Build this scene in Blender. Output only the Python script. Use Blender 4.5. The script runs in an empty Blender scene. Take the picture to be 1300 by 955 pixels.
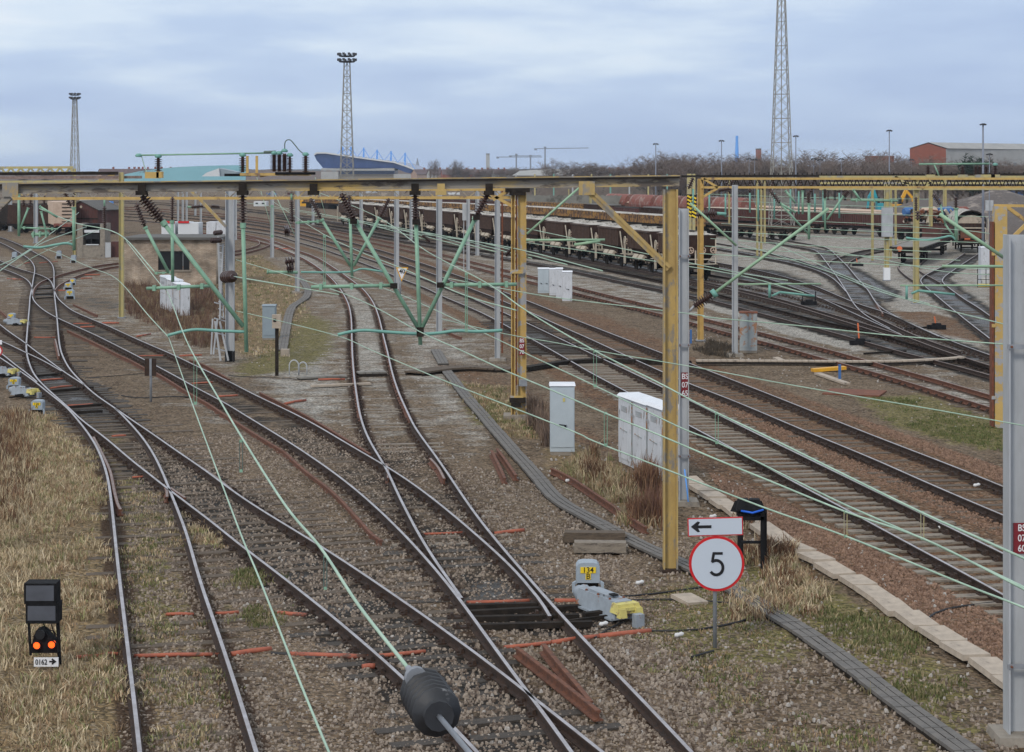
import bpy, math, random
import numpy as np
from mathutils import Vector, Matrix, noise as mnoise
random.seed(7); rng = np.random.default_rng(7)
R = math.radians
sc = bpy.context.scene
col = sc.collection
F, H, YH, CX = 2400.0, 7.5, 218.0, 650.0

# ------------------------------------------------------------------ survey helpers (image survey -> metres on the ground)
def G(px, py, h=0.0):
    Z = F*(H-h)/(py-YH)
    return Vector(((px-CX)*Z/F, Z, h))
def P(px, py, Z):
    return Vector(((px-CX)*Z/F, Z, H-(py-YH)*Z/F))
def ZB(py): return F*H/(py-YH)

def spline(pts, n=8):
    pts = [np.array(p, float) for p in pts]
    if len(pts) < 3: return pts
    out = []
    e = [2*pts[0]-pts[1]]+pts+[2*pts[-1]-pts[-2]]
    for i in range(1, len(e)-2):
        p0, p1, p2, p3 = e[i-1], e[i], e[i+1], e[i+2]
        for k in range(n):
            t = k/n
            out.append(0.5*((2*p1)+(-p0+p2)*t+(2*p0-5*p1+4*p2-p3)*t*t+(-p0+3*p1-3*p2+p3)*t**3))
    out.append(pts[-1])
    return out

def resample(P3, step):
    P3 = np.array(P3, float)
    d = np.r_[0, np.cumsum(np.linalg.norm(np.diff(P3, axis=0), axis=1))]
    n = max(2, int(d[-1]/step)+1)
    s = np.linspace(0, d[-1], n)
    return np.stack([np.interp(s, d, P3[:, k]) for k in range(P3.shape[1])], 1)

def smooth(A, w):
    if w < 1 or len(A) < 5: return A
    out = A.copy()
    n = len(A)
    for i in range(n):
        k = min(w, i, n-1-i)
        out[i] = A[i-k:i+k+1].mean(0)
    return out

def ground_line(px, h=0.0, step=0.7, sm=4):
    w = [G(p[0], p[1], h) for p in spline(px, 6)]
    return smooth(resample(w, step), sm)

# ------------------------------------------------------------------ object helpers
def thing(name, label, cat, loc=(0, 0, 0), group=None, rz=0.0):
    o = bpy.data.objects.new(name, None); col.objects.link(o)
    o.empty_display_size = 0.2
    o.location = loc; o.rotation_euler = (0, 0, rz)
    tag(o, label, cat, group)
    return o
def tag(o, label=None, cat=None, group=None, kind=None):
    if label: o['label'] = label
    if cat: o['category'] = cat
    if group: o['group'] = group
    if kind: o['kind'] = kind
    return o
def root_of(o):
    v = Vector((0, 0, 0))
    while o is not None:
        v = v+Vector(o.location); o = o.parent
    return v
def copy_tree(o, parent=None):
    c = o.copy(); col.objects.link(c)
    if parent is not None:
        c.parent = parent
    for ch in o.children: copy_tree(ch, c)
    return c
ORD = ['first', 'second', 'third', 'fourth', 'fifth', 'sixth', 'seventh', 'eighth', 'ninth', 'tenth', 'eleventh', 'twelfth', 'thirteenth', 'fourteenth', 'fifteenth', 'sixteenth', 'seventeenth', 'eighteenth', 'nineteenth', 'twentieth', 'twenty-first', 'twenty-second', 'twenty-third', 'twenty-fourth', 'twenty-fifth', 'twenty-sixth', 'twenty-seventh', 'twenty-eighth', 'twenty-ninth', 'thirtieth']+['%dth' % i for i in range(31, 90)]

class MB:
    def __init__(s): s.v = []; s.f = []; s.m = []; s.sm = []
    def add(s, vs, fs, mi=0, smooth=False):
        b = len(s.v); s.v.extend([tuple(v) for v in vs])
        for f in fs:
            s.f.append(tuple(b+i for i in f)); s.m.append(mi); s.sm.append(smooth)
        return s
    def box(s, c, size, rz=0.0, mi=0, taper=None, M=None):
        x, y, z = size[0]/2, size[1]/2, size[2]/2
        t = taper or (1, 1)
        vs = [(-x, -y, -z), (x, -y, -z), (x, y, -z), (-x, y, -z), (-x*t[0], -y*t[1], z), (x*t[0], -y*t[1], z), (x*t[0], y*t[1], z), (-x*t[0], y*t[1], z)]
        Mx = Matrix.Translation(c) @ (M if M is not None else Matrix.Rotation(rz, 4, 'Z'))
        return s.add([Mx @ Vector(v) for v in vs], [(0, 3, 2, 1), (4, 5, 6, 7), (0, 1, 5, 4), (1, 2, 6, 5), (2, 3, 7, 6), (3, 0, 4, 7)], mi)
    def bar(s, a, b, w, h=None, mi=0, up=(0, 0, 1)):
        a, b = Vector(a), Vector(b); h = h or w
        d = b-a; L = d.length
        if L < 1e-5: return s
        d.normalize(); u = Vector(up)
        if abs(d.dot(u)) > .98: u = Vector((0, 1, 0)) if abs(d.y) < .9 else Vector((1, 0, 0))
        x = d.cross(u).normalized(); z = x.cross(d).normalized()
        vs = []
        for p in (a, b):
            for i, k in ((-1, -1), (1, -1), (1, 1), (-1, 1)):
                vs.append(p+x*(i*w/2)+z*(k*h/2))
        return s.add(vs, [(0, 1, 2, 3), (7, 6, 5, 4), (0, 4, 5, 1), (1, 5, 6, 2), (2, 6, 7, 3), (3, 7, 4, 0)], mi)
    def tube(s, pts, r, n=8, mi=0, cap=True, radii=None):
        pts = [Vector(p) for p in pts]
        rings = []; vs = []; fs = []
        ref = None
        for i, p in enumerate(pts):
            d = (pts[min(i+1, len(pts)-1)]-pts[max(i-1, 0)])
            if d.length < 1e-7: d = Vector((0, 0, 1))
            d.normalize()
            if ref is None:
                ref = Vector((0, 0, 1)) if abs(d.z) < .9 else Vector((1, 0, 0))
            x = d.cross(ref).normalized(); z = x.cross(d).normalized(); ref = z
            rr = radii[i] if radii else r
            for k in range(n):
                a = 2*math.pi*k/n
                vs.append(p+x*(rr*math.cos(a))+z*(rr*math.sin(a)))
        for i in range(len(pts)-1):
            for k in range(n):
                fs.append((i*n+k, i*n+(k+1) % n, (i+1)*n+(k+1) % n, (i+1)*n+k))
        s.add(vs, fs, mi, n > 5)
        if cap:
            b = len(s.v)-len(vs)
            s.f.append(tuple(b+k for k in reversed(range(n)))); s.m.append(mi); s.sm.append(False)
            s.f.append(tuple(b+(len(pts)-1)*n+k for k in range(n))); s.m.append(mi); s.sm.append(False)
        return s
    def lathe(s, a, b, prof, n=12, mi=0):
        """profile (t,r) along a->b, t in 0..1"""
        a, b = Vector(a), Vector(b)
        pts = [a+(b-a)*t for t, r in prof]
        d = (b-a).normalized(); ref = Vector((0, 0, 1)) if abs(d.z) < .9 else Vector((1, 0, 0))
        x = d.cross(ref).normalized(); z = x.cross(d).normalized()
        vs = []; fs = []
        for p, (t, r) in zip(pts, prof):
            for k in range(n):
                an = 2*math.pi*k/n
                vs.append(p+x*(r*math.cos(an))+z*(r*math.sin(an)))
        for i in range(len(prof)-1):
            for k in range(n):
                fs.append((i*n+k, i*n+(k+1) % n, (i+1)*n+(k+1) % n, (i+1)*n+k))
        s.add(vs, fs, mi, True)
        s.add(vs[:n], [tuple(reversed(range(n)))], mi, False)
        return s.add(vs[-n:], [tuple(range(n))], mi, False)
    def insul(s, a, b, r, n=8, mi=0, core=.38):
        L = (Vector(b)-Vector(a)).length
        prof = [(0, r*core)]
        for i in range(n):
            t0 = .06+.88*i/n; dt = .88/n
            prof += [(t0, r*core), (t0+dt*.35, r), (t0+dt*.5, r*.97), (t0+dt*.62, r*core)]
        prof += [(1, r*core)]
        return s.lathe(a, b, prof, 12, mi)
    def prism(s, poly, z0, z1, mi=0, M=None):
        """poly: xy list extruded z0..z1"""
        n = len(poly)
        vs = [Vector((p[0], p[1], z0)) for p in poly]+[Vector((p[0], p[1], z1)) for p in poly]
        if M is not None: vs = [M @ v for v in vs]
        fs = [tuple(reversed(range(n))), tuple(range(n, 2*n))]+[(i, (i+1) % n, n+(i+1) % n, n+i) for i in range(n)]
        return s.add(vs, fs, mi)
    def extrude(s, poly, a, b, mi=0, up=(0, 0, 1), caps=True):
        """2-D section poly (x sideways, z up) swept a->b"""
        return s.sweep([a, b], poly, [mi]*len(poly), caps=caps)
    def sweep(s, path, poly, mis, caps=True, closed=True):
        path = [Vector(p) for p in path]; n = len(poly); vs = []
        for i, p in enumerate(path):
            d = path[min(i+1, len(path)-1)]-path[max(i-1, 0)]; d.z = 0 if abs(d.z) < d.length*.9 else d.z
            d.normalize()
            x = Vector((d.y, -d.x, 0)).normalized()
            for q in poly: vs.append(p+x*q[0]+Vector((0, 0, q[1])))
        b = len(s.v); s.v.extend([tuple(v) for v in vs])
        for i in range(len(path)-1):
            for k in range(n if closed else n-1):
                k2 = (k+1) % n
                s.f.append((b+i*n+k, b+(i+1)*n+k, b+(i+1)*n+k2, b+i*n+k2)); s.m.append(mis[k]); s.sm.append(False)
        if caps and closed:
            s.f.append(tuple(b+k for k in range(n))); s.m.append(mis[0]); s.sm.append(False)
            s.f.append(tuple(b+(len(path)-1)*n+k for k in reversed(range(n)))); s.m.append(mis[0]); s.sm.append(False)
        return s
    def mesh(s, name, mats, off=None):
        me = bpy.data.meshes.new(name)
        V = s.v if off is None else [(v[0]-off[0], v[1]-off[1], v[2]-off[2]) for v in s.v]
        me.from_pydata(V, [], s.f)
        for m in (mats if isinstance(mats, (list, tuple)) else [mats]): me.materials.append(m)
        me.polygons.foreach_set('material_index', s.m)
        me.polygons.foreach_set('use_smooth', s.sm)
        me.update()
        return me
    def build(s, name, mats, parent=None, local=False):
        """geometry given in world coordinates unless local=True (then in the thing's own frame)"""
        off = None
        if parent is not None and not local: off = root_of(parent)
        if parent is None and not local and s.v:
            A = np.array(s.v); off = Vector((float((A[:, 0].min()+A[:, 0].max())/2), float((A[:, 1].min()+A[:, 1].max())/2), float(A[:, 2].min())))
        o = bpy.data.objects.new(name, s.mesh(name, mats, off)); col.objects.link(o)
        if parent is not None: o.parent = parent
        elif off is not None: o.location = off
        return o

def text_mesh(txt, size, depth=.002, align='CENTER'):
    cu = bpy.data.curves.new('lettering', 'FONT'); cu.body = txt; cu.size = 1.0; cu.extrude = depth/size; cu.offset = .012
    cu.align_x = align; cu.align_y = 'CENTER'; cu.space_line = .8; cu.resolution_u = 6
    o = bpy.data.objects.new('lettering', cu); col.objects.link(o)
    bpy.context.view_layer.update()
    me = bpy.data.meshes.new_from_object(o.evaluated_get(bpy.context.evaluated_depsgraph_get()))
    bpy.data.objects.remove(o); bpy.data.curves.remove(cu)
    me.transform(Matrix.Scale(size, 4))
    return me
def lettering(txt, size, loc, parent, material, rz=0.0, tilt=0.0, sx=1.0):
    me = text_mesh(txt, size); me.name = 'lettering'
    me.materials.clear(); me.materials.append(material)
    o = bpy.data.objects.new('lettering', me); col.objects.link(o)
    o.parent = parent
    o.location = Vector(loc)-root_of(parent)
    o.rotation_euler = (R(90)+tilt, 0, rz); o.scale = (sx, 1, 1)
    return o

# ------------------------------------------------------------------ materials
def nodes_of(m):
    m.use_nodes = True
    return m.node_tree.nodes, m.node_tree.links
def mk(name, c1, c2=None, scale=6.0, rough=.7, metal=0.0, bump=0.0, c3=None, c3amt=.45, bscale=None, detail=6, spec=None, coords='Object', stretch=None, c3scale=None, lo=.35, hi=.65):
    m = bpy.data.materials.new(name); N, L = nodes_of(m)
    b = N['Principled BSDF']
    b.inputs['Roughness'].default_value = rough; b.inputs['Metallic'].default_value = metal
    if spec is not None: b.inputs['Specular IOR Level'].default_value = spec
    b.inputs['Base Color'].default_value = (*c1, 1)
    if c2 is None and not bump: return m
    tc = N.new('ShaderNodeTexCoord'); mp = N.new('ShaderNodeMapping')
    if stretch: mp.inputs['Scale'].default_value = stretch
    L.new(tc.outputs[coords], mp.inputs['Vector'])
    no = N.new('ShaderNodeTexNoise'); no.inputs['Scale'].default_value = scale; no.inputs['Detail'].default_value = detail; no.inputs['Roughness'].default_value = .65
    L.new(mp.outputs[0], no.inputs['Vector'])
    last = None
    if c2 is not None:
        rp = N.new('ShaderNodeMapRange'); rp.inputs['From Min'].default_value = lo; rp.inputs['From Max'].default_value = hi
        L.new(no.outputs['Fac'], rp.inputs['Value'])
        mx = N.new('ShaderNodeMix'); mx.data_type = 'RGBA'
        mx.inputs[6].default_value = (*c1, 1); mx.inputs[7].default_value = (*c2, 1)
        L.new(rp.outputs[0], mx.inputs[0]); last = mx.outputs[2]
    if c3 is not None:
        n3 = N.new('ShaderNodeTexNoise'); n3.inputs['Scale'].default_value = c3scale or scale*.45; n3.inputs['Detail'].default_value = 8; n3.inputs['Roughness'].default_value = .7
        L.new(mp.outputs[0], n3.inputs['Vector'])
        r3 = N.new('ShaderNodeMapRange'); r3.inputs['From Min'].default_value = 1-c3amt-.03; r3.inputs['From Max'].default_value = 1-c3amt+.03
        L.new(n3.outputs['Fac'], r3.inputs['Value'])
        m3 = N.new('ShaderNodeMix'); m3.data_type = 'RGBA'; m3.inputs[7].default_value = (*c3, 1)
        L.new(r3.outputs[0], m3.inputs[0]); L.new(last, m3.inputs[6]); last = m3.outputs[2]
    if last is not None: L.new(last, b.inputs['Base Color'])
    if bump:
        bn = N.new('ShaderNodeTexNoise'); bn.inputs['Scale'].default_value = bscale or scale*4; bn.inputs['Detail'].default_value = 4
        L.new(mp.outputs[0], bn.inputs['Vector'])
        bp = N.new('ShaderNodeBump'); bp.inputs['Strength'].default_value = bump; bp.inputs['Distance'].default_value = .02
        L.new(bn.outputs['Fac'], bp.inputs['Height']); L.new(bp.outputs[0], b.inputs['Normal'])
    return m
M = {}
def mm(k, *a, **kw): M[k] = mk(k, *a, **kw)
mm('rib_brown', (.105, .062, .046), (.065, .04, .03), scale=4, rough=.85)
mm('rail_side', (.05, .026, .016), (.022, .014, .011), scale=9, rough=.9, bump=.3)
mm('rail_rusty', (.18, .07, .038), (.085, .038, .025), scale=9, rough=.9, bump=.3)
mm('rail_shine', (.50, .48, .50), (.34, .31, .31), scale=3, rough=.4, metal=.7)
mm('rail_dull', (.30, .22, .19), (.16, .11, .09), scale=4, rough=.5, metal=.5)
mm('timber', (.075, .056, .04), (.14, .105, .075), scale=7, rough=.9, bump=.5, stretch=(1, 6, 6), c3=(.035, .028, .024), c3amt=.4)
mm('timber_pale', (.175, .145, .115), (.29, .25, .20), scale=7, rough=.9, bump=.5, stretch=(1, 6, 6), c3=(.06, .05, .045), c3amt=.42)
mm('timber_oily', (.028, .023, .019), (.07, .055, .042), scale=7, rough=.8, bump=.5, stretch=(1, 6, 6))
mm('chair_iron', (.055, .028, .017), (.022, .015, .012), scale=18, rough=.9)
mm('rust', (.20, .065, .03), (.11, .04, .022), scale=8, rough=.85, bump=.4, c3=(.28, .12, .06), c3amt=.35)
mm('galv', (.47, .49, .51), (.37, .385, .40), scale=2.2, rough=.55, metal=.15, bump=.08, c3=(.27, .265, .26), c3amt=.41, stretch=(1, 1, .35))
mm('galv_dark', (.30, .32, .35), (.22, .23, .25), scale=5, rough=.6, metal=.2)
mm('yellow_paint', (.50, .355, .125), (.36, .25, .095), scale=3, rough=.65, bump=.15, c3=(.24, .22, .19), c3amt=.46, c3scale=2.2, stretch=(1, 1, .5))
mm('yellow_clean', (.57, .38, .12), (.44, .29, .095), scale=3, rough=.65, bump=.1, c3=(.22, .14, .08), c3amt=.39, c3scale=3)
mm('yellow_patchy', (.54, .37, .12), (.44, .30, .10), scale=2, rough=.6, c3=(.33, .34, .36), c3amt=.47, c3scale=2.4)
mm('yellow_faded', (.50, .42, .17), (.38, .34, .19), scale=3, rough=.7, c3=(.30, .29, .26), c3amt=.42)
mm('beam_grey', (.27, .245, .21), (.48, .34, .12), scale=1.1, rough=.7, bump=.2, c3=(.11, .09, .075), c3amt=.43, c3scale=2.5, stretch=(.5, 1, 2), lo=.49, hi=.62)
mm('mint', (.24, .42, .29), (.17, .31, .22), scale=5, rough=.5)
mm('mint_pale', (.30, .46, .29), (.25, .39, .26), scale=5, rough=.5)
mm('teal', (.17, .38, .31), (.13, .31, .27), scale=4, rough=.5)
mm('wire', (.42, .57, .44), (.28, .41, .31), scale=2, rough=.5)
mm('dark_wire', (.09, .13, .11), None, rough=.6)
mm('ceramic', (.035, .018, .016), (.06, .028, .022), scale=9, rough=.3)
mm('black', (.008, .008, .009), (.018, .018, .02), scale=8, rough=.7, spec=.08)
mm('grime_and_shade', (.014, .012, .011), (.035, .027, .021), scale=6, rough=.85, spec=.15)  # grimy dark surfaces, and the painted shade strip on the front beam
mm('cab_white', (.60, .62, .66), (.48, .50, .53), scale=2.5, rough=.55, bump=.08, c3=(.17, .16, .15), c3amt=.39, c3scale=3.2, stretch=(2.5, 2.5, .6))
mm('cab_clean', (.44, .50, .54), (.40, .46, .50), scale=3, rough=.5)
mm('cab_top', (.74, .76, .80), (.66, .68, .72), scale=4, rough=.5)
mm('cab_grey', (.25, .31, .35), (.22, .27, .31), scale=3, rough=.6)
mm('cab_rusty', (.36, .38, .38), (.27, .31, .33), scale=3, rough=.6, c3=(.33, .17, .09), c3amt=.45, c3scale=2.2)
mm('concrete', (.29, .255, .21), (.20, .175, .145), scale=4, rough=.9, bump=.3, c3=(.1, .095, .09), c3amt=.38)
mm('slab', (.46, .385, .305), (.34, .285, .23), scale=5, rough=.9, bump=.4, c3=(.18, .155, .13), c3amt=.36)
mm('trough', (.165, .15, .135), (.115, .108, .10), scale=6, rough=.85, bump=.3, c3=(.2, .19, .18), c3amt=.33)
mm('sign_face', (.53, .59, .67), None, rough=.45)
mm('sign_white', (.75, .76, .78), None, rough=.5)
mm('sign_red', (.55, .012, .016), None, rough=.45)
mm('sign_black', (.006, .006, .008), None, rough=.5)
mm('sign_yellow', (.82, .58, .02), None, rough=.5)
mm('plate_red', (.20, .012, .02), None, rough=.5)
mm('machine', (.30, .34, .385), (.24, .27, .30), scale=6, rough=.6, c3=(.26, .12, .06), c3amt=.37, c3scale=5)
mm('machine_hood', (.33, .39, .45), (.29, .34, .39), scale=6, rough=.6)
mm('machine_yellow', (.62, .55, .17), (.5, .43, .14), scale=6, rough=.7, bump=.2, c3=(.28, .2, .12), c3amt=.43, c3scale=9)
mm('duct', (.42, .115, .06), (.27, .08, .05), scale=6, rough=.7, c3=(.10, .055, .04), c3amt=.44, c3scale=2.5)
mm('orange_paint', (.70, .16, .05), None, rough=.5)
mm('wagon_brown', (.034, .019, .015), (.06, .034, .025), scale=3.5, rough=.9, spec=.15, c3=(.11, .075, .055), c3amt=.33, stretch=(1, 1, .4))
mm('wagon_maroon', (.10, .034, .028), (.065, .03, .025), scale=2, rough=.85, c3=(.17, .11, .09), c3amt=.35)
mm('wagon_red', (.22, .06, .045), (.19, .08, .06), scale=1.2, rough=.9, c3=(.27, .19, .165), c3amt=.45, c3scale=.7)
mm('wagon_yellow', (.38, .22, .06), (.25, .13, .045), scale=1.6, rough=.8, c3=(.09, .05, .035), c3amt=.5, c3scale=2.4)
mm('dust_roof', (.50, .47, .42), (.33, .31, .28), scale=2.2, rough=.95, c3=(.10, .09, .08), c3amt=.44)
mm('cream', (.56, .43, .33), (.46, .34, .26), scale=3, rough=.8)
mm('pale_iron', (.52, .47, .38), (.4, .33, .25), scale=6, rough=.8)
mm('brick_red', (.28, .085, .05), (.22, .07, .045), scale=.7, rough=.9)
mm('plank_deck', (.24, .225, .2), (.16, .15, .135), scale=3, rough=.9, c3=(.06, .055, .05), c3amt=.36)
mm('roof_grey', (.36, .35, .33), (.29, .285, .275), scale=.25, rough=.9)
mm('roof_felt', (.12, .115, .105), (.085, .08, .075), scale=1, rough=.9)
mm('wall_pale', (.40, .40, .39), (.34, .34, .33), scale=.4, rough=.9)
mm('white_wall', (.6, .62, .64), None, rough=.8)
mm('teal_roof', (.12, .29, .32), (.10, .25, .28), scale=.05, rough=.7)
mm('glass_dark', (.012, .035, .13), (.03, .07, .22), scale=.12, rough=.25)
mm('glass_black', (.006, .006, .007), None, rough=.3)
mm('sky_blue', (.12, .36, .85), None, rough=.6)
mm('blue', (.035, .11, .30), (.05, .15, .36), scale=2, rough=.6)
mm('blue_strap', (.01, .12, .65), None, rough=.5)
mm('teal_box', (.02, .32, .38), (.03, .27, .33), scale=2, rough=.6)
mm('green_box', (.02, .38, .13), None, rough=.6)
mm('orange_box', (.58, .24, .06), (.5, .2, .06), scale=2, rough=.6)
mm('digger_yellow', (.75, .38, .01), (.6, .3, .02), scale=4, rough=.5)
mm('crane_steel', (.20, .22, .27), None, rough=.7)
mm('tower_steel', (.30, .29, .26), (.22, .215, .2), scale=1, rough=.7)
mm('lamp_dark', (.035, .035, .04), None, rough=.6)
mm('shade', (.10, .108, .13), (.07, .075, .09), scale=3, rough=.35)
mm('old_ceramic', (.028, .03, .034), (.018, .018, .02), scale=14, rough=.55, c3=(.16, .16, .16), c3amt=.33)
mm('twig', (.23, .18, .155), (.16, .12, .105), scale=1, rough=.95)
mm('twig_pale', (.27, .22, .19), (.2, .16, .14), scale=1, rough=.95)
mm('bark', (.09, .075, .062), None, rough=.95)
mm('evergreen', (.02, .035, .018), (.035, .055, .028), scale=2, rough=.9)
mm('gravel', (.125, .105, .095), (.085, .072, .066), scale=3, rough=.97, bump=.8, bscale=14, c3=(.26, .22, .19), c3amt=.4, c3scale=.3)
mm('skirt_hill', (.085, .09, .10), (.065, .07, .075), scale=.02, rough=1)
mm('house_wall', (.30, .17, .13), (.42, .36, .3), scale=.01, rough=.9)
mm('tile_roof', (.13, .08, .075), (.1, .08, .085), scale=.02, rough=.9)
mm('cable', (.012, .012, .014), None, rough=.6)
mm('litter_white', (.6, .6, .6), None, rough=.5)

def brick_mat():
    m = bpy.data.materials.new('brick_tan'); N, L = nodes_of(m); b = N['Principled BSDF']; b.inputs['Roughness'].default_value = .9
    tc = N.new('ShaderNodeTexCoord'); mp = N.new('ShaderNodeMapping'); mp.inputs['Rotation'].default_value = (R(90), 0, 0)
    L.new(tc.outputs['Object'], mp.inputs[0])
    br = N.new('ShaderNodeTexBrick'); br.inputs['Scale'].default_value = 1.0
    br.inputs['Brick Width'].default_value = .23; br.inputs['Row Height'].default_value = .075; br.inputs['Mortar Size'].default_value = .008
    br.inputs['Color1'].default_value = (.32, .24, .17, 1); br.inputs['Color2'].default_value = (.42, .34, .26, 1); br.inputs['Mortar'].default_value = (.2, .18, .16, 1)
    L.new(mp.outputs[0], br.inputs['Vector'])
    no = N.new('ShaderNodeTexNoise'); no.inputs['Scale'].default_value = 1.1; no.inputs['Detail'].default_value = 6
    L.new(tc.outputs['Object'], no.inputs['Vector'])
    mr = N.new('ShaderNodeMapRange'); mr.inputs[3].default_value = .45; mr.inputs[4].default_value = 1.35; mr.inputs[1].default_value = .3; mr.inputs[2].default_value = .7
    L.new(no.outputs[0], mr.inputs[0])
    mx = N.new('ShaderNodeMix'); mx.data_type = 'RGBA'; mx.blend_type = 'MULTIPLY'; mx.inputs[0].default_value = 1
    L.new(br.outputs[0], mx.inputs[6]); L.new(mr.outputs[0], mx.inputs[7]); L.new(mx.outputs[2], b.inputs['Base Color'])
    return m
M['brick_tan'] = brick_mat()
def emis(name, c, s):
    m = bpy.data.materials.new(name); N, L = nodes_of(m); b = N['Principled BSDF']
    b.inputs['Base Color'].default_value = (*c, 1); b.inputs['Emission Color'].default_value = (*c, 1); b.inputs['Emission Strength'].default_value = s
    return m
M['red_lamp'] = emis('red_lamp', (1.0, .10, .01), 1.6)
def blade_mat():
    m = bpy.data.materials.new('blades'); N, L = nodes_of(m); b = N['Principled BSDF']; b.inputs['Roughness'].default_value = .8
    b.inputs['Specular IOR Level'].default_value = .2
    a = N.new('ShaderNodeAttribute'); a.attribute_name = 'tint'; L.new(a.outputs['Color'], b.inputs['Base Color'])
    return m
M['blades'] = blade_mat()
# ------------------------------------------------------------------ rails, surveyed rail by rail
RA1 = [(-55,420),(-25,439),(0,454),(15,464),(31.4,475.4),(44,484),(54,492.4),(68,504),(80.8,513),(95,528.6),(107.4,544),(119.7,561),(130,583.7),(137,606),(142,643),(147,692),(151,730),(157,779),(167,864),(172,905),(178,958),(183,1010)]
RA2 = [(146,518.5),(150,521.4),(164.6,536.8),(181,555),(193.2,573.5),(203.4,592),(209.5,608),(215.6,622.5),(223.8,643),(232,663.4),(241,690),(252,732.6),(267,775),(279,810),(297,864),(310,905),(326,958),(343,1010)]
R1 = [(-40,292),(-18,300),(3.8,309.4),(15,315),(27.6,322.6),(37.7,329.5),(43,337),(44,344),(42,355.3),(40.8,364),(38.3,375.4),(37.4,388),(36.3,400.6),(35.2,413),(34.2,425),(33.3,437.7),(33.7,446.5),(35.2,455.3),(39,466.6),(44,476.7),(51.5,485.5),(60.3,493.6),(70,503),(83,513.3),(105,534.7),(132,554),(162.5,580.7),(187,600),(207.5,615.4),(224,629.7),(252.4,649),(284,675),(314.7,699.5),(337,716),(361.7,734),(390,756.7),(421,782),(451.6,805.7),(476,828),(496.5,846.6),(511,860),(540,886),(572,918),(610,958),(655,1010)]
R2 = [(-12,297),(14,306),(36.5,316.3),(47.8,322.6),(57.8,327.7),(65.4,334.6),(68.3,342.7),(68.5,352.8),(68.9,370.4),(70.4,385.5),(72.3,403),(73.5,418),(74.8,431.4),(76.7,444),(81,455.3),(88,468),(96.8,478),(106.8,488),(117,498),(130.7,508),(148.3,519.4),(170.7,535.7),(193.2,550),(219.7,569.4),(252.4,591),(281,612.3),(300,626.6),(320.8,641),(361.7,665.4),(398.5,688),(449.5,720),(484.2,744.4),(515,765),(540,783),(560,796),(590,818),(626,846),(650,864),(690,895),(740,935),(772,960),(840,1015)]
S1 = [(-60,372),(-28,391),(0,412),(12.6,422),(31.4,434.6),(37.7,440),(50.3,449.3),(65.4,460),(78,469.8),(94.3,480.4),(106.8,488.6)]
S2 = [(-60,411),(-25,424),(2.5,433.3),(12.6,437.7),(31.4,447),(50.3,455.3),(65,463.5),(78,471)]
SD = [(-60,408),(-25,432),(2.5,449),(12.6,457.8),(25,467),(36.5,475.4),(47,485)]
U1 = [(-60,305),(-28,319),(1,331.4),(15,337.7),(29,342.7),(42.7,346.5),(54,350.3),(62.8,355.3),(66.6,361),(69,369),(73,378),(80.4,385.5),(93,395),(106.8,401),(123,408),(138,414),(162.6,425.5),(190.3,437.7),(215.4,448.4),(240.5,460.3),(265.7,472.5),(288.3,483),(320.8,500),(361.7,519.4),(394.4,535.7),(433,558.5),(463.8,576.6),(488.3,590.6),(504.7,600.5),(524.5,614),(557,638.5),(587.8,664),(622.5,694.5),(630,701),(656,725),(680,753),(698,782)]
U2 = [(-60,315),(-25,330),(0,340),(13.8,345),(27.7,351),(36.5,357.2),(40.4,365),(41,376),(44,383),(51.5,390.5),(60.3,396.8),(71.6,403),(85.5,409.4),(108,419.4),(120.7,425),(140.8,435),(162.6,446),(184,457),(205.4,468),(233,483),(259.4,498),(280,508),(316.8,530.6),(355.6,554),(394.4,579.2),(431,605),(463.8,631.5),(494.5,659.8),(525,691),(545,713),(560,731),(586,763),(608,794),(632,829),(660,865),(690,905),(728,958),(765,1010)]
V1 = [(240,293),(280,298),(310,302.5),(342.7,310),(369,320.4),(388.4,329.6),(406,341),(422.5,355),(435,371.5),(443,388),(446,406),(446.6,426.6),(447.5,453),(450,482),(452.6,500),(455.6,520.4),(461.8,543),(472,565),(488.3,590.5),(498.5,612.3),(510.8,639),(525,665.4),(540,694),(550,708),(564,728),(586,759)]
V2 = [(240,287),(275,292),(310,297.5),(340,304),(362,311),(377.6,317.4),(402,326.5),(422.5,338.8),(443,353),(461.3,367.4),(473.6,383.7),(480.8,402),(485.8,422.5),(492,447),(498,473.6),(506.7,500),(515,518),(526.5,542.5),(543,565),(561,590),(579.7,618),(598,645),(614.4,667),(626.6,682),(648,707),(672,735),(700,766),(730,800),(760,832),(792,864),(815,887),(850,925),(880,957),(930,1010)]
W1 = [(41.2,376),(42.5,368),(46,362.5),(53,357),(60,354.3),(69,351),(83,346.5),(100.5,342),(113,339.2),(125.7,336.5),(149.6,333.5),(200,329),(250,324.5),(290,319.5),(312,316),(325,312.5),(329.6,308.7),(327,305),(318,302),(300,299)]
W2 = [(69,369),(71.5,365.5),(75.4,361.5),(85.5,356),(98,350),(113,345),(127,341.5),(149.6,337.5),(200,333),(250,328.5),(300,322.5),(323,317.5),(334.8,314),(342.7,310),(342,306),(333.5,303),(315,300)]
M1a = [(-60,268),(60,273.5),(160,279),(230,284.5),(300,291.5),(349.4,299),(379.6,307.5),(411.6,316.6),(445.6,328.4),(483.3,342.5),(513.5,355.3),(540,365.4),(562.6,376.2),(611.6,397),(651,418),(670,427.6),(715.4,453),(757,477),(792.7,495.6),(876,540.5),(909,558),(963.7,587.2),(999.5,607.5),(1060,639),(1094,657.5),(1135.4,680.2),(1177,702),(1216.5,723.5),(1246.7,739.5),(1275,755.5),(1310,775),(1380,814)]
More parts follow.
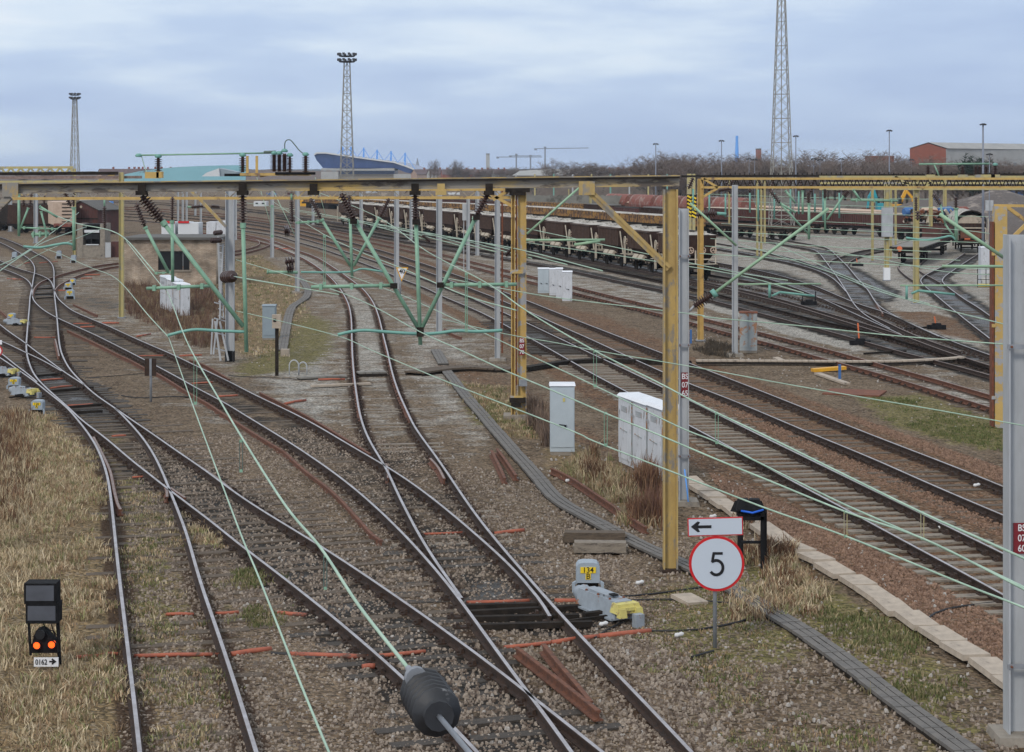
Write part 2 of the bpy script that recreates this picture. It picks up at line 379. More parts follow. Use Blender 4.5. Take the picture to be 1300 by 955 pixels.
M1b = [(-60,264.5),(60,269.5),(160,274.5),(230,280),(300,287),(349.4,294),(379.6,301.5),(411.6,310.5),(445.6,321.4),(490.8,336.5),(515.3,345.3),(540,354.5),(564.5,364.3),(596.6,377.5),(630.5,392.6),(651,402),(670,410.5),(715.4,432),(745.6,446.5),(790.8,467.5),(842,492),(875,508),(909,525),(973,556.5),(1048,593),(1116,626),(1169,651.5),(1220,676.5),(1278,704.5),(1310,720),(1380,755)]
M2a = [(-60,262.5),(60,266.5),(160,271),(230,276),(300,282),(349.4,289.5),(377.7,296),(434,310.5),(475.7,322),(506,332),(528.5,340),(562.6,352.5),(594.7,365),(628.6,378),(649,386.5),(670,395),(706,411.3),(753,432),(790.8,449.6),(843.3,473),(875,487),(926,506.5),(973,526),(1020,546),(1067.4,565.5),(1088,573.5),(1135.4,594),(1178.8,613.7),(1229.7,635.4),(1278.7,656),(1310,669),(1380,699)]
M2b = [(-60,259.5),(60,263),(160,267.5),(230,272.5),(300,278.5),(349.4,285.5),(377.7,291.5),(434,304.6),(475.7,315.5),(506,324.4),(528.5,331.5),(562.6,343.2),(594.7,354.5),(628.6,366.5),(649.4,374.3),(670,382),(706,396.4),(734,407.3),(772,422),(809.7,436.5),(842.3,449),(875,461),(907,473.4),(944.8,488),(992,506.4),(1029.7,521.5),(1067.4,536.5),(1100,549.5),(1129.8,561),(1173,577.5),(1210.8,592),(1248.5,607),(1279.6,620),(1310,633),(1380,661)]
Nb = [(-60,256),(60,259),(160,262.7),(230,267),(300,273),(350,279.5),(380,284.5),(420,292),(460,300),(500,308),(540,317),(562.6,322.5),(592.8,330),(626.7,338.5),(649.4,344),(679.5,351.3),(727,363),(775.4,375),(813,384),(842.5,391.3),(894,404),(928,412.3),(975.4,424),(1032,438.5),(1069.7,448.4),(1107,459),(1154,471.8),(1192,482.3),(1220,490.5),(1258,501.3),(1300,513.5),(1380,538)]
Na = [(-60,258),(60,261.3),(160,265.3),(230,270),(300,276.3),(350,283),(380,288.5),(420,296.5),(460,305),(500,313.5),(540,323),(562.6,328.5),(592.8,336),(626.7,345),(649,350.7),(679.5,358.5),(727.3,370.5),(772,381.6),(813,392),(842,399.3),(873.5,407.5),(928,423),(975.4,434.8),(1013,445.2),(1060,458.7),(1098,468.8),(1135.4,479.5),(1173,491),(1210.8,502.5),(1258,517),(1300,530),(1380,556)]
Pa = [(350,276.5),(420,286.5),(500,300),(560,310),(620,319),(660,324),(700,329.3),(756.6,339.5),(800,348),(842,357),(909,373),(939.6,380.6),(975,389.8),(1005.6,398),(1050,409),(1097.7,419.5),(1135.4,430),(1173,441.5),(1201,450.5),(1258,468),(1300,481),(1380,507)]
Pb = [(350,274),(420,283.2),(500,296),(560,306),(620,314.5),(660,319.5),(700,324.5),(756.6,333.5),(800,341),(842,349.3),(900,361.5),(937.7,370),(966,377),(994,384.3),(1022.5,392.5),(1050.8,401.5),(1088.5,413),(1135,428)]
Qa = [(350,280),(420,290),(500,304),(560,314.5),(620,325),(660,331.5),(700,338.5),(756,350),(794,358.3),(842,368),(907.5,382),(939.6,390.5),(975.4,400),(1013,410),(1050.8,420),(1088.5,430.5),(1126,441.5),(1154,449),(1192,458.5),(1220,466),(1258,476.3),(1300,489),(1380,514)]
Ra = [(-60,251.5),(60,254),(160,257.5),(230,261),(300,266.5),(350,272),(414.6,281),(460,287),(500,292.3),(532.7,297),(568,302),(613.8,309),(673,318),(721.5,325.5),(756,331.5),(792,337.8),(842,347.2),(900,359),(954.7,370.5),(984.8,378),(1013,386),(1035.7,393),(1060,400),(1088.5,408),(1117,416.5),(1140,424),(1154,428.5),(1192,443),(1220,452.3),(1258,464.3),(1300,477),(1380,503)]
Rb = [(-60,250),(60,252.4),(160,255.5),(230,258.8),(300,264),(350,269.2),(414.6,277.3),(460,282.6),(500,287.5),(532.7,291.5),(568,296.3),(613.8,302.6),(673,311),(721.5,318.3),(756,324),(792,329.6),(842,338),(900,348),(954.7,357.5),(984.8,363.5),(1013,370.5),(1041,378.3),(1069.7,387),(1088.5,393),(1116.6,404.5),(1144.8,418),(1173,430),(1192,437),(1220,446)]
Xa = [(880,333.5),(954.7,348.8),(984.8,357),(1013,366.5),(1035.7,375.5),(1060,386.3),(1088,399.6),(1116.6,412.3),(1144.8,425)]
Xb = [(880,327.5),(954.7,341.5),(994,351),(1032,362),(1060,373.5),(1088.5,385.3),(1126,397.2),(1154,409.5),(1192,426.3),(1220,437.5),(1258,451),(1300,466),(1380,494)]
T1 = [(880,292.5),(940,300.6),(975.4,306.5),(1010.7,313),(1028,316),(1039,320.5),(1051.7,336.5),(1064.5,354),(1074.4,369.5),(1084.3,386),(1095.6,397.5),(1109.7,406.5),(1130,417)]
T2 = [(880,289),(940,296.5),(975,301.5),(1008,306.5),(1035,311),(1050,315),(1058,320.5),(1067.3,329.6),(1076.5,338.5),(1087,351.3),(1101,367),(1114,386.5),(1128.3,396.5),(1156.6,411),(1192,427)]
T3 = [(880,311),(940,320.5),(975,328),(1000.8,333),(1027.7,340),(1047.5,347.5),(1062,357),(1074,370)]
T4 = [(880,303.5),(940,313.5),(982,322.3),(1010.7,329.2),(1039,339),(1060,346.5),(1081.4,353.8),(1100,366)]
Y1 = [(1225,321),(1206,333.8),(1190.5,341.2),(1175,349),(1169,355),(1171,360.5),(1184.9,372),(1199,383.8),(1217.4,399),(1234.4,412.5),(1252,426),(1275,444),(1310,471),(1370,515)]
Y2 = [(1243,321.5),(1221.6,335.5),(1206,346),(1197.5,353),(1197.6,359.3),(1213,371.5),(1227.3,381.5),(1241.4,390),(1258.4,402),(1280,417),(1310,438),(1370,480)]
Z1 = [(1150,327),(1142.4,334),(1140.5,340),(1148,348),(1158.7,355.5),(1171,361.5)]
Z2 = [(1178,327),(1170,333.5),(1166.5,338),(1166.5,343),(1179.2,350.8),(1193.4,358.5)]
W3 = [(1052,336),(1054,332),(1060,328.5),(1067.3,326),(1081.4,321),(1095.6,317.8),(1116.8,315),(1150,312)]
W4 = [(1076,337),(1078,333),(1082,330),(1088.5,326.8),(1101.2,322),(1120,318.5),(1150,315.5)]
HR = .17     # rail head height above the ballast

def rail_line(px, step=.7, sm=3): return ground_line(px, HR, step, sm)

PROF = [(-.07, -.15), (.07, -.15), (.07, -.13), (.012, -.115), (.012, -.04), (.036, -.03), (.036, -.004), (.028, 0), (-.028, 0), (-.036, -.004), (-.036, -.03), (-.012, -.04), (-.012, -.115), (-.07, -.13)]
PMI = [0]*14
PMI[7] = 1
def build_rail(line, parent, side='rail_side', top='rail_shine', name='rail', dz=0.0):
    mb = MB(); path = [Vector((p[0], p[1], p[2]+dz)) for p in line]
    mb.sweep(path, PROF, PMI)
    return mb.build(name, [M[side], M[top]], parent)

# three sleeper meshes, shared by all copies
def sleeper_mesh(L, matk, chairs=True, seed=0):
    r = random.Random(seed); mb = MB()
    mb.box((0, 0, -.045), (L, .25, .13), taper=(.998, .96))
    if chairs:
        for s in (-.7175, .7175):
            mb.box((s, 0, .035), (.34, .17, .03), mi=1)
            for q in (-1, 1):
                mb.box((s+q*.085, 0, .075), (.07, .13, .075), mi=1, taper=(.6, .8))
                mb.box((s+q*.15, 0, .06), (.035, .04, .04), mi=1)
    return mb.mesh('sleeper', [M[matk], M['chair_iron']])
SL = {k: [sleeper_mesh(l, k.split(':')[0], ch) for l in ls] for k, ls, ch in (('timber', (2.6, 2.7, 2.5), True), ('timber_pale', (2.6, 2.65, 2.5), True), ('timber:long', (3.4, 3.8, 4.2), True), ('timber:plain', (2.6, 2.7, 2.5), False))}

SL['oily'] = [sleeper_mesh(l, 'timber_oily', True) for l in (2.7, 3.2, 3.0)]
TRACKS = {}
def track(key, a, b, label, sleepers='timber', side='rail_side', top='rail_shine', maxs=100, zone=None, skip=None, sl_z=.02, step=.7, sm=3, group='railway tracks in the yard'):
    la = rail_line(a, sm=sm); lb = rail_line(b, sm=sm) if b else None
    n0 = la[len(la)//2]
    t = thing('railway_track', label, 'railway track', (float(n0[0]), float(n0[1]), 0), group)
    for l_ in (la, lb):
        if l_ is None: continue
        if key == 'V':
            k_ = int(np.argmin(np.abs(l_[:, 1]-56)))
            up, dn = (l_[:k_+1], l_[k_:]) if l_[0, 1] > l_[-1, 1] else (l_[k_:], l_[:k_+1])
            build_rail(up, t, 'rail_rusty', top); build_rail(dn, t, 'rail_side', top)
        else: build_rail(l_, t, side, top)
    # centre line from rail a
    other = lb if lb is not None else rail_line(RA1)
    d = np.gradient(la[:, :2], axis=0); d /= np.linalg.norm(d, axis=1)[:, None]
    nrm = np.stack([d[:, 1], -d[:, 0]], 1)
    mid = []
    for i in range(len(la)):
        j = np.argmin(((other[:, :2]-la[i, :2])**2).sum(1))
        v = other[j, :2]-la[i, :2]; mid.append(np.dot(v, nrm[i]))
    s = 1.0 if np.median(mid) > 0 else -1.0
    cen = la[:, :2]+nrm*s*.7175
    TRACKS[key] = cen
    if sleepers:
        A = resample(cen, step)
        dd = np.gradient(A, axis=0)
        order = sorted(range(len(A)), key=lambda i: A[i, 1])
        kept = 0; far = []
        var = SL[sleepers]; r = random.Random(hash(key) % 1000 if False else len(key)*13+ord(key[0]))
        for i in order:
            x, y = A[i]
            if y < 16 or abs(x)/max(y, 1) > .33: continue
            if skip and skip(x, y): continue
            rz = math.atan2(dd[i, 1], dd[i, 0])-math.pi/2+r.uniform(-.02, .02)
            z = sl_z-.026+r.uniform(-.022, .02)
            oily = (key == 'M1' and 77 < y < 190) or (key in 'BUV' and y < 38 and x > -2.2) or (key in 'ABC' and 54 < y < 75 and x < -12) or (key in ('B', 'U') and 88 < y < 125)
            if kept < maxs:
                o = bpy.data.objects.new('sleeper', (SL['oily'] if oily else var)[r.randrange(3)]); col.objects.link(o)
                o.parent = t; o.location = (x-t.location.x+r.uniform(-.04, .04), y-t.location.y, z); o.rotation_euler = (r.uniform(-.01, .01), 0, rz); kept += 1
            else: far.append((x, y, z, rz))
        if far:
            mb = MB()
            for x, y, z, rz in far[:700]:
                mb.box((x, y, z-.045), (2.6, .25, .13), rz=rz)
            o = mb.build('far_sleepers', M[sleepers.split(':')[0]], t); o['kind'] = 'stuff'
    return t

track('A', RA1, RA2, 'grass-grown track curving down to the lower left corner past the ground signal', sleepers='timber:plain', sl_z=.012)
track('B', R1, R2, 'shiny crossover track running diagonally from the left turnouts to the bottom middle', sleepers='timber:long', sl_z=.016)
track('U', U1, U2, 'long track with chaired sleepers running from the left double slip to the bottom centre', sleepers='timber', sl_z=.006)
track('V', V1, V2, 'centre track curving round an S bend under the green V shaped bracket', sleepers='timber_pale', side='rail_rusty', sl_z=-.008)
tk = track('C', S1, None, 'turnout track coming in at the left edge beside the small round sign', sleepers='timber', sl_z=.02)
build_rail(rail_line(S2), tk); build_rail(rail_line(SD), tk)
track('W', W1, W2, 'sharply curved siding leading from the double slip past the brick building', sleepers='timber:plain', side='rail_rusty', top='rail_dull', sl_z=.0)
track('M1', M1a, M1b, 'near main line with pale timber sleepers and a dark oily stretch', sleepers='timber_pale', sl_z=.04, step=.66)
track('M2', M2a, M2b, 'far main line in rusty brown ballast next to the pale sleepered one', sleepers='timber', sl_z=.01, step=.66)
track('N', Na, Nb, 'rusty railed loop line behind the three pale cabinets', side='rail_rusty', top='rail_dull', sl_z=.005)
track('P', Pa, Pb, 'yard siding between the loop line and the hopper wagon siding', side='rail_side', top='rail_dull', sl_z=.0)
track('Q', Qa, Pa, 'yard siding next to the loop line joined by a turnout near the yellow lever', side='rail_side', top='rail_dull', sleepers=None)
track('R', Ra, Rb, 'siding under the long train of brown hopper wagons', side='rail_side', top='rail_dull', sl_z=.0)
track('X', Xa, Xb, 'siding ending in front of the hopper train and crossing to the right', side='rail_side', top='rail_shine', sl_z=.0)
track('T', T1, T2, 'siding swinging diagonally across the yard through the black puddle', top='rail_shine', side='rail_side', sleepers='timber:plain', sl_z=.0)
track('T3', T3, T4, 'siding joining the diagonal yard track from behind the brown train', top='rail_shine', side='rail_side', sleepers=None)
track('Y', Y1, Y2, 'siding from the hooded wagon down to the yellow post at the right', sleepers='timber:plain', sl_z=-.005)
track('Z', Z1, Z2, 'short siding under the long flat wagon', top='rail_dull', sleepers=None)
track('W3', W3, W4, 'curved yard track branching behind the diagonal siding', top='rail_dull', side='rail_side', sleepers=None)

# guard rails and slip blades on the switches
def loose_rail(px, label, h=.12, side='rail_rusty', top='rail_rusty', sm=1, step=.5):
    o = MB().sweep([Vector(p) for p in ground_line(px, h, step, sm)], PROF, PMI).build('loose_rail', [M[side], M[top]])
    return tag(o, label, 'rail', 'rails lying beside the tracks')
ta = [o for o in bpy.data.objects if o.get('category') == 'railway track']
def guard(idx, px, top='rail_dull'):
    build_rail(ground_line(px, HR, .4, 1), ta[idx], 'rail_rusty', top, 'check_rail', -.01)
guard(0, [(118.6,554),(130,575.6),(140,598),(145,622.5),(150,641),(153,646)])
guard(0, [(207,614),(211.5,619),(212,630)])
guard(0, [(216,618),(226,625),(235,631)])
guard(1, [(70,430),(72.5,440),(75,452)])
guard(1, [(255,592),(280,609),(296,623)])
guard(3, [(546,581),(556,592),(564,607)])
guard(3, [(490,588),(492.5,597),(493,606)])
guard(13, [(1112,384),(1117,392),(1121,398)])
loose_rail([(85.5,419),(117,433.5),(150,450),(165,456.6),(184,467),(200,474),(221.7,487),(240.5,499),(265.7,513),(280,522.5),(321,549),(361.7,573.5)], 'long brown rail lying left of the chaired track behind the little board marker')
loose_rail([(361,573),(386,596),(423,624.6),(453.6,657),(474,680),(484,686)], 'bent brown rail end lying in the ballast left of the centre crossing')
loose_rail([(240.5,456.5),(260.7,463.5),(291,481)], 'short brown rail tucked behind the chaired track by the second orange duct')
loose_rail([(330,498),(341,503.5),(390,528),(443.4,560),(470,576)], 'brown rail lying right of the chaired track running up to the crossing')
loose_rail([(93,386),(104,391),(124,400)], 'short rusty rail beside the three grey hoods near the slip')
loose_rail([(624,571.5),(633,589),(641,607)], 'thick rusty rail offcut, left one of the pair beside the cable trough', h=.16)
loose_rail([(631,569),(643,585),(655,603)], 'thick rusty rail offcut, right one of the pair beside the cable trough', h=.16)
loose_rail([(700,594),(722,604),(760,629),(800,656),(820,669)], 'single rusty rail lying in weeds between the cable trough and white cabinets', h=.17)
loose_rail([(656,821),(690,847),(735,882),(760,902)], 'rusty rail at the bottom edge, left one of the crossed pair', h=.2)
loose_rail([(690,817),(710,842),(736,872),(750,890)], 'rusty rail at the bottom edge, right one of the crossed pair', h=.2)
loose_rail([(564,417),(575,424),(586,428)], 'short rusty rail lying by the foot of the grey mast in the centre')
loose_rail([(0,394),(7,400),(13,406)], 'rusty rail end at the left edge behind a grey point machine')

# ------------------------------------------------------------------ ground sheet
rows = []
z = -14.0
while z < 14: rows.append(z); z += 1.5
while z < 4200:
    rows.append(z); z += max(.16, (z+0)*.0075 if z < 300 else z*.03)
rows = np.array(rows)
t_in = np.linspace(-.40, .40, 401); t_out = np.array([.46, .55, .7, .95, 1.3])
ts = np.r_[-t_out[::-1], t_in, t_out]
ZZ, TT = np.meshgrid(rows, ts, indexing='ij')
XX = TT*(ZZ*.72+16)
nr, nc = ZZ.shape
PX = XX.ravel(); PY = ZZ.ravel()
def lin_noise(x, y, s, seed=0):
    return np.array([mnoise.noise((a*s+seed, b*s+seed*1.7, seed*.3)) for a, b in zip(x, y)])
near = (PY > 12) & (PY < 420) & (np.abs(PX) < PY*.36+6)
n1 = np.zeros(len(PX)); n2 = np.zeros(len(PX)); n3 = np.zeros(len(PX))
n1[near] = lin_noise(PX[near], PY[near], .9, 3); n2[near] = lin_noise(PX[near], PY[near], .22, 9); n3[near] = lin_noise(PX[near], PY[near], 3.1, 5)
def seg_dist(line, pts=None):
    out = np.full(len(PX), 1e9); idx = np.where(near)[0]
    lx = np.array([p[0] for p in line]); ly = np.array([p[1] for p in line])
    for a in range(len(lx)-1):
        ax, ay, bx, by = lx[a], ly[a], lx[a+1], ly[a+1]
        lo, hi = min(ay, by)-6, max(ay, by)+6
        k = idx[(PY[idx] > lo) & (PY[idx] < hi)]
        dx, dy = bx-ax, by-ay; L2 = dx*dx+dy*dy+1e-9
        t = np.clip(((PX[k]-ax)*dx+(PY[k]-ay)*dy)/L2, 0, 1)
        dd = np.hypot(PX[k]-ax-t*dx, PY[k]-ay-t*dy)
        out[k] = np.minimum(out[k], dd)
    return out
def line_mask(line, half, feather):
    return np.clip((half-seg_dist(line))/feather+.5, 0, 1)
def poly_mask(px, feather):
    W = [G(*p) for p in px]; n = len(W)
    d = seg_dist([(w.x, w.y) for w in W]+[(W[0].x, W[0].y)])
    ins = np.zeros(len(PX), bool)
    for i in range(n):
        a, b = W[i], W[(i+1) % n]
        c = ((a.y > PY) != (b.y > PY)); ins ^= c & (PX < (b.x-a.x)*(PY-a.y)/((b.y-a.y) if abs(b.y-a.y) > 1e-9 else 1e-9)+a.x)
    return np.clip(np.where(ins, d, -d)/feather+.5, 0, 1)
def ctr(k, s=4): return [tuple(p) for p in TRACKS[k][::s]]
Zs = np.maximum(PY, 1)
brown = np.maximum.reduce([line_mask(ctr('M1'), 2.1, .8), line_mask(ctr('M2'), 2.3, .9), .8*poly_mask([(640,395),(690,385),(760,398),(870,440),(880,470),(1040,530),(1300,640),(1300,700),(1100,600),(860,500),(640,400)], 1.5),
    .85*poly_mask([(900,600),(1000,640),(1280,790),(1300,860),(1180,790),(1100,742),(1000,690),(930,650)], .8), .55*poly_mask([(1120,470),(1300,640),(1300,600),(1180,540)], 2)*.3,
    .6*poly_mask([(520,440),(600,460),(640,470),(800,560),(860,640),(800,650),(690,560),(560,480)], 2), .7*poly_mask([(1180,395),(1250,412),(1262,440),(1190,425),(1120,395)], 1.2), .55*poly_mask([(1080,350),(1130,372),(1110,392),(1078,372)], 1)])
grass = np.maximum.reduce([poly_mask([(-120,520),(60,520),(105,540),(128,570),(140,640),(143,700),(148,740),(158,830),(166,960),(-200,960)], .5), .45*line_mask(ctr('A'), .65, .4)*(PY < 48),
    .8*poly_mask([(280,330),(330,322),(372,350),(395,400),(380,440),(330,470),(285,440),(262,380)], 2), .65*poly_mask([(150,355),(270,362),(300,440),(270,450),(160,400)], 2),
    .9*poly_mask([(730,560),(790,590),(850,640),(860,690),(800,672),(735,625),(692,600),(690,570)], .8), .55*poly_mask([(930,700),(1000,690),(1060,745),(1180,800),(1230,870),(1120,900),(1040,820),(950,780)], .8),
    .7*poly_mask([(560,482),(650,490),(700,520),(700,560),(650,560),(600,520)], 1), .5*poly_mask([(0,300),(60,305),(90,330),(60,345),(0,330)], 3), .5*poly_mask([(1200,296),(1222,300),(1215,335),(1195,338)], 3)])
moss = np.maximum.reduce([.9*poly_mask([(1085,505),(1170,500),(1285,540),(1300,570),(1240,570),(1130,540)], 1.2), .75*poly_mask([(385,395),(430,410),(425,450),(390,470),(300,480),(290,465),(350,440)], 1.5), .8*poly_mask([(585,505),(640,512),(645,545),(600,540)], .8),
    .7*poly_mask([(690,690),(760,675),(780,690),(720,712)], .3)*.0, .5*line_mask([(p[0]-.2, p[1]) for p in ctr('A')], .5, .5)*(PY > 30)*(PY < 55), .45*poly_mask([(190,690),(260,690),(300,760),(300,850),(230,850)], .6), .62*poly_mask([(900,690),(1100,750),(1240,860),(1290,960),(1180,960),(1050,840),(900,860),(800,800),(840,740)], 1.5), .6*poly_mask([(1230,296),(1300,300),(1300,420),(1262,420)], 4)*.3, .5*poly_mask([(1130,430),(1190,440),(1180,462),(1120,452)], 1.5)])
oil = np.maximum.reduce([.85*line_mask([p for p in ctr('M1') if p[1] > 78 and p[1] < 190], .75, .4), poly_mask([(592,736),(640,738),(690,760),(745,775),(770,800),(700,806),(640,800),(600,785)], .5), .8*poly_mask([(36,462),(62,470),(130,500),(160,524),(110,530),(70,510),(42,490)], .5), .7*poly_mask([(42,362),(68,362),(72,392),(42,392)], .5),
    .95*poly_mask([(1036,336),(1085,340),(1142,372),(1128,384),(1092,372),(1060,362)], 1.5), .95*poly_mask([(1168,355),(1200,352),(1262,398),(1300,430),(1290,450),(1240,418),(1205,388)], 1.2), .8*line_mask(ctr('X'), 1.2, .8), .75*line_mask(ctr('R'), 1.5, .8), .8*poly_mask([(1090,410),(1150,430),(1240,462),(1300,480),(1300,492),(1200,462),(1110,440)], 1.2), .75*line_mask(ctr('T'), 1.0, .5), .7*line_mask(ctr('T3'), 1.0, .5), .6*line_mask(ctr('Q'), 1.1, .6), .7*line_mask(ctr('Y'), 1.0, .4), .5*line_mask(ctr('W3'), 1.0, .4), .45*line_mask(ctr('M2'), .6, .4)*0, .6*poly_mask([(860,330),(1000,345),(1060,370),(1040,380),(940,360)], 2),
    .55*line_mask([p for p in ctr('B') if p[1] < 50], 1.2, .8), .4*line_mask(ctr('U'), .6, .6), .35*line_mask([p for p in ctr('V') if p[1] < 52], .7, .5), .35*line_mask(ctr('B'), .55, .5), .5*poly_mask([(60,380),(110,395),(170,398),(160,380),(110,372)], 2)*.6, .6*line_mask(ctr('P'), 1, .5)])
pale = np.maximum.reduce([.75*poly_mask([(560,326),(700,345),(860,388),(1000,425),(1110,456),(1300,505),(1300,545),(1120,478),(980,445),(860,405),(700,368),(560,340)], 1.5)*.7, poly_mask([(900,372),(960,392),(1040,415),(1100,440),(1090,446),(1000,426),(930,402),(880,385)], .8), .75*poly_mask([(1120,345),(1165,362),(1200,400),(1240,425),(1262,450),(1200,440),(1130,400),(1110,372)], 2), .8*poly_mask([(1200,348),(1262,350),(1300,362),(1300,385),(1262,372)], 1.5), .6*poly_mask([(900,300),(1040,330),(1040,345),(900,325)], 4),
    .85*poly_mask([(1090,396),(1140,408),(1160,424),(1120,420)], .8), .6*line_mask([p for p in ctr('V') if p[1] > 68], .62, .2), .8*line_mask([(G(x, y).x, G(x, y).y) for x, y in ((560,312),(680,334),(842,372),(905,384))], .7, .5), .6*line_mask([(G(x, y).x, G(x, y).y) for x, y in ((400,283),(560,313),(700,333),(860,357))], .5, .5), .62*poly_mask([(330,430),(440,400),(450,520),(400,560),(320,500)], 2.5), .55*poly_mask([(500,380),(560,400),(640,470),(600,480),(640,560),(600,590),(540,540),(505,470),(490,420)], 2.5), .6*poly_mask([(440,330),(540,380),(600,440),(540,440),(470,350)], 3), .62*poly_mask([(880,296),(1300,296),(1300,500),(1120,462),(900,396)], 5), .5*poly_mask([(560,300),(700,318),(880,360),(880,400),(700,352),(560,322)], 2), .42*poly_mask([(-60,325),(640,325),(700,400),(650,500),(640,560),(450,570),(330,520),(150,445),(0,400)], 5), .5*poly_mask([(150,440),(300,510),(420,600),(360,600),(200,510)], 3)])
rustm = np.zeros(len(PX))
for nm_, ln in (('U1', U1), ('U2', U2), ('V1', V1), ('V2', V2), ('R1', R1), ('R2', R2), ('A1', RA1), ('A2', RA2), ('S1', S1), ('Na', Na), ('Nb', Nb), ('M2a', M2a), ('M1a', M1a), ('M1b', M1b), ('M2b', M2b)):
    l = rail_line(ln); rustm = np.maximum(rustm, line_mask([tuple(p[:2]) for p in l[::3]], .26, .24))
hgt = np.where(near, .022*n1+.016*n3+.03*n2, 0)
trk = np.zeros(len(PX))
for k in TRACKS: trk = np.maximum(trk, line_mask(ctr(k), 1.5, .8))
hgt = hgt*(1-.45*trk)-.004
hgt += .22*poly_mask([(120,470),(200,505),(330,590),(420,690),(440,705),(330,650),(220,580),(150,525)], 2.5)*0
# low grassy bank at the lower left and a shallow cess along the main line
hgt += .05*poly_mask([(-220,560),(60,545),(95,600),(105,700),(110,860),(110,1000),(-320,1000)], 2.2)
hgt[PY > 380] = 0
vs = np.stack([PX, PY, hgt], 1)
idx = np.arange(nr*nc).reshape(nr, nc)
fs = np.stack([idx[:-1, :-1], idx[:-1, 1:], idx[1:, 1:], idx[1:, :-1]], -1).reshape(-1, 4)
me = bpy.data.meshes.new('ground'); me.from_pydata(vs.tolist(), [], fs.tolist())
me.polygons.foreach_set('use_smooth', [True]*len(fs))
def set_attr(name, a, b, c, d):
    at = me.color_attributes.new(name, 'FLOAT_COLOR', 'POINT')
    at.data.foreach_set('color', np.stack([a, b, c, d], 1).astype(np.float32).ravel())
set_attr('zone1', brown, grass, oil, np.ones(len(PX)))
set_attr('zone2', pale, moss, rustm, np.ones(len(PX)))
ground = bpy.data.objects.new('ground', me); col.objects.link(ground); ground['kind'] = 'structure'

gm = bpy.data.materials.new('ground_mat'); N, L = nodes_of(gm); bs = N['Principled BSDF']
bs.inputs['Roughness'].default_value = .95; bs.inputs['Specular IOR Level'].default_value = .25
tc = N.new('ShaderNodeTexCoord')
def noise_n(scale, detail=5, rough=.6, dim=None):
    n = N.new('ShaderNodeTexNoise'); n.inputs['Scale'].default_value = scale; n.inputs['Detail'].default_value = detail; n.inputs['Roughness'].default_value = rough
    L.new(tc.outputs['Object'], n.inputs['Vector']); return n
def mrange(sock, a, b, c=0., d=1.):
    m = N.new('ShaderNodeMapRange'); m.inputs[1].default_value = a; m.inputs[2].default_value = b; m.inputs[3].default_value = c; m.inputs[4].default_value = d
    L.new(sock, m.inputs[0]); return m.outputs[0]
def mixc(f, a, b, mode='MIX'):
    m = N.new('ShaderNodeMix'); m.data_type = 'RGBA'; m.blend_type = mode
    for s, v in ((0, f), (6, a), (7, b)):
        if isinstance(v, (int, float)): m.inputs[s].default_value = v
        elif isinstance(v, tuple): m.inputs[s].default_value = (*v, 1)
        else: L.new(v, m.inputs[s])
    return m.outputs[2]
def math_n(op, a, b):
    m = N.new('ShaderNodeMath'); m.operation = op
    for i, v in enumerate((a, b)):
        if isinstance(v, (int, float)): m.inputs[i].default_value = v
        else: L.new(v, m.inputs[i])
    return m.outputs[0]
big = noise_n(.22, 8, .65); mid_ = noise_n(1.6, 8, .7); fine = noise_n(14, 5, .7); patch = noise_n(.75, 9, .72); blot = noise_n(2.7, 10, .75)
vor = N.new('ShaderNodeTexVoronoi'); vor.inputs['Scale'].default_value = 17; L.new(tc.outputs['Object'], vor.inputs['Vector'])
vor2 = N.new('ShaderNodeTexVoronoi'); vor2.inputs['Scale'].default_value = 11; L.new(tc.outputs['Object'], vor2.inputs['Vector'])
sep = N.new('ShaderNodeSeparateColor'); L.new(vor.outputs['Color'], sep.inputs[0])
sepb = N.new('ShaderNodeSeparateColor'); L.new(vor2.outputs['Color'], sepb.inputs[0])
def zone(name):
    a = N.new('ShaderNodeAttribute'); a.attribute_name = name; s = N.new('ShaderNodeSeparateColor'); L.new(a.outputs['Color'], s.inputs[0]); return s.outputs
z1, z2 = zone('zone1'), zone('zone2')
def fac(sock, nz, amt=.9, lo=.35, hi=.65):
    k = math_n('SUBTRACT', nz.outputs['Fac'], .5); k = math_n('MULTIPLY', k, amt*2); k = math_n('ADD', sock, k)
    k = mrange(k, lo, hi); g = mrange(sock, 0.02, .12); return math_n('MULTIPLY', k, g)
base = mixc(mrange(big.outputs[0], .35, .65), (.135, .108, .084), (.20, .168, .138))
base = mixc(mrange(patch.outputs[0], .46, .60), base, (.10, .075, .052))
base = mixc(math_n('MULTIPLY', mrange(mid_.outputs[0], .55, .68), .55), base, (.29, .255, .21))
base = mixc(mrange(blot.outputs[0], .52, .66, 0, .75), base, (.07, .053, .038))
c = mixc(fac(z2[0], patch), base, mixc(mrange(mid_.outputs[0], .4, .6), (.27, .29, .32), (.40, .43, .47)))
c = mixc(fac(z1[0], patch, .8), c, mixc(mrange(mid_.outputs[0], .35, .65), (.18, .108, .068), (.105, .073, .052)))
c = mixc(fac(z1[1], patch), c, mixc(mrange(mid_.outputs[0], .35, .65), (.24, .19, .125), (.15, .125, .075)))
c = mixc(fac(z2[1], mid_, .9), c, mixc(mrange(fine.outputs[0], .35, .65), (.125, .135, .05), (.17, .155, .075)))
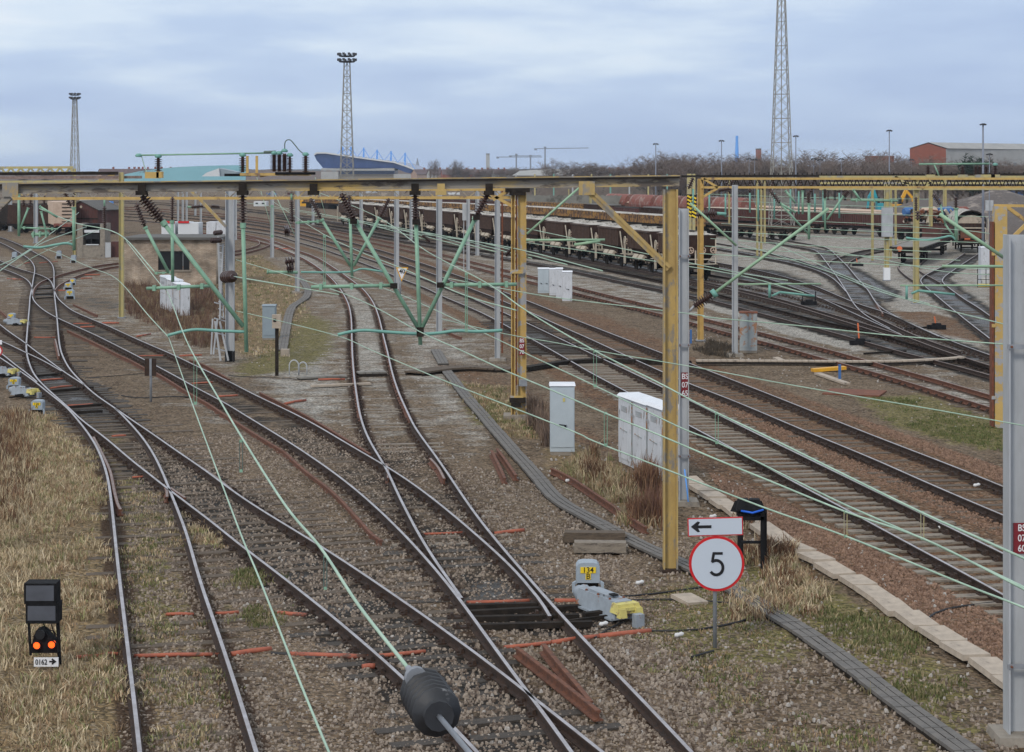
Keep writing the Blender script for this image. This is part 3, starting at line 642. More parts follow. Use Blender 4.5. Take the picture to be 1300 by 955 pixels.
# stones: every stone has a tone of its own
st = mrange(sep.outputs[0], 0, 1, .4, 1.7)
st = mixc(1.0, c, st, 'MULTIPLY')
light = mrange(sep.outputs[1], .86, .9, 0, .65)
c = mixc(math_n('MULTIPLY', light, mrange(patch.outputs[0], .35, .6)), st, (.38, .35, .32))
c = mixc(mrange(sepb.outputs[2], .965, .975, 0, .4), c, (.42, .39, .36))
c = mixc(math_n('MULTIPLY', fac(z2[2], fine, .35), .85), c, (.055, .032, .021))
c = mixc(fac(z1[2], patch, .8, .22, .5), c, mixc(mrange(fine.outputs[0], .4, .6), (.010, .0095, .010), (.038, .034, .031)))
c = mixc(1.0, c, (.94, .82, .66), 'MULTIPLY')
L.new(c, bs.inputs['Base Color'])
bh = math_n('ADD', math_n('MULTIPLY', vor.outputs['Distance'], -1.0), math_n('MULTIPLY', fine.outputs[0], .5))
bp = N.new('ShaderNodeBump'); bp.inputs['Strength'].default_value = 1.0; bp.inputs['Distance'].default_value = .055
L.new(bh, bp.inputs['Height']); L.new(bp.outputs[0], bs.inputs['Normal'])
L.new(mrange(fac(z1[2], patch, .9, .5, .8), 0, 1, .95, .3), bs.inputs['Roughness'])
me.materials.append(gm)

# ------------------------------------------------------------------ loose stones and grass (uncountable)
def inside(px, py, poly):
    ins = False; n = len(poly)
    for i in range(n):
        x1, y1 = poly[i]; x2, y2 = poly[(i+1) % n]
        if (y1 > py) != (y2 > py) and px < (x2-x1)*(py-y1)/(y2-y1)+x1: ins = not ins
    return ins
def scatter(px_poly, n, bias=1.0, soft=0):
    W = [G(*p) for p in px_poly]; poly = [(w.x, w.y) for w in W]
    edge = []
    for i in range(len(poly)):
        a, b = poly[i], poly[(i+1) % len(poly)]
        for k in range(10): edge.append((a[0]+(b[0]-a[0])*k/10, a[1]+(b[1]-a[1])*k/10))
    xs = [p[0] for p in poly]; ys = [p[1] for p in poly]; out = []
    tries = 0
    while len(out) < n and tries < n*30:
        tries += 1
        x = random.uniform(min(xs), max(xs)); y = min(ys)+(max(ys)-min(ys))*random.random()**bias
        if not inside(x, y, poly): continue
        if soft:
            e = min(math.hypot(x-q[0], y-q[1]) for q in edge)
            k = mnoise.noise((x*.9, y*.55, 2.3))+.6*mnoise.noise((x*2.6, y*2.0, 7.1))+min(e/soft, 1)*.75-.5
            if k < random.uniform(-.12, .2): continue
        out.append((x, y))
    return out
def stones(name, pts, smin, smax, matl, label):
    V = []; Fc = []
    for x, y in pts:
        s = random.uniform(smin, smax); b = len(V); a0 = random.uniform(0, 6)
        for k in range(5):
            a = a0+k*1.2566+random.uniform(-.3, .3); r = s*random.uniform(.7, 1.15)
            V.append((x+r*math.cos(a), y+r*math.sin(a), -.01))
        for k in range(5):
            a = a0+k*1.2566+random.uniform(-.3, .3); r = s*random.uniform(.35, .7)
            V.append((x+r*math.cos(a), y+r*math.sin(a), s*random.uniform(.5, 1.0)))
        Fc += [(b+k, b+(k+1) % 5, b+5+(k+1) % 5, b+5+k) for k in range(5)]+[tuple(b+5+k for k in range(5))]
    m = bpy.data.meshes.new(name); m.from_pydata(V, [], Fc); m.materials.append(matl)
    o = bpy.data.objects.new(name, m); col.objects.link(o); tag(o, label, None, None, 'stuff'); return o
mm('stone_mix', (.11, .08, .06), (.34, .28, .225), scale=7, rough=.95, lo=.42, hi=.58)
mm('stone_pale', (.42, .39, .36), (.3, .27, .24), scale=7, rough=.95)
stones('ballast_stones', scatter([(170,560),(420,540),(700,620),(860,800),(940,960),(150,960)], 34000, 1.35)+scatter([(700,600),(1290,900),(1290,960),(800,960)], 6000, 1.0), .014, .042, M['stone_mix'], 'loose grey and brown ballast stones lying between the front tracks')
stones('pale_rubble', scatter([(560,560),(860,560),(1290,800),(1290,950),(300,950),(300,700)], 1300, 1.2)+scatter([(300,440),(560,440),(700,560),(400,560)], 200)+scatter([(860,380),(1250,470),(1250,560),(860,440)], 350), .016, .045, M['stone_pale'], 'scattered pale rubble and chippings on the dirt')

mm('stone_brown', (.13, .075, .05), (.30, .19, .13), scale=7, rough=.95, lo=.4, hi=.6)
stones('brown_ballast', scatter([(900,600),(1000,640),(1290,795),(1290,870),(1180,800),(1100,748),(1000,690),(930,650)], 9000)+scatter([(880,500),(1060,590),(1290,690),(1290,665),(1060,575),(880,490)], 4000)+scatter([(1000,500),(1290,620),(1290,600),(1100,535)], 2500), .015, .036, M['stone_brown'], 'rusty brown ballast stones heaped along the main lines')
def blades(name, specs, label):
    """specs: list of (px polygon, count, height range, palette, lean)"""
    V = []; Fc = []; C = []
    for poly, n, (h0, h1), pal, lean, bias in specs:
        pts = scatter(poly, n//7, bias, .7)
        for (x0, y0) in pts:
            tone = random.uniform(.7, 1.25); cc = pal[random.randrange(len(pal))]; hh = random.uniform(h0, h1)*random.uniform(.6, 1.2)
            for q in range(7):
                x = x0+random.gauss(0, .06); y = y0+random.gauss(0, .06); a = random.uniform(0, 6.283); w = random.uniform(.007, .014)
                h = hh*random.uniform(.5, 1.1); l = h*random.uniform(0, lean); la = random.uniform(0, 6.283)
                b = len(V)
                mx_, my_ = x+l*.35*math.cos(la), y+l*.35*math.sin(la)
                V += [(x-w*math.cos(a), y-w*math.sin(a), -.02), (x+w*math.cos(a), y+w*math.sin(a), -.02), (mx_+w*.7*math.cos(a), my_+w*.7*math.sin(a), h*.6), (mx_-w*.7*math.cos(a), my_-w*.7*math.sin(a), h*.6), (x+l*math.cos(la), y+l*math.sin(la), h*.95)]
                Fc += [(b, b+1, b+2, b+3), (b+3, b+2, b+4)]
                t = tone*random.uniform(.8, 1.2); C += [(cc[0]*t, cc[1]*t, cc[2]*t, 1)]*5
    m = bpy.data.meshes.new(name); m.from_pydata(V, [], Fc)
    at = m.color_attributes.new('tint', 'FLOAT_COLOR', 'POINT'); at.data.foreach_set('color', np.array(C, np.float32).ravel())
    m.materials.append(M['blades']); o = bpy.data.objects.new(name, m); col.objects.link(o); tag(o, label, None, None, 'stuff'); return o
TAN = [(.50, .41, .27), (.44, .345, .22), (.56, .465, .32), (.40, .28, .17), (.27, .19, .12), (.26, .26, .12)]
BRN = [(.16, .085, .05), (.20, .11, .06), (.12, .07, .05), (.24, .15, .09)]
GRN = [(.10, .12, .04), (.15, .16, .065), (.22, .2, .10), (.28, .23, .13)]
blades('dry_grass', [
    ([(-60,525),(60,525),(100,540),(125,565),(137,610),(141,690),(150,770),(163,900),(166,980),(-260,980)], 112000, (.08, .22), TAN, .9, 1.0),
    ([(-60,600),(40,600),(60,700),(40,900),(-260,980)], 9000, (.2, .4), TAN[:3], .9, 1.0),
    ([(-20,520),(40,525),(42,660),(0,680),(-80,640)], 8000, (.25, .5), BRN+TAN[:2], .5, 1.0)], 'tan dry grass covering the bank at the lower left around the ground signal')
blades('track_grass', [
    ([(150,600),(205,610),(235,690),(270,800),(310,900),(330,960),(182,960),(168,860),(152,730)], 7000, (.04, .13), GRN+TAN, .9, 1.0),
    ([(300,690),(380,750),(330,850),(300,850),(270,760)], 2600, (.04, .13), GRN, .9, 1.0),
    ([(230,655),(290,690),(300,740),(250,710)], 1200, (.06, .18), TAN, .9, 1.0)], 'short tufts of grass growing between the rails at the lower left')
blades('weeds', [
    ([(732,560),(790,592),(850,636),(856,690),(800,672),(735,626),(700,590)], 15000, (.12, .35), TAN+GRN[2:], .7, 1.0),
    ([(915,690),(1000,685),(1050,735),(1060,790),(1000,800),(930,790)], 7000, (.08, .26), TAN+BRN[:1], .9, 1.0),
    ([(1000,740),(1180,810),(1240,890),(1130,930),(1010,800)], 6000, (.04, .12), GRN, .8, 1.0),
    ([(820,730),(900,720),(1000,800),(1180,960),(900,960),(800,830)], 7000, (.02, .08), GRN+TAN[3:], .9, 1.0),
    ([(560,482),(650,492),(690,520),(700,560),(650,560),(600,520)], 7000, (.05, .16), GRN+TAN, .8, 1.0),
    ([(280,332),(330,324),(375,352),(398,402),(380,445),(330,470),(285,440),(262,380)], 12000, (.06, .18), GRN+TAN, .8, 1.0),
    ([(1090,505),(1170,503),(1290,545),(1290,575),(1240,570),(1130,540)], 5000, (.04, .1), GRN[:2], .8, 1.0)], 'mixed green and straw coloured weeds in the patches around the cabinets and masts')
blades('brown_brush', [
    ([(795,596),(848,622),(852,692),(812,682),(790,640)], 4600, (.3, .85), [(.19, .095, .055), (.25, .15, .09), (.15, .08, .06)], .4, 1.0),
    ([(735,560),(760,580),(775,640),(745,620)], 3000, (.3, .6), BRN+TAN[:1], .4, 1.0),
    ([(670,520),(700,528),(702,572),(672,560)], 3500, (.3, .75), [(.2, .14, .1), (.15, .11, .09)], .5, 1.0),
    ([(155,362),(278,366),(302,400),(300,448),(240,440),(160,400)], 10000, (.3, .7), [(.12, .07, .055), (.15, .09, .065), (.19, .13, .08)], .7, 1.0),
    ([(935,660),(1010,705),(1000,750),(940,720)], 2200, (.2, .5), BRN+TAN[2:3], .7, 1.0),
    ([(880,432),(940,436),(930,455),(880,450)], 2500, (.1, .3), [(.06, .05, .04), (.09, .07, .05)], .8, 1.0)], 'dead brown stalks and brambles standing around the cabinets and brick building')
# ------------------------------------------------------------------ masts, portals and overhead line
def hsec(mb, x, y, z0, z1, w=.22, d=.2, t=.02, mi=0, rz=0.0):
    c = Vector((x, y, (z0+z1)/2)); h = z1-z0; Rz = Matrix.Rotation(rz, 4, 'Z')
    mb.box(c, (w-2*t-.004, .014, h), mi=mi, M=Rz)
    for s in (-1, 1):
        mb.box(c+(Rz @ Vector((s*(w/2-t/2), 0, 0))), (t, d, h), mi=mi, M=Rz)
def footing(mb, x, y, w=.7, mi=1): mb.box((x, y, .02), (w, w, .16), mi=mi, taper=(.9, .9))
def mast(px, yt, yb, label, wpx=None, matk='galv', rz=0.0, group='grey steel overhead line masts', foot=True, name='line_mast', plate=None, w=None):
    g = G(px, yb); Z = g.y; top = P(px, yt, Z).z
    t = thing(name, label, 'mast', g, group)
    w = w or ((wpx or 5)*Z/F)
    mb = MB(); hsec(mb, g.x, g.y, -.1, top, w, w*1.0, max(.012, w*.07), rz=rz); mb.build('column', M[matk], t)
    b = MB(); b.box((g.x, g.y, .03), (w*1.6, w*1.6, .06)); b.build('base_plate', M['galv_dark'], t)
    if foot:
        f = MB(); footing(f, g.x, g.y, .7, 0); f.build('footing', M['concrete'], t)
    return t, g, top
def plate(parent, cx, py0, py1, Z, lines, wpx, toward=.16):
    a = P(cx, py0, Z-toward); b = P(cx, py1, Z-toward); wd = wpx*(Z-toward)/F; h = a.z-b.z
    mb = MB(); mb.box((a.x, Z-toward, (a.z+b.z)/2), (wd, .008, h)); p = mb.build('number_plate', M['plate_red'], parent)
    n = len(lines); rh = h/n
    for i, s in enumerate(lines):
        lettering(s, rh*.92, (a.x, Z-toward-.007, a.z-rh*(i+.5)), p, M['sign_white'], sx=.85)

# big near masts
t, g, top = mast(1292, 298, 938, 'big pale mast at the right edge with dark red plate reading BS 07 60', w=.31)
plate(t, 1297, 664, 703, g.y, ['BS', '07', '60'], 21, .02)
m1290 = (g, top)
t, g, top = mast(868, 265, 640, 'grey mast right behind the yellow portal leg, red plate reading BS 07 65', w=.215)
plate(t, 869.5, 473, 505, g.y, ['BS', '07', '65'], 9.5, .02)
mb = MB(); mb.tube([P(869, 596, g.y-.16), P(872, 620, g.y-.2), P(874, 641, g.y-.3)], .018, 6); mb.build('earth_cable', M['sky_blue'], t)
m868 = (g, top)
for (pm, zs_) in ((868, (1.1, 3.6, 5.6)), (1292, (1.0, 5.2))):
    root = [o for o in bpy.data.objects if o.get('category') == 'mast' and abs(o.location.x-G(pm, 640 if pm == 868 else 938).x) < .05][0]
    for z_ in zs_:
        mb = MB(); gx_, gy_ = root.location.x, root.location.y; w_ = .25 if pm == 868 else .34
        mb.box((gx_, gy_-w_*.5, z_), (w_+.02, .025, .06)); bd = mb.build('clamp_band', M['galv_dark'], root)
        for s_ in (-1, 1):
            mb = MB(); mb.lathe((gx_+s_*w_*.38, gy_-w_*.5-.01, z_), (gx_+s_*w_*.38, gy_-w_*.5-.04, z_), [(0, .016), (1, .016)], 6); mb.build('bolt', M['rust'], bd)
mast(933, 235, 452, 'grey mast standing left of the rust stained grey cabinet', 7)
mast(631.5, 238, 458, 'grey mast with a brown cable strip left of the twin yellow portal leg', 7)
mb = MB(); gg = G(631.5, 458); mb.box((gg.x+.19, gg.y, 3.6), (.07, .05, 6.6)); o = mb.build('cable_strip', M['rust']); tag(o, 'brown cable strip running up beside the grey mast left of the twin yellow leg', 'cable')
mast(557.5, 238, 425, 'grey mast just right of the big green V bracket', 7.4)
mast(594.3, 250, 345, 'thin grey mast carrying a small grey box beside the hopper train', 4.4)
mast(606, 240, 326, 'slim grey mast close to the train of hopper wagons', 5)
mast(503.5, 240, 369, 'grey mast behind the yellow edged triangle sign', 6)
mast(458.5, 244, 294.5, 'short looking grey mast against the dark hopper train left of the centre mast', 4)
mast(522, 242, 306, 'slim grey mast in front of the hopper train right of the triangle sign', 4)
mast(397.5, 244, 286, 'distant thin grey mast above the curving centre track', 3.3)
t, g, top = mast(377.5, 236, 372, 'grey mast on the grass at the start of the grey cable trough', 5.2)
mast(345.5, 240, 328.5, 'grey mast left of the trough where the siding loops round', 4.4)
far = [(226, 288), (232, 286), (248, 275), (255, 284), (295, 301), (237, 290), (299.5, 305)]
for i, (px, yb) in enumerate(far):
    mast(px, 242, yb, 'thin distant grey mast, %s of the seven above and right of the brick building' % ORD[[226, 232, 237, 248, 255, 295, 299.5].index(px)], 2.4, foot=False)
for i, (px, yt, yb) in enumerate([(3.5, 262, 292), (13, 246, 294), (45.5, 243, 309)]):
    mast(px, yt, yb, ['stubby grey post at the far left edge below the portal knee', 'grey mast just right of the stubby post at the left edge', 'grey mast left of the cream wagon with green brackets round it'][i], [4, 4, 4.6][i], foot=False)

# mast with the leaning lattice at the left
g = G(292, 459); Z = g.y
t = thing('line_mast', 'broad grey mast with leaning lattice stays right of the brick building', 'mast', g)
mb = MB(); hsec(mb, g.x, Z, -.05, 7.0, .33, .3, .03); mb.build('column', M['galv'], t)
mb = MB(); hsec(mb, g.x, Z-.02, .0, .42, .35, .32, .03); mb.build('base', M['black'], t)
mb = MB()
for s in (0, 1):
    mb.bar(P(279-s*6, 408, Z-.2-s), P(290-s*10, 458, Z-.2-s), .07)
    mb.bar(P(270+s*6, 405, Z-.5), P(268+s*3, 450, Z-.5), .06)
for yy in (385, 405, 423, 443): mb.bar(P(272, yy-1, Z-.3), P(287, yy+3, Z-.1), .05)
mb.bar(P(277, 300, Z-.2), P(280, 405, Z-.2), .07)
for yy in range(302, 404, 9): mb.bar(P(277.5, yy, Z-.2), P(283, yy+2, Z-.3), .035)
mb.bar(P(279, 322, Z-.2), P(284, 405, Z-.2), .05); mb.bar(P(283, 310, Z-.3), P(279, 405, Z-.3), .06)
mb.build('lattice_stay', M['galv'], t)
mb = MB(); mb.insul(P(280, 305, Z-.3), P(268, 305.5, Z-1.2), .11, 7); mb.insul(P(281, 295, Z-.3), P(272, 296, Z-1.2), .1, 6); mb.build('insulator', M['ceramic'], t)
mb = MB(); mb.insul(P(285, 352, Z-.3), P(296, 351, Z-3.5), .24, 4); mb.build('insulator', M['ceramic'], t)

# yellow posts on the right side
def ypost(px, yt, yb, wpx, label, matk='yellow_faded', low=None):
    return mast(px, yt, yb, label, wpx, matk, group='yellow painted portal legs and posts', foot=False, name='portal_post')
ypost(889.3, 227, 433, 7.2, 'clean bright yellow post standing left of the grey mast and stained cabinet', 'yellow_clean')
ypost(1163, 226, 386, 6.6, 'pale yellow post with a bare concrete foot in the middle of the right hand yard')
t, g, top = ypost(1125.5, 224, 356.5, 5.6, 'faded yellow post with a grey box strapped to it and a white painted foot')
mb = MB(); mb.box((g.x, g.y-.25, P(0, 282, g.y).z), (.75, .3, 2.0)); mb.build('equipment_box', M['galv'], t)
mb = MB(); mb.box((g.x, g.y-.03, .45), (.42, .42, .9)); mb.build('white_foot', M['sign_white'], t)
ypost(1107.5, 238, 332, 3, 'thin faded post behind and left of the post with the grey box')
for i, (px, yt, yb, wp) in enumerate([(961.3, 226, 327, 2.6), (966.3, 226, 327, 2.6), (970.8, 226, 310, 2.4)]): ypost(px, yt, yb, wp, '%s of three slim yellow grey posts standing close together in the yard' % ['left', 'middle', 'right'][i])
ypost(925.7, 226, 301, 2.4, 'thin pale post just left of the grey mast, seen over the front hopper wagon')
ypost(1181.6, 240, 318, 4.2, 'faded yellow post between the flat wagon and the sloping black insulator')
ypost(1199.5, 224, 300, 4, 'yellow post behind the scrap loaded wagon, right one of two')
ypost(1130.8, 226, 330, 2.6, 'narrow yellow post tucked behind the grey box post')
ypost(1137, 232, 322, 2.4, 'narrow pale post right of the grey box post near the digger arm')
ypost(737, 240, 270, 2, 'short yellow post seen under the portal brace, right of the blue cabins')
ypost(722, 240, 262, 1.6, 'thin pale post between the two blue cabins')
ypost(749.5, 240, 281, 3.4, 'pale post rising beside the portal brace over the yellow wagons')
# striped posts
for i, px in enumerate((875, 880.8)):
    g = G(px, 301+i*2); t = thing('striped_post', '%s old post banded with yellow and black hazard stripes behind the clean yellow post' % ['left', 'right'][i], 'post', g)
    mb = MB(); mb.box((g.x, g.y, 3.6), (.5-.2*i, .4, 7.3)); mb.build('shaft', M['yellow_faded'], t)
    for j in range(6):
        mb = MB(); z = 4.6-j*.42
        mb.box((g.x, g.y-.25, z), (.56, .05, .19), M=Matrix.Rotation(R(28), 4, 'Y')); mb.build('stripe', M['sign_yellow'], t)
    mb = MB(); mb.box((g.x, g.y-.215, 3.6), (.6, .03, 2.6)); mb.build('backing', M['black'], t)
# right edge patchy leg
g = G(1268, 543); Z = g.y; top = P(0, 262, Z).z
t = thing('blotchy_portal', 'blotchy yellow and grey portal leg beside the pale mast at the right edge', 'portal', g)
mb = MB(); mb.box((g.x+.03, Z, top/2), (.36, .3, top)); mb.build('column', M['yellow_patchy'], t)
mb = MB(); mb.box((g.x-.21, Z-.02, top/2-.2), (.06, .3, top-.5)); mb.build('flange', M['rust'], t)
mb = MB(); mb.bar(P(1277, 262, Z), P(1330, 300, Z), .1); mb.bar(P(1277, 310, Z), P(1320, 268, Z), .1); mb.bar(P(1262, 261, Z), P(1340, 262, Z), .08); mb.build('brace', M['yellow_clean'], t)
for k in range(3):
    mb = MB(); mb.box((g.x-.19, Z-.17, .9+k*2.1), (.12, .02, .1)); mb.build('batten', M['yellow_patchy'], t)

# --- front portal: a heavy weathered beam on a leg at the right
ZF = 35.5
t = thing('front_portal', 'near weathered yellow and grey portal beam spanning the whole left side with one leg', 'portal', G(851, 725))
a = P(-120, 235, ZF); b = P(862.5, 223.6, ZF)
dz = -.26
I = [(-.11, -.26), (.11, -.26), (.11, -.24), (.012, -.225), (.012, -.035), (.11, -.02), (.11, 0), (-.11, 0), (-.11, -.02), (-.012, -.035), (-.012, -.225), (-.11, -.24)]
I = [(x, z*.73+.13) for x, z in I]
n = 36; path = [a.lerp(b, i/n) for i in range(n+1)]; mb = MB()
mb.sweep([Vector((p.x, p.y, p.z-.13)) for p in path], I, [0]*12)
mb.build('beam', M['beam_grey'], t)
mb = MB(); mb.sweep([Vector((p.x, p.y, p.z+.006)) for p in path], [(-.115, -.004), (.115, -.004), (.115, .012), (-.115, .012)], [0]*4); mb.build('top_flange', M['yellow_paint'], t)
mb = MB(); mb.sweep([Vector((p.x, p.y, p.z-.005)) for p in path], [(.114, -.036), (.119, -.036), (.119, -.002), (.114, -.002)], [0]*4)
mb.build('flange_shade_line', M['grime_and_shade'], t)  # dark strip paints the shade below the top flange
gc = G(851, 725)
mb = MB(); hsec(mb, gc.x, ZF, -.05, b.z-.25, .27, .24, .03); mb.build('leg', M['yellow_paint'], t)
mb = MB(); mb.box((gc.x, ZF, .02), (.36, .34, .06)); mb.build('base_plate', M['rail_side'], t)
mb = MB(); mb.bar(P(744, 239, ZF), P(849, 341, ZF), .17, .13); mb.bar(P(744.8, 238, ZF-.1), P(849.8, 340, ZF-.1), .03, .03); mb.build('knee_brace', M['yellow_paint'], t)
mb = MB(); mb.bar(P(12, 250, ZF), P(-90, 350, ZF), .17, .13); mb.build('knee_brace', M['beam_grey'], t)
gl = P(-106, 725, ZF); mb = MB(); hsec(mb, gl.x, ZF, -.05, a.z-.25, .27, .24, .03); mb.build('leg', M['yellow_paint'], t)
for px in (13, 745):
    mb = MB(); mb.box(P(px, 239 if px > 100 else 241, ZF-.125), (.3, .02, .26)); mb.build('splice_plate', M['yellow_paint'] if px != 258 else M['rail_side'], t)
for px in (180, 308, 398, 527, 621, 560): 
    mb = MB(); mb.box(P(px, 240, ZF-.13), (.14, .06, .2)); mb.box(P(px, 245, ZF-.1), (.2, .2, .08)); mb.build('hanger_bracket', M['grime_and_shade'] if px != 560 else M['yellow_paint'], t)

# --- switching gear on the front beam
t = thing('switch_gear', 'row of brown insulators and a green busbar standing on the near portal beam', 'switchgear', P(300, 226, ZF))
def insp(px, yt, yb, r, Z, parent, n=8, name='insulator', px2=None):
    mb = MB(); mb.insul(P(px, yb, Z), P(px2 or px, yt, Z), r, n); return mb.build(name, M['ceramic'], parent)
insp(201, 200, 221, .075, ZF, t); insp(308, 199, 219, .075, ZF, t)
for px, r in ((348, .085), (354.6, .085), (361.2, .09)): insp(px, 195, 218, r, ZF, t, 13)
insp(368, 199, 219, .06, ZF, t, 9); insp(388, 197, 220, .075, ZF, t, 9)
mb = MB(); mb.tube([P(173, 197.3, ZF), P(350, 194.2, ZF)], .018, 6); mb.build('busbar', M['mint'], t)
for px, y in ((176, 197), (201, 198), (308, 196.5), (348, 194), (354.6, 194), (361.2, 191), (368, 196.5), (388, 195.5)):
    mb = MB(); mb.lathe(P(px, y+2.5, ZF), P(px, y-2, ZF), [(0, .05), (.4, .07), (1, .035)], 10); mb.build('terminal_cap', M['teal'], t)
for px in (314, 326):
    mb = MB(); mb.bar(P(px, 224, ZF), P(px, 198, ZF), .045); mb.build('support', M['yellow_clean'], t)
mb = MB(); mb.box(P(194, 222.5, ZF), (.26, .2, .12)); mb.box(P(203, 222, ZF), (.1, .2, .12)); mb.build('bracket', M['yellow_clean'], t)
mb = MB(); mb.box(P(350, 221.5, ZF), (1.3, .3, .05)); mb.bar(P(330, 224, ZF), P(346, 221, ZF), .04); mb.build('mounting_frame', M['yellow_clean'], t)
mb = MB(); mb.box(P(375, 220.3, ZF-.16), (.75, .05, .05)); mb.build('linkage', M['black'], t)
mb = MB(); mb.box(P(302, 222.3, ZF), (.5, .06, .05)); mb.build('linkage', M['black'], t)
arc = [(361.5, 190), (361.5, 183), (363, 179), (366.5, 177.5), (370, 179), (375, 185), (380, 191), (385, 195)]
mb = MB(); mb.tube([P(x, y, ZF) for x, y in spline(arc, 4)], .011, 6); mb.build('jumper', M['dark_wire'], t)
mb = MB(); mb.tube([P(180, 199, ZF), P(183, 210, ZF), P(187, 221, ZF)], .009, 5); mb.build('jumper', M['wire'], t)
mb = MB(); mb.tube([P(335, 193.5, ZF), P(350, 193, ZF)], .03, 6); mb.build('isolator_blade', M['dark_wire'], t)

# --- hanging bracket assemblies
def hang(label, Z, ins, tubes, arms=(), curves=(), group='green tube brackets hanging from the portals'):
    c = tubes[0][0] if tubes else ins[0][0]
    t = thing('wire_bracket', label, 'wire bracket', P(c[0], c[1], Z), group)
    for (p, q, r, n) in ins:
        mb = MB(); mb.insul(P(*p, Z), P(*q, Z), r, n); mb.build('insulator', M['ceramic'], t)
    for (p, q, r) in tubes:
        mb = MB(); mb.tube([P(*p, Z), P(*q, Z)], r, 8)
        mb.lathe(P(*p, Z), P(p[0]+(q[0]-p[0])*.04, p[1]+(q[1]-p[1])*.04, Z), [(0, r*1.5), (1, r*1.5)], 8)
        mb.build('tube', M['mint'], t)
    for (p, q, r) in arms:
        mb = MB(); mb.tube([P(*p, Z), P(*q, Z)], r, 8)
        for k in (.12, .5, .86):
            c_ = P(p[0]+(q[0]-p[0])*k, p[1]+(q[1]-p[1])*k, Z); mb.box(c_, (.06, r*3, r*3.4))
        mb.build('registration_tube', M['mint'], t)
    for pts, r in curves:
        mb = MB(); mb.tube([P(x, y, Z) for x, y in spline(pts, 5)], r, 8); mb.build('steady_arm', M['teal'], t)
    return t
hang('large green V shaped bracket in the centre, above the S bend of the track', ZF,
    [((527, 243), (527.5, 279), .085, 10), ((433, 246), (450, 279), .1, 9), ((620, 245), (605, 274), .1, 8)],
    [((528, 279), (533.7, 438), .038), ((450, 279), (531, 417), .038), ((605, 274), (536, 416), .038)],
    [((395, 364.5), (498, 362.5), .033), ((562, 362), (656, 361), .033)],
    [([(429, 425), (447, 421), (465, 419.5), (490, 421.5), (533, 424), (556, 423), (580, 420), (606, 421), (638, 419.5)], .03)])
mb = MB()
for px, py in ((533.5, 419), (533.5, 424), (500, 363), (559, 362), (449, 281), (605, 276), (528, 282)):
    mb.box(P(px, py, ZF-.05), (.13, .12, .1))
tag(mb.build('clamp_set', M['grime_and_shade']), 'dark clamps joining the tubes of the big green V bracket', 'clamp')
hang('large green bracket with a long slanting tube crossing the brick building', ZF,
    [((180, 249), (206, 281), .12, 9), ((308, 243), (308.5, 283), .085, 10)],
    [((206, 281), (309, 415), .042), ((308.5, 283), (312.8, 447), .038)],
    [((186, 366.3), (268, 363), .03)],
    [([(213, 426), (232, 421), (250, 418.5), (275, 420), (313, 421.5)], .028)])
hang('medium green bracket hanging in front of the brick building window', 52.0,
    [((219, 250), (218.5, 279), .075, 9), ((173, 258), (184, 288), .1, 8)],
    [((218.5, 280), (219.3, 358), .045), ((184, 288), (214, 346), .045)], [((196, 347), (219, 346), .02)], [])
hang('smaller green V bracket behind the large one, over the curve of the centre track', 57.5,
    [((443, 248), (444.5, 278), .08, 9), ((394, 252), (407, 277), .1, 8), ((494, 252), (483, 275), .1, 8)],
    [((444.5, 278), (447, 353), .045), ((408, 278), (445, 338), .045), ((482, 276), (449, 338), .045)],
    [((375, 283), (408, 281), .03)], [([(382, 345.5), (420, 346), (446, 345), (460, 341.5), (486, 345)], .03)])
hang('teal hanging tube with a bowed arm reaching left over the first turnout', 60.0,
    [((93.5, 240), (93.5, 262), .08, 8)], [((93.5, 263), (94, 318), .05)], [], [([(30, 313), (50, 314.5), (70, 311), (84, 309), (93, 311)], .04)])
hang('green bracket on the left between the two insulators beside the cream wagon', 66.0,
    [((30, 248), (30, 262), .08, 6), ((40, 246), (38, 263), .08, 6), ((56, 248), (56, 260), .08, 6)],
    [((24, 245), (24, 300), .05), ((50, 262), (73, 276), .04), ((36, 264), (25, 292), .035), ((52, 268), (60, 300), .035)],
    [((25, 289), (73, 291), .03), ((40, 298), (62, 297), .06)], [])
hang('dark vertical insulator hanging left of the brick building under the yellow beam', 60.0,
    [((132.5, 262), (133, 290), .09, 10), ((82, 244), (90, 262), .1, 7)], [((132.5, 252), (132.5, 262), .03)], [], [])
hang('vertical insulator with a short green arm above the grass mast', 57.5,
    [((370, 254), (371, 282), .09, 9)], [((370, 246), (370, 254), .03)], [], [])
hang('pair of short horizontal insulators on the grey masts behind the yellow brace', 80.0,
    [((243, 263), (258, 262), .1, 7), ((268, 262), (279, 263), .1, 6)], [((238, 263), (243, 263), .04)], [], [])
hang('round dark insulator seen end on left of the trough mast', 62.0,
    [((361, 294), (368, 293), .2, 3), ((362, 333), (374, 331), .17, 3), ((364, 341), (373, 340), .17, 3)], [((339, 345.5), (378, 346), .05)], [], [])
for i, (x0, lab) in enumerate([(977, 'left'), (1018, 'middle'), (1070, 'right')]):
    pass
hang('green tubes and sloping black insulators under the right portal, left cluster', 83.0,
    [((978, 242), (990, 258), .13, 6), ((1026.5, 243), (1026.5, 258), .13, 6), ((1047, 240), (1047, 252), .13, 6), ((1077, 243), (1070, 250), .14, 5)],
    [((1019, 242), (1019, 272), .05), ((1027, 258), (1027, 304), .06), ((1047.5, 252), (1047.5, 292), .045), ((997, 242), (1010, 258), .05), ((990, 258), (1010, 270), .05), ((1071, 249), (1050, 279), .05), ((1083, 241), (1093, 255), .05)],
    [((1080, 254), (1140, 255), .05)], [])
hang('faded tube and thin strut crossing in front of the maroon wagons', 84.0, [], [((990, 258), (1026, 297), .045)], [], [])
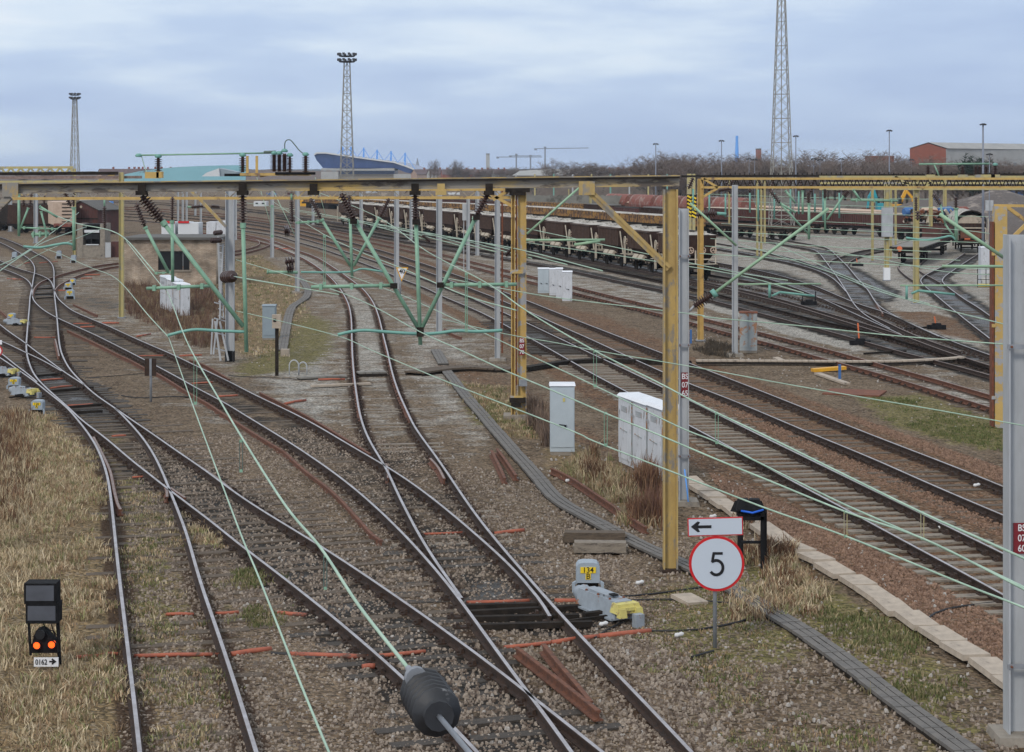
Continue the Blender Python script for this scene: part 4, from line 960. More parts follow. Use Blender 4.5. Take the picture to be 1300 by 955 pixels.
hang('black insulators and green strut hanging in front of the gravel heap', 100.0,
    [((1213.5, 250), (1213.5, 264), .16, 6), ((1185, 246), (1194, 260), .17, 6), ((1163, 250), (1163, 268), .12, 7), ((1165, 268), (1165, 280), .16, 3)],
    [((1214, 264), (1214, 307), .09), ((1194, 260), (1200, 285), .05), ((1200, 285), (1213, 303), .05)], [], [([(1150, 302), (1175, 305), (1195, 302), (1207, 300), (1214, 305)], .06)])
# cantilevers from the near right masts
def canti(label, Z, segs):
    t = thing('cantilever', label, 'cantilever', P(*segs[0][0], Z), 'cantilever arms on the right masts')
    for p, q, r, kind in segs:
        mb = MB()
        if kind == 'insulator': mb.insul(P(*p, Z), P(*q, Z), r, 8); mb.build('insulator', M['ceramic'], t)
        else: mb.tube([P(*p, Z), P(*q, Z)], r, 8); mb.build('tube', M[kind], t)
    return t
canti('light green tube rising from the insulator on the mast behind the near portal leg', 42.6, [((874, 396), (882, 388), .03, 'galv'), ((881, 389), (904, 374), .13, 'insulator'), ((904, 374.5), (1052, 265), .036, 'mint_pale'), ((904, 374.5), (909, 371), .1, 'teal')])
canti('light green tube reaching left from the big mast at the right edge', 25.2, [((1283, 333), (1193, 272), .024, 'mint_pale')])
canti('horizontal green registration tube with a drooping arm, left of the yard posts', 58.0, [((936, 361), (1042, 360.5), .024, 'mint_pale'), ((977, 361), (977, 378), .04, 'teal'), ((980, 376), (990, 371), .035, 'teal'), ((990, 371), (1034, 376), .035, 'teal')])
canti('horizontal green registration tube with a drooping arm, near the blotchy leg', 44.0, [((1143, 362.6), (1281, 362.4), .02, 'mint_pale'), ((1151, 363), (1151, 380), .03, 'teal'), ((1157, 373), (1166, 369), .028, 'teal'), ((1166, 369), (1212, 374), .028, 'teal')])
canti('pale green horizontal rod below the tube of the right edge mast', 40.0, [((1196, 338), (1281, 338.5), .03, 'mint_pale')])
canti('green strut rising right from the twin yellow leg across the dark wagons', 57.0, [((669, 297), (736, 238), .034, 'mint_pale')])
canti('thin green rods on the twin yellow leg in front of the hopper wagons', 56.5, [((668, 305), (768, 304.5), .035, 'mint_pale'), ((729, 311), (762, 306), .045, 'mint_pale')])
canti('sloping strut with a pale end and dark horizontal insulator over the stained mast', 55.0, [((876, 258), (935, 312), .035, 'mint_pale')])
canti('long dark insulator on the clean yellow post', 80.0, [((884, 273), (910, 271), .19, 'insulator'), ((910, 271), (922, 272), .07, 'teal')])
canti('short dark insulator on the yellow braces of the clean post', 82.0, [((912, 242), (927, 240), .12, 'insulator')])
canti('small dark slanting insulator hung below the big bracket on the pale ballast', 45.0, [((536, 299), (546, 307), .07, 'insulator')])
canti('dark curved hook like insulator left of the twin yellow leg', 60.0, [((642, 325), (650, 316), .1, 'insulator')])

# --- second portal (twin legs at 657) with lattice beam
ZS = 57.6
t = thing('lattice_portal', 'yellow lattice portal on a twin leg in the centre, behind the near beam', 'portal', G(658, 531))
gx = G(658, 531).x
mb = MB(); hsec(mb, P(662.5, 0, ZS).x, ZS, 0, 7.0, .27, .25, .02); mb.build('leg', M['yellow_patchy'], t)
mb = MB(); hsec(mb, P(651.5, 0, ZS).x, ZS, 0, 6.9, .13, .25, .03); mb.build('leg', M['yellow_clean'], t)
mb = MB(); mb.box((P(656, 0, ZS).x, ZS+.02, 3.9), (.05, .2, 5.8)); mb.build('rust_strip', M['rust'], t)
for yy in (345, 505):
    mb = MB(); mb.box(P(656, yy, ZS-.14), (.4, .02, .12)); mb.build('batten', M['yellow_patchy'], t)
mb = MB(); mb.box(P(664, 486, ZS-.2), (.25, .14, .2)); mb.build('junction_box', M['galv_dark'], t)
mb = MB(); mb.box(P(657, 508, ZS-.15), (.5, .2, .14)); mb.box(P(655, 514, ZS-.2), (.3, .2, .14)); mb.build('clamp', M['grime_and_shade'], t)
mb = MB(); mb.box((gx, ZS, .04), (.9, .8, .14)); mb.build('footing', M['concrete'], t)
mb = MB(); mb.box(P(657, 241, ZS-.1), (.75, .3, .15)); mb.box(P(657, 246, ZS-.1), (.5, .3, .1)); mb.build('cap_bracket', M['grime_and_shade'], t)
plate(t, 662.5, 429, 451, ZS, ['BS', '07', '70'], 6.5, .16)
zt = P(0, 240.5, ZS).z; zb = P(0, 251, ZS).z
for z, w in ((zt, .09), (zb, .085)):
    mb = MB(); mb.bar((P(8, 0, ZS).x, ZS, z+(.0 if z == zt else -.03)), (P(648, 0, ZS).x, ZS, z), w, w); mb.build('chord', M['yellow_clean'], t)
mb = MB(); x = P(10, 0, ZS).x; x1 = P(640, 0, ZS).x; k = 0
while x < x1:
    mb.bar((x, ZS, zb), (x+.26, ZS, zt), .03); mb.bar((x+.26, ZS, zt), (x+.52, ZS, zb), .03); x += .52
mb.build('lacing', M['beam_grey'], t)
mb = MB(); mb.bar(P(626, 254, ZS), P(655, 236, ZS), .09); mb.bar(P(622, 246, ZS), P(652, 263, ZS), .09); mb.build('knee_brace', M['yellow_clean'], t)
mb = MB(); mb.bar(P(241, 240, 70), P(287, 288, 70), .12, .1); tag(mb.build('diagonal_brace', M['yellow_paint']), 'dark yellow diagonal brace running down to the broad grey lattice stayed mast', 'brace')
for px in (154.3, 94.5):
    pass
ypost(154.3, 219, 404, 5.6, 'tall faded yellow post standing in the brown weeds left of the brick building')
ypost(94.5, 214, 326, 3.6, 'faded post with a teal tube next to the cream wagon')
# left truss
t = thing('truss_gantry', 'long flat lattice gantry with a zigzag web at the upper left', 'gantry', G(90, 326))
Zt = 97.0
def chord(y0, y1, x0, x1, w, m_, nm='chord', h=None):
    mb = MB(); mb.bar(P(x0, y0, Zt), P(x1, y1, Zt), w, h or w); mb.build(nm, m_, t)
chord(213.2, 212.6, -40, 93, .12, M['yellow_faded']); chord(221, 220, -40, 150, .16, M['grime_and_shade']); chord(226, 225, -40, 180, .14, M['rail_dull']); chord(231, 230, -40, 150, .1, M['yellow_faded'])
mb = MB(); x = -30
while x < 88:
    mb.bar(P(x, 221, Zt), P(x+6, 213, Zt), .09); mb.bar(P(x+6, 213, Zt), P(x+12.5, 221, Zt), .09); x += 12.5
mb.build('web_bracing', M['yellow_faded'], t)
mb = MB(); mb.bar(P(126, 229, Zt), P(146, 221, Zt), .12); mb.build('knee_brace', M['yellow_paint'], t)
mb = MB(); mb.bar(P(89, 213, Zt+2), P(89, 330, Zt+2), .2)
# --- right portals
def rportal(Z, x0, x1, ys, label, legs, w=.11, mk_='yellow_clean', lace=None):
    t = thing('lattice_portal', label, 'portal', P(x0, ys[0], Z), 'yellow lattice portals over the right yard')
    for y in ys:
        mb = MB(); mb.bar(P(x0, y, Z), P(x1, y, Z), w); mb.build('chord', M[mk_], t)
    if lace:
        mb = MB(); x = x0; st = lace
        while x < x1:
            mb.bar(P(x, ys[0], Z), P(x+st/2, ys[-1], Z), .04); mb.bar(P(x+st/2, ys[-1], Z), P(x+st, ys[0], Z), .04); x += st
        mb.build('lacing', M['grime_and_shade'], t)
    for (p, q) in legs:
        mb = MB(); mb.bar(P(*p, Z), P(*q, Z), w); mb.build('brace', M[mk_], t)
    return t
rportal(83.7, 890, 1320, (227, 238), 'yellow lattice portal running right from the clean yellow post', [((893, 227), (911, 238)), ((893, 250), (911, 239))], .1, lace=9)
rportal(107.0, 1040, 1330, (224.6, 232.5, 240), 'second yellow lattice portal further back over the right yard', [((1158, 238), (1136, 224)), ((1170, 240), (1182, 232)), ((1182, 232), (1176, 225))], .12, 'yellow_faded', lace=11)
# row of dark insulator tops along far portals
t = thing('spiked_portal', 'long dark far portal with a comb of small upright pins along its top', 'portal', P(1000, 222, 150))
mb = MB(); mb.bar(P(865, 224, 150), P(1310, 221.5, 150), .2, .17); mb.build('beam', M['grime_and_shade'], t)
for k in range(64):
    x = 915+k*6.1; mb = MB(); mb.bar(P(x, 223, 150), P(x, 218.5+(k*37 % 5)*.45, 150), .08); mb.build('pin', M['grime_and_shade'], t)
# switch gear on the right portal
Zq = 107.0
t = thing('switch_gear', 'row of dark insulators under a green busbar on the right hand portal', 'switchgear', P(1215, 224, Zq))
for px, yt in ((1178, 210), (1194.5, 210), (1222, 210), (1239, 210), (1243.5, 210), (1252, 210), (1263.5, 209)): insp(px, yt, 223, .17, Zq, t, 6)
mb = MB(); mb.tube([P(1167, 208.6, Zq), P(1256, 208, Zq)], .06, 6); mb.build('busbar', M['mint'], t)
mb = MB(); mb.tube([P(1186, 209, Zq), P(1196, 232, Zq)], .045, 6); mb.build('jumper', M['mint'], t)
for px in (1181, 1222, 1250, 1263): 
    mb = MB(); mb.box(P(px, 224, Zq), (.5 if px != 1250 else 1.1, .3, .2)); mb.build('bracket', M['yellow_faded'], t)
mb = MB(); mb.lathe(P(1263.5, 210.5, Zq), P(1263.5, 207, Zq), [(0, .12), (.5, .17), (1, .08)], 8); mb.build('terminal_cap', M['teal'], t)

# --- wires
def wire(name, label, pts, r=.009, m_='wire', cat='overhead wire', n=6, group='green overhead line wires'):
    """pts: (px, py, Z)"""
    W = [P(*p) for p in pts]
    W = [Vector(v) for v in spline([tuple(v) for v in W], 6)]
    mb = MB(); mb.tube(W, r, 6); o = mb.build(name, M[m_]); return tag(o, label, cat, group)
def zc(y, h=4.4): return F*(H-h)/(y-YH)
def contact(name, label, pts, h=4.4, r=.009, **k): return wire(name, label, [(x, y, zc(y, h)) for x, y in pts], r, **k)
contact('contact_wire', 'thin left contact wire dropping from the bowed arm to the bottom edge', [(214, 428), (233, 481.7), (246.8, 520), (267.7, 576.6), (304.5, 675), (329, 734), (380, 864), (430, 985)], 4.36, .008)
wire('contact_wire', 'thin wire slanting down from the upper left to the bowed arm', [(50, 314, 95), (75, 322, 85), (113, 339, 70), (147, 353.4, 58), (188, 400, 42), (214, 428, ZF)], .011)
wire('messenger_wire', 'thick green wire running diagonally down to the big insulator at the bottom', [(160, 306, 52), (201, 358, 37), (213, 372, ZF), (231.7, 420.5, 27), (246, 451, 23.4), (280, 510, 18.8), (308.6, 558, 16.2), (361.7, 641, 13), (406.6, 695, 11.4), (455.6, 769, 9.7), (521, 852, 8.25)], .009)
wire('messenger_wire', 'thin pale wire crossing the hut towards the left bracket', [(20, 340, 120), (95, 300, 118), (40, 292, 118)][:1]+[(60, 318, 120), (130, 290, 140)], .02)
A_ = [(380, 235, 80), (472, 272, 55), (540, 318, 38), (615.4, 358, 31), (672, 397, 28), (755, 445.4, 25.6), (834, 485, 22.8), (880, 509.5, 21.2), (910, 524.3, 20.2), (973, 554, 18.6), (1060, 596.8, 16.9), (1169.4, 650.5, 14.9), (1241, 682.5, 13.8), (1300, 709, 13), (1380, 745, 12.2)]
wire('messenger_wire', 'thick pale green wire of the right pair following the main line rail', A_, .0095)
B2 = [(430, 345), (500, 371), (540, 388), (640, 435), (670, 450), (757, 490.7), (858.7, 540.6), (911, 562), (1007, 609), (1073, 641), (1173, 685), (1286, 739), (1380, 785)]
contact('contact_wire', 'lower green wire of the right pair held by dropper loops', B2)
B_ = [(300, 330, 50), (434, 371.8, 36), (532, 420.8, 29), (580, 442.5, 26.5), (640, 470, 24.5), (698, 494.4, 22.5), (768, 524.6, 20.6), (828.5, 549, 19.4), (909, 583, 18.2), (973, 609, 17.4), (1073, 649.6, 16.07), (1172, 684, 14.7), (1286, 741, 13), (1380, 790, 12)]
wire('messenger_wire', 'thick green wire passing just above the near portal leg plate to the lower right', B_, .0085)
C_ = [(300, 395), (340, 404), (428.7, 426.6), (472, 445), (560, 481.8), (640, 513.3), (730.5, 549), (753.6, 560), (844.5, 595.7), (970, 644.5), (1074, 681), (1216.5, 739), (1278.4, 763), (1380, 803)]
contact('contact_wire', 'lowest green wire sweeping from the bowed arm across the round speed sign corner', C_, 4.4, .008)
contact('earth_wire', 'thin green wire crossing the number plate of the middle grey mast', [(560, 405), (640, 423.7), (704, 435), (757, 445.4), (880, 466), (992, 486.6), (1100, 505.4), (1180, 519), (1300, 540.5), (1380, 555)], 4.4, .008)
contact('earth_wire', 'thin green wire crossing the stained cabinet in the right yard', [(560, 352), (668, 372), (730, 381), (880, 399), (900, 403), (1013, 413.5), (1140, 426.7), (1300, 439), (1380, 446)], 4.4, .012)
contact('contact_wire', 'green wire crossing the black puddle between the yard tracks', [(940, 310), (1040, 341), (1116.6, 370), (1203, 393.7), (1260, 408), (1340, 428)], 4.4, .013)
contact('contact_wire', 'fine wire running from the loop of the siding over the lawn to the small bracket', [(300, 352), (377, 365), (430, 374)], 4.8, .012)
wire('earth_wire', 'fine wire from the end-on insulator across the grass', [(297, 351, 70), (350, 360, 62), (378, 365, 60)], .015)
wire('contact_wire', 'thin wire crossing behind the big V bracket towards the main line', [(345, 255, 150), (410, 297, 80), (520, 345, 52), (590, 375, 44), (655, 394, 40)], .014)
wire('contact_wire', 'thin wire crossing the tops of the dark hopper wagons', [(668, 290, 80), (800, 318, 72), (930, 345, 66), (1000, 356, 62)], .016)
wire('earth_wire', 'fine pale wire drawn along the lower edge of the hopper wagons', [(668, 308, 75), (820, 330, 66), (940, 350, 60), (1020, 372, 55)], .014)
wire('contact_wire', 'fine wire over the left turnouts crossing towards the upper left edge', [(-20, 345, 60), (25, 325, 66), (60, 300, 80), (100, 270, 120)], .018)
wire('contact_wire', 'second fine wire over the left turnouts just below the first', [(-20, 358, 56), (32, 322, 64), (62, 305, 76), (110, 288, 90)], .018)
wire('earth_wire', 'pale wire falling from the left bracket to the horizontal green tube', [(50, 265, 80), (95, 283, 70), (150, 297, 62), (196, 345, 52)], .018)
for i, (a, b, z) in enumerate([((345, 238), (375, 300), 70), ((400, 225), (414, 276), 90), ((326, 225), (345, 290), 90)]):
    wire('stay_wire', '%s of three pale stay wires dropping steeply behind the portal beam at centre left' % ORD[i], [(*a, z), (*b, z)], .014)
wire('earth_wire', 'wire crossing the flat wagon and hooded wagon in the right yard', [(1050, 318, 84), (1130, 332, 78), (1200, 345, 70), (1280, 350, 66)], .018)
wire('earth_wire', 'wire strung low over the diagonal yard siding', [(985, 310, 110), (1060, 345, 85), (1130, 372, 72), (1180, 386, 66)], .018)
wire('earth_wire', 'upper thin wire crossing the hooded wagon', [(1100, 285, 100), (1216, 292, 90), (1280, 300, 84)], .018)
for i in range(9):
    y0 = 246+i*9.5; x0 = 884+(i*53) % 60; x1 = 1180+(i*37) % 110; z0 = 150-i*9
    wire('contact_wire', '%s from the top of the fine wires strung across the right hand yard' % ORD[i], [(x0, y0, z0), ((x0+x1)/2, y0+5+i*.8, z0*.93), (x1, y0+7+i*1.6, z0*.88)], .018)
for i in range(6):
    y0 = 256+i*8; x0 = 300+i*45
    wire('contact_wire', '%s from the top of the fine wires over the curving main lines' % ORD[i], [(x0, y0, 160-i*14), (x0+110, y0+16, 110-i*10), (x0+240, y0+48, 72-i*5)], .015)
# droppers, each pair on the wires
drops = [(755.5, 446, 490, 25.6), (910, 525, 562, 20.2), (1171, 651, 684, 14.9), (1073.5, 650, 681, 16.07), (769, 525, 565, 20.6), (248, 455, 512, 24), (306, 560, 598, 16.2), (413, 706, 747, 11.2), (345.5, 262, 300, 50), (412, 300, 360, 50), (592, 348, 420, 34)]
names = ['above the white cabinets', 'right of the middle grey mast', 'near the right edge', 'over the stone lid row', 'left of the white cabinets', 'left of the little board marker', 'over the brown ballast by the bent rail', 'above the bottom insulator', 'far left of centre', 'over the curve of the centre track', 'right of the big V bracket']
for (x, y0, y1, Z), nm in zip(drops, names):
    t = thing('dropper', 'thin wire dropper loop between two overhead wires '+nm, 'wire dropper', P(x, y0, Z), 'dropper loops on the overhead wires')
    w_ = 1.2 if Z < 30 else .7
    mb = MB()
    for s in (-1, 1): mb.tube([P(x+s*w_*1.6, y0, Z), P(x+s*w_*1.5, y1, Z)], .0035 if Z < 30 else .008, 4)
    mb.build('loop', M['dark_wire'] if Z < 20 and x < 500 else M['yellow_faded'] if x > 1000 else M['mint'], t)
    k_ = max(Z/1400, .006)
    for yy in (y0, y1):
        mb = MB(); mb.box(P(x, yy, Z), (2.2*k_, k_, 2*k_)); mb.build('clip', M['mint'], t)
# big insulator at the bottom, where the thick wire is anchored
p0 = P(521, 852, 8.25); d = (p0-P(455.6, 769, 9.7)).normalized()
t = thing('strain_insulator', 'large dark disc insulator close to the camera at the bottom end of the thick wire', 'insulator', p0)
mb = MB(); mb.insul(p0+d*.08+Vector((.035, 0, -.06)), p0+d*.5+Vector((.03, 0, -.075)), .105, 6, core=.6); mb.build('disc_stack', M['old_ceramic'], t)
mb = MB(); mb.lathe(p0-d*.05, p0+d*.16, [(0, .015), (.5, .02), (.8, .05), (1, .05)], 12); mb.build('clevis', M['galv_dark'], t)
mb = MB(); mb.tube([p0+d*.5+Vector((.03, 0, -.075)), p0+d*2.6], .012, 6); mb.build('stay_rod', M['galv_dark'], t)
# ------------------------------------------------------------------ wagons
def wheel(t, x, y, r=.46):
    mb = MB(); mb.lathe((x-.07, y, r), (x+.07, y, r), [(0, r*.9), (.25, r), (.7, r), (1, r*.75)], 14)
    return mb.build('wheel', M['grime_and_shade'], t, local=True)
def underframe(t, L_, z=1.0, W=2.3, bogie=False, matk='grime_and_shade'):
    mb = MB()
    for s in (-1, 1): mb.box((s*(W/2-.12), 0, z), (.14, L_, .26))
    mb.box((0, 0, z+.08), (W-.4, L_-.3, .1))
    for s in (-1, 1): mb.box((0, s*(L_/2-.08), z), (W, .16, .3))
    mb.build('underframe', M[matk], t, local=True)
    ys = (-L_*.28, L_*.28) if not bogie else (-L_*.34-.9, -L_*.34+.9, L_*.34-.9, L_*.34+.9)
    for y in ys:
        for s in (-.78, .78): wheel(t, s, y)
        mb = MB(); mb.tube([(-.8, y, .46), (.8, y, .46)], .07, 6)
        for s in (-1, 1):
            mb.box((s*1.02, y, .5), (.12, .34, .3)); mb.bar((s*1.02, y-.55, .82), (s*1.02, y, .62), .08); mb.bar((s*1.02, y+.55, .82), (s*1.02, y, .62), .08)
        mb.build('axle', M['grime_and_shade'], t, local=True)
    for s in (-1, 1):
        for x in (-.87, .87):
            mb = MB(); mb.lathe((x, s*L_/2, z), (x, s*(L_/2+.5), z), [(0, .1), (.75, .09), (.8, .2), (1, .2)], 10); mb.build('buffer', M['grime_and_shade'], t, local=True)
def ring(mb, c, r, axis='x', w=.035, n=14):
    pts = []
    for k in range(n+1):
        a = 2*math.pi*k/n
        pts.append((c[0], c[1]+r*math.cos(a), c[2]+r*math.sin(a)) if axis == 'x' else (c[0]+r*math.cos(a), c[1], c[2]+r*math.sin(a)))
    mb.tube(pts, w, 5, cap=False)
    for k in range(0, n, 4):
        mb.bar(c, pts[k], w*1.2)
def hopper_proto():
    t = thing('hopper_wagon', 'x', 'wagon', (0, 0, 0), 'train of brown hopper wagons in the yard')
    L_ = 7.6; W = 2.5
    underframe(t, L_)
    mb = MB(); h = 2.62
    # upper box, end slopes and centre hopper
    y1 = 2.75; zt = 3.12; zm = 1.75
    V = [(-W/2, -y1, zm), (W/2, -y1, zm), (W/2, y1, zm), (-W/2, y1, zm), (-W/2, -y1-.28, zt), (W/2, -y1-.28, zt), (W/2, y1+.28, zt), (-W/2, y1+.28, zt)]
    mb.add(V, [(0, 1, 5, 4), (1, 2, 6, 5), (2, 3, 7, 6), (3, 0, 4, 7), (0, 3, 2, 1)])
    mb.add([(-W/2+.1, -y1+.2, zm), (W/2-.1, -y1+.2, zm), (W/2-.1, y1-.2, zm), (-W/2+.1, y1-.2, zm), (-.9, -1.5, 1.0), (.9, -1.5, 1.0), (.9, 1.5, 1.0), (-.9, 1.5, 1.0)], [(0, 1, 5, 4), (1, 2, 6, 5), (2, 3, 7, 6), (3, 0, 4, 7), (4, 5, 6, 7)])
    mb.build('body', M['wagon_brown'], t, local=True)
    mb = MB()
    for s in (-1, 1):
        for k in range(13):
            y = -y1+.05+k*(2*y1-.1)/12; mb.box((s*(W/2+.04), y, (zm+zt)/2), (.08, .09, zt-zm))
        mb.box((s*(W/2+.05), 0, zt-.03), (.13, 2*y1+.6, .12))
    o = mb.build('side_ribs', M['rib_brown'], t, local=True)
    mb = MB(); mb.add([(-W/2-.02, -y1-.3, zt+.02), (W/2+.02, -y1-.3, zt+.02), (W/2+.02, y1+.3, zt+.02), (-W/2-.02, y1+.3, zt+.02), (-.5, -y1+.2, zt+.2), (.5, -y1+.2, zt+.2), (.5, y1-.2, zt+.2), (-.5, y1-.2, zt+.2)], [(0, 1, 5, 4), (1, 2, 6, 5), (2, 3, 7, 6), (3, 0, 4, 7), (4, 5, 6, 7)])
    for k in range(5): mb.box((0, -2.2+k*1.1, zt+.2), (1.5, .5, .12))
    mb.build('dusty_top', M['dust_roof'], t, local=True)
    mb = MB(); mb.bar((-.5, -2.5, zt+.3), (.5, -2.2, zt+.28), .08); mb.bar((-.2, 1.2, zt+.3), (.6, 1.6, zt+.28), .09); mb.build('top_hatch', M['grime_and_shade'], t, local=True)
    for s in (-1, 1):
        mb = MB()
        for y in (-.75, .75): mb.box((s*(W/2-.12), y, 1.12), (.3, 1.15, .34), M=Matrix.Rotation(s*R(-35), 4, 'Y'))
        mb.build('discharge_door', M['pale_iron'], t, local=True)
        e = MB()
        for x in (-.95, .95): e.bar((x*1.1, s*3.55, 1.1), (x*1.25, s*3.1, 2.9), .07)
        e.bar((-.4, s*3.65, 1.15), (-.4, s*3.6, 2.1), .09); e.bar((-.9, s*3.6, 1.5), (.9, s*3.6, 1.5), .08); e.box((0, s*3.4, 1.16), (2.3, .7, .05))
        e.build('end_platform', M['pale_iron'], t, local=True)
        wv = MB()
        for x in (-.75, .1, .85): ring(wv, (x, s*3.7, 2.12), .2, 'y', .035)
        wv.build('hand_wheels', M['cream'], t, local=True)
        wv = MB(); ring(wv, (s*(W/2+.12), 3.3, 2.3), .26, 'x', .04); wv.bar((s*(W/2+.1), 3.3, .5), (s*(W/2+.1), 3.3, 2.2), .09); wv.bar((s*(W/2+.1), 3.6, .5), (s*(W/2+.1), 3.6, 2.2), .07); wv.build('brake_wheel', M['pale_iron'], t, local=True)
    return t
def path_walker(px, h=0.0, step=.5, sm=5):
    A = ground_line(px, h, step, sm)
    if A[0][1] > A[-1][1]: A = A[::-1]
    d = np.r_[0, np.cumsum(np.linalg.norm(np.diff(A[:, :2], axis=0), axis=1))]
    def at(s):
        x = np.interp(s, d, A[:, 0]); y = np.interp(s, d, A[:, 1]); x2 = np.interp(s+1, d, A[:, 0]); y2 = np.interp(s+1, d, A[:, 1])
        x1 = np.interp(s-1, d, A[:, 0]); y1 = np.interp(s-1, d, A[:, 1])
        return x, y, math.atan2(y2-y1, x2-x1)-math.pi/2
    return at, d[-1]
def centre_px(a, b): 
    return None
def place_train(proto, path, s0, gap, n, lab, group, zoff=.0, used=[False], cat='wagon', cyc=None):
    at, tot = path
    first = True
    for i in range(n):
        s = s0+i*gap
        if s > tot-1: break
        x, y, rz = at(s)
        src = proto if not isinstance(proto, list) else proto[i % len(proto)]
        if src.get('used'): o = copy_tree(src)
        else: o = src; src['used'] = 1
        if 'used' in o: del o['used']
        src['used'] = 1
        o.location = (x, y, zoff); o.rotation_euler = (0, 0, rz)
        o['label'] = lab(i); o['group'] = group
def clean():
    for o in bpy.data.objects:
        if 'used' in o: del o['used']
trainc = [(p[0], p[1], 0) for p in TRACKS['R']]
def walker_from(line):
    A = np.array(line)
    if A[0][1] > A[-1][1]: A = A[::-1]
    d = np.r_[0, np.cumsum(np.linalg.norm(np.diff(A[:, :2], axis=0), axis=1))]
    def at(s):
        x = np.interp(s, d, A[:, 0]); y = np.interp(s, d, A[:, 1]); x2 = np.interp(s+1.5, d, A[:, 0]); y2 = np.interp(s+1.5, d, A[:, 1]); x1 = np.interp(s-1.5, d, A[:, 0]); y1 = np.interp(s-1.5, d, A[:, 1])
        return x, y, math.atan2(y2-y1, x2-x1)-math.pi/2
    return at, d[-1], A, d
at, tot, A_r, d_r = walker_from(trainc)
i0 = np.argmin(np.abs(A_r[:, 1]-129.0)); sF = d_r[i0]
hp = hopper_proto()
place_train(hp, (at, tot), sF+4.1, 8.55, 17, lambda i: 'brown ribbed hopper wagon with dusty pale top, %s from the front of the train' % ORD[i], 'train of brown hopper wagons in the yard', .0)
clean()
# low dark flats behind the hoppers at the far left end of that train
def box_wagon(label, mk_body, mk_load=None, L_=12., W=2.6, h=1.2, floor=1.2, ribs=10, loadh=.25, bogie=True, rounded=False, group=None, detail=True):
    t = thing('open_wagon' if not rounded else 'round_wagon', label, 'wagon', (0, 0, 0), group)
    if detail: underframe(t, L_, floor-.2, bogie=bogie)
    else:
        mb = MB(); mb.box((0, 0, floor-.15), (2.3, L_, .3)); 
        mb.build('underframe', M['grime_and_shade'], t, local=True)
        mb = MB()
        for y in (-.4, -.28, .28, .4): mb.box((0, y*L_, .5), (1.9, .9, .95))
        mb.build('bogie_set', M['grime_and_shade'], t, local=True)
    mb = MB()
    if rounded:
        n = 12; pr = []
        for k in range(n+1):
            a = math.pi*k/n; pr.append((W/2*math.cos(a), floor+h*.35+h*.65*math.sin(a)))
        pr = [(W/2-.3, floor)]+pr+[(-W/2+.3, floor)]
        m_ = len(pr); vs = [(x, -L_/2+.4, z) for x, z in pr]+[(x, L_/2-.4, z) for x, z in pr]
        mb.add(vs, [(i, (i+1) % m_, m_+(i+1) % m_, m_+i) for i in range(m_)]+[tuple(range(m_)), tuple(reversed(range(m_, 2*m_)))])
    else:
        for s in (-1, 1):
            mb.box((s*(W/2-.04), 0, floor+h/2), (.08, L_-.1, h)); mb.box((s*(W/2), 0, floor+h), (.14, L_, .08))
            for k in range(ribs): mb.box((s*(W/2+.04), -L_/2+.3+k*(L_-.6)/(ribs-1), floor+h/2), (.09, .12, h))
            mb.box((0, s*(L_/2-.05), floor+h/2), (W, .08, h))
        mb.box((0, 0, floor+.02), (W-.1, L_-.1, .05))
    mb.build('body', M[mk_body], t, local=True)
    if mk_load:
        mb = MB(); mb.box((0, 0, floor+h-.12+loadh/2), (W-.3, L_-.4, loadh), taper=(.7, .96)); mb.build('load', M[mk_load], t, local=True)
    return t
# yellow low wagons behind the hopper train
pY = path_walker([(880,301),(860,298),(800,292.5),(740,286.5),(680,281),(620,277),(560,273.5),(500,270),(440,266.5),(380,263)], 0, .8, 6)
yw = box_wagon('x', 'wagon_yellow', 'dust_roof', L_=11.5, h=.95, ribs=16, bogie=True, detail=False, group='rusty yellow open wagons behind the brown train')
place_train(yw, pY, 6.0, 12.6, 22, lambda i: 'rusty yellow low sided wagon behind the brown train, %s from its right end' % ORD[i], 'rusty yellow open wagons behind the brown train')
clean()
# second row: grey and brown
pB2 = path_walker([(900,296),(860,291),(800,285.5),(740,280.5),(680,276.5),(620,273),(560,270),(500,267.5),(440,264.5)], 0, .8, 6)
b1 = box_wagon('x', 'wagon_maroon', 'grime_and_shade', L_=11.5, h=1.2, ribs=9, detail=False); b2 = box_wagon('x', 'wagon_yellow', None, L_=11.5, h=1.3, ribs=9, detail=False)
b3 = box_wagon('x', 'wagon_brown', 'roof_felt', L_=11.5, h=1.4, ribs=12, detail=False)
place_train([b1, b3, b1, b3, b2, b2, b2, b1], pB2, 10, 13.0, 16, lambda i: 'dark wagon of the second row behind the brown train, %s from the right' % ORD[i] if i % 8 not in (4, 5, 6) else 'orange brown wagon of the second row behind the brown train, %s from the right' % ORD[i], 'second row of wagons behind the brown train')
clean()
# red rounded hoppers
pR = path_walker([(985,284),(940,281.5),(880,278),(820,274),(760,270.5),(700,267.5),(640,265)], 0, .8, 6)
rw = box_wagon('x', 'wagon_red', None, L_=11., h=2.6, floor=1.0, rounded=True, detail=False)
place_train(rw, pR, 14, 12.3, 5, lambda i: 'faded red round topped wagon beyond the near portal leg, %s from the right' % ORD[i], 'faded red round topped wagons')
clean()
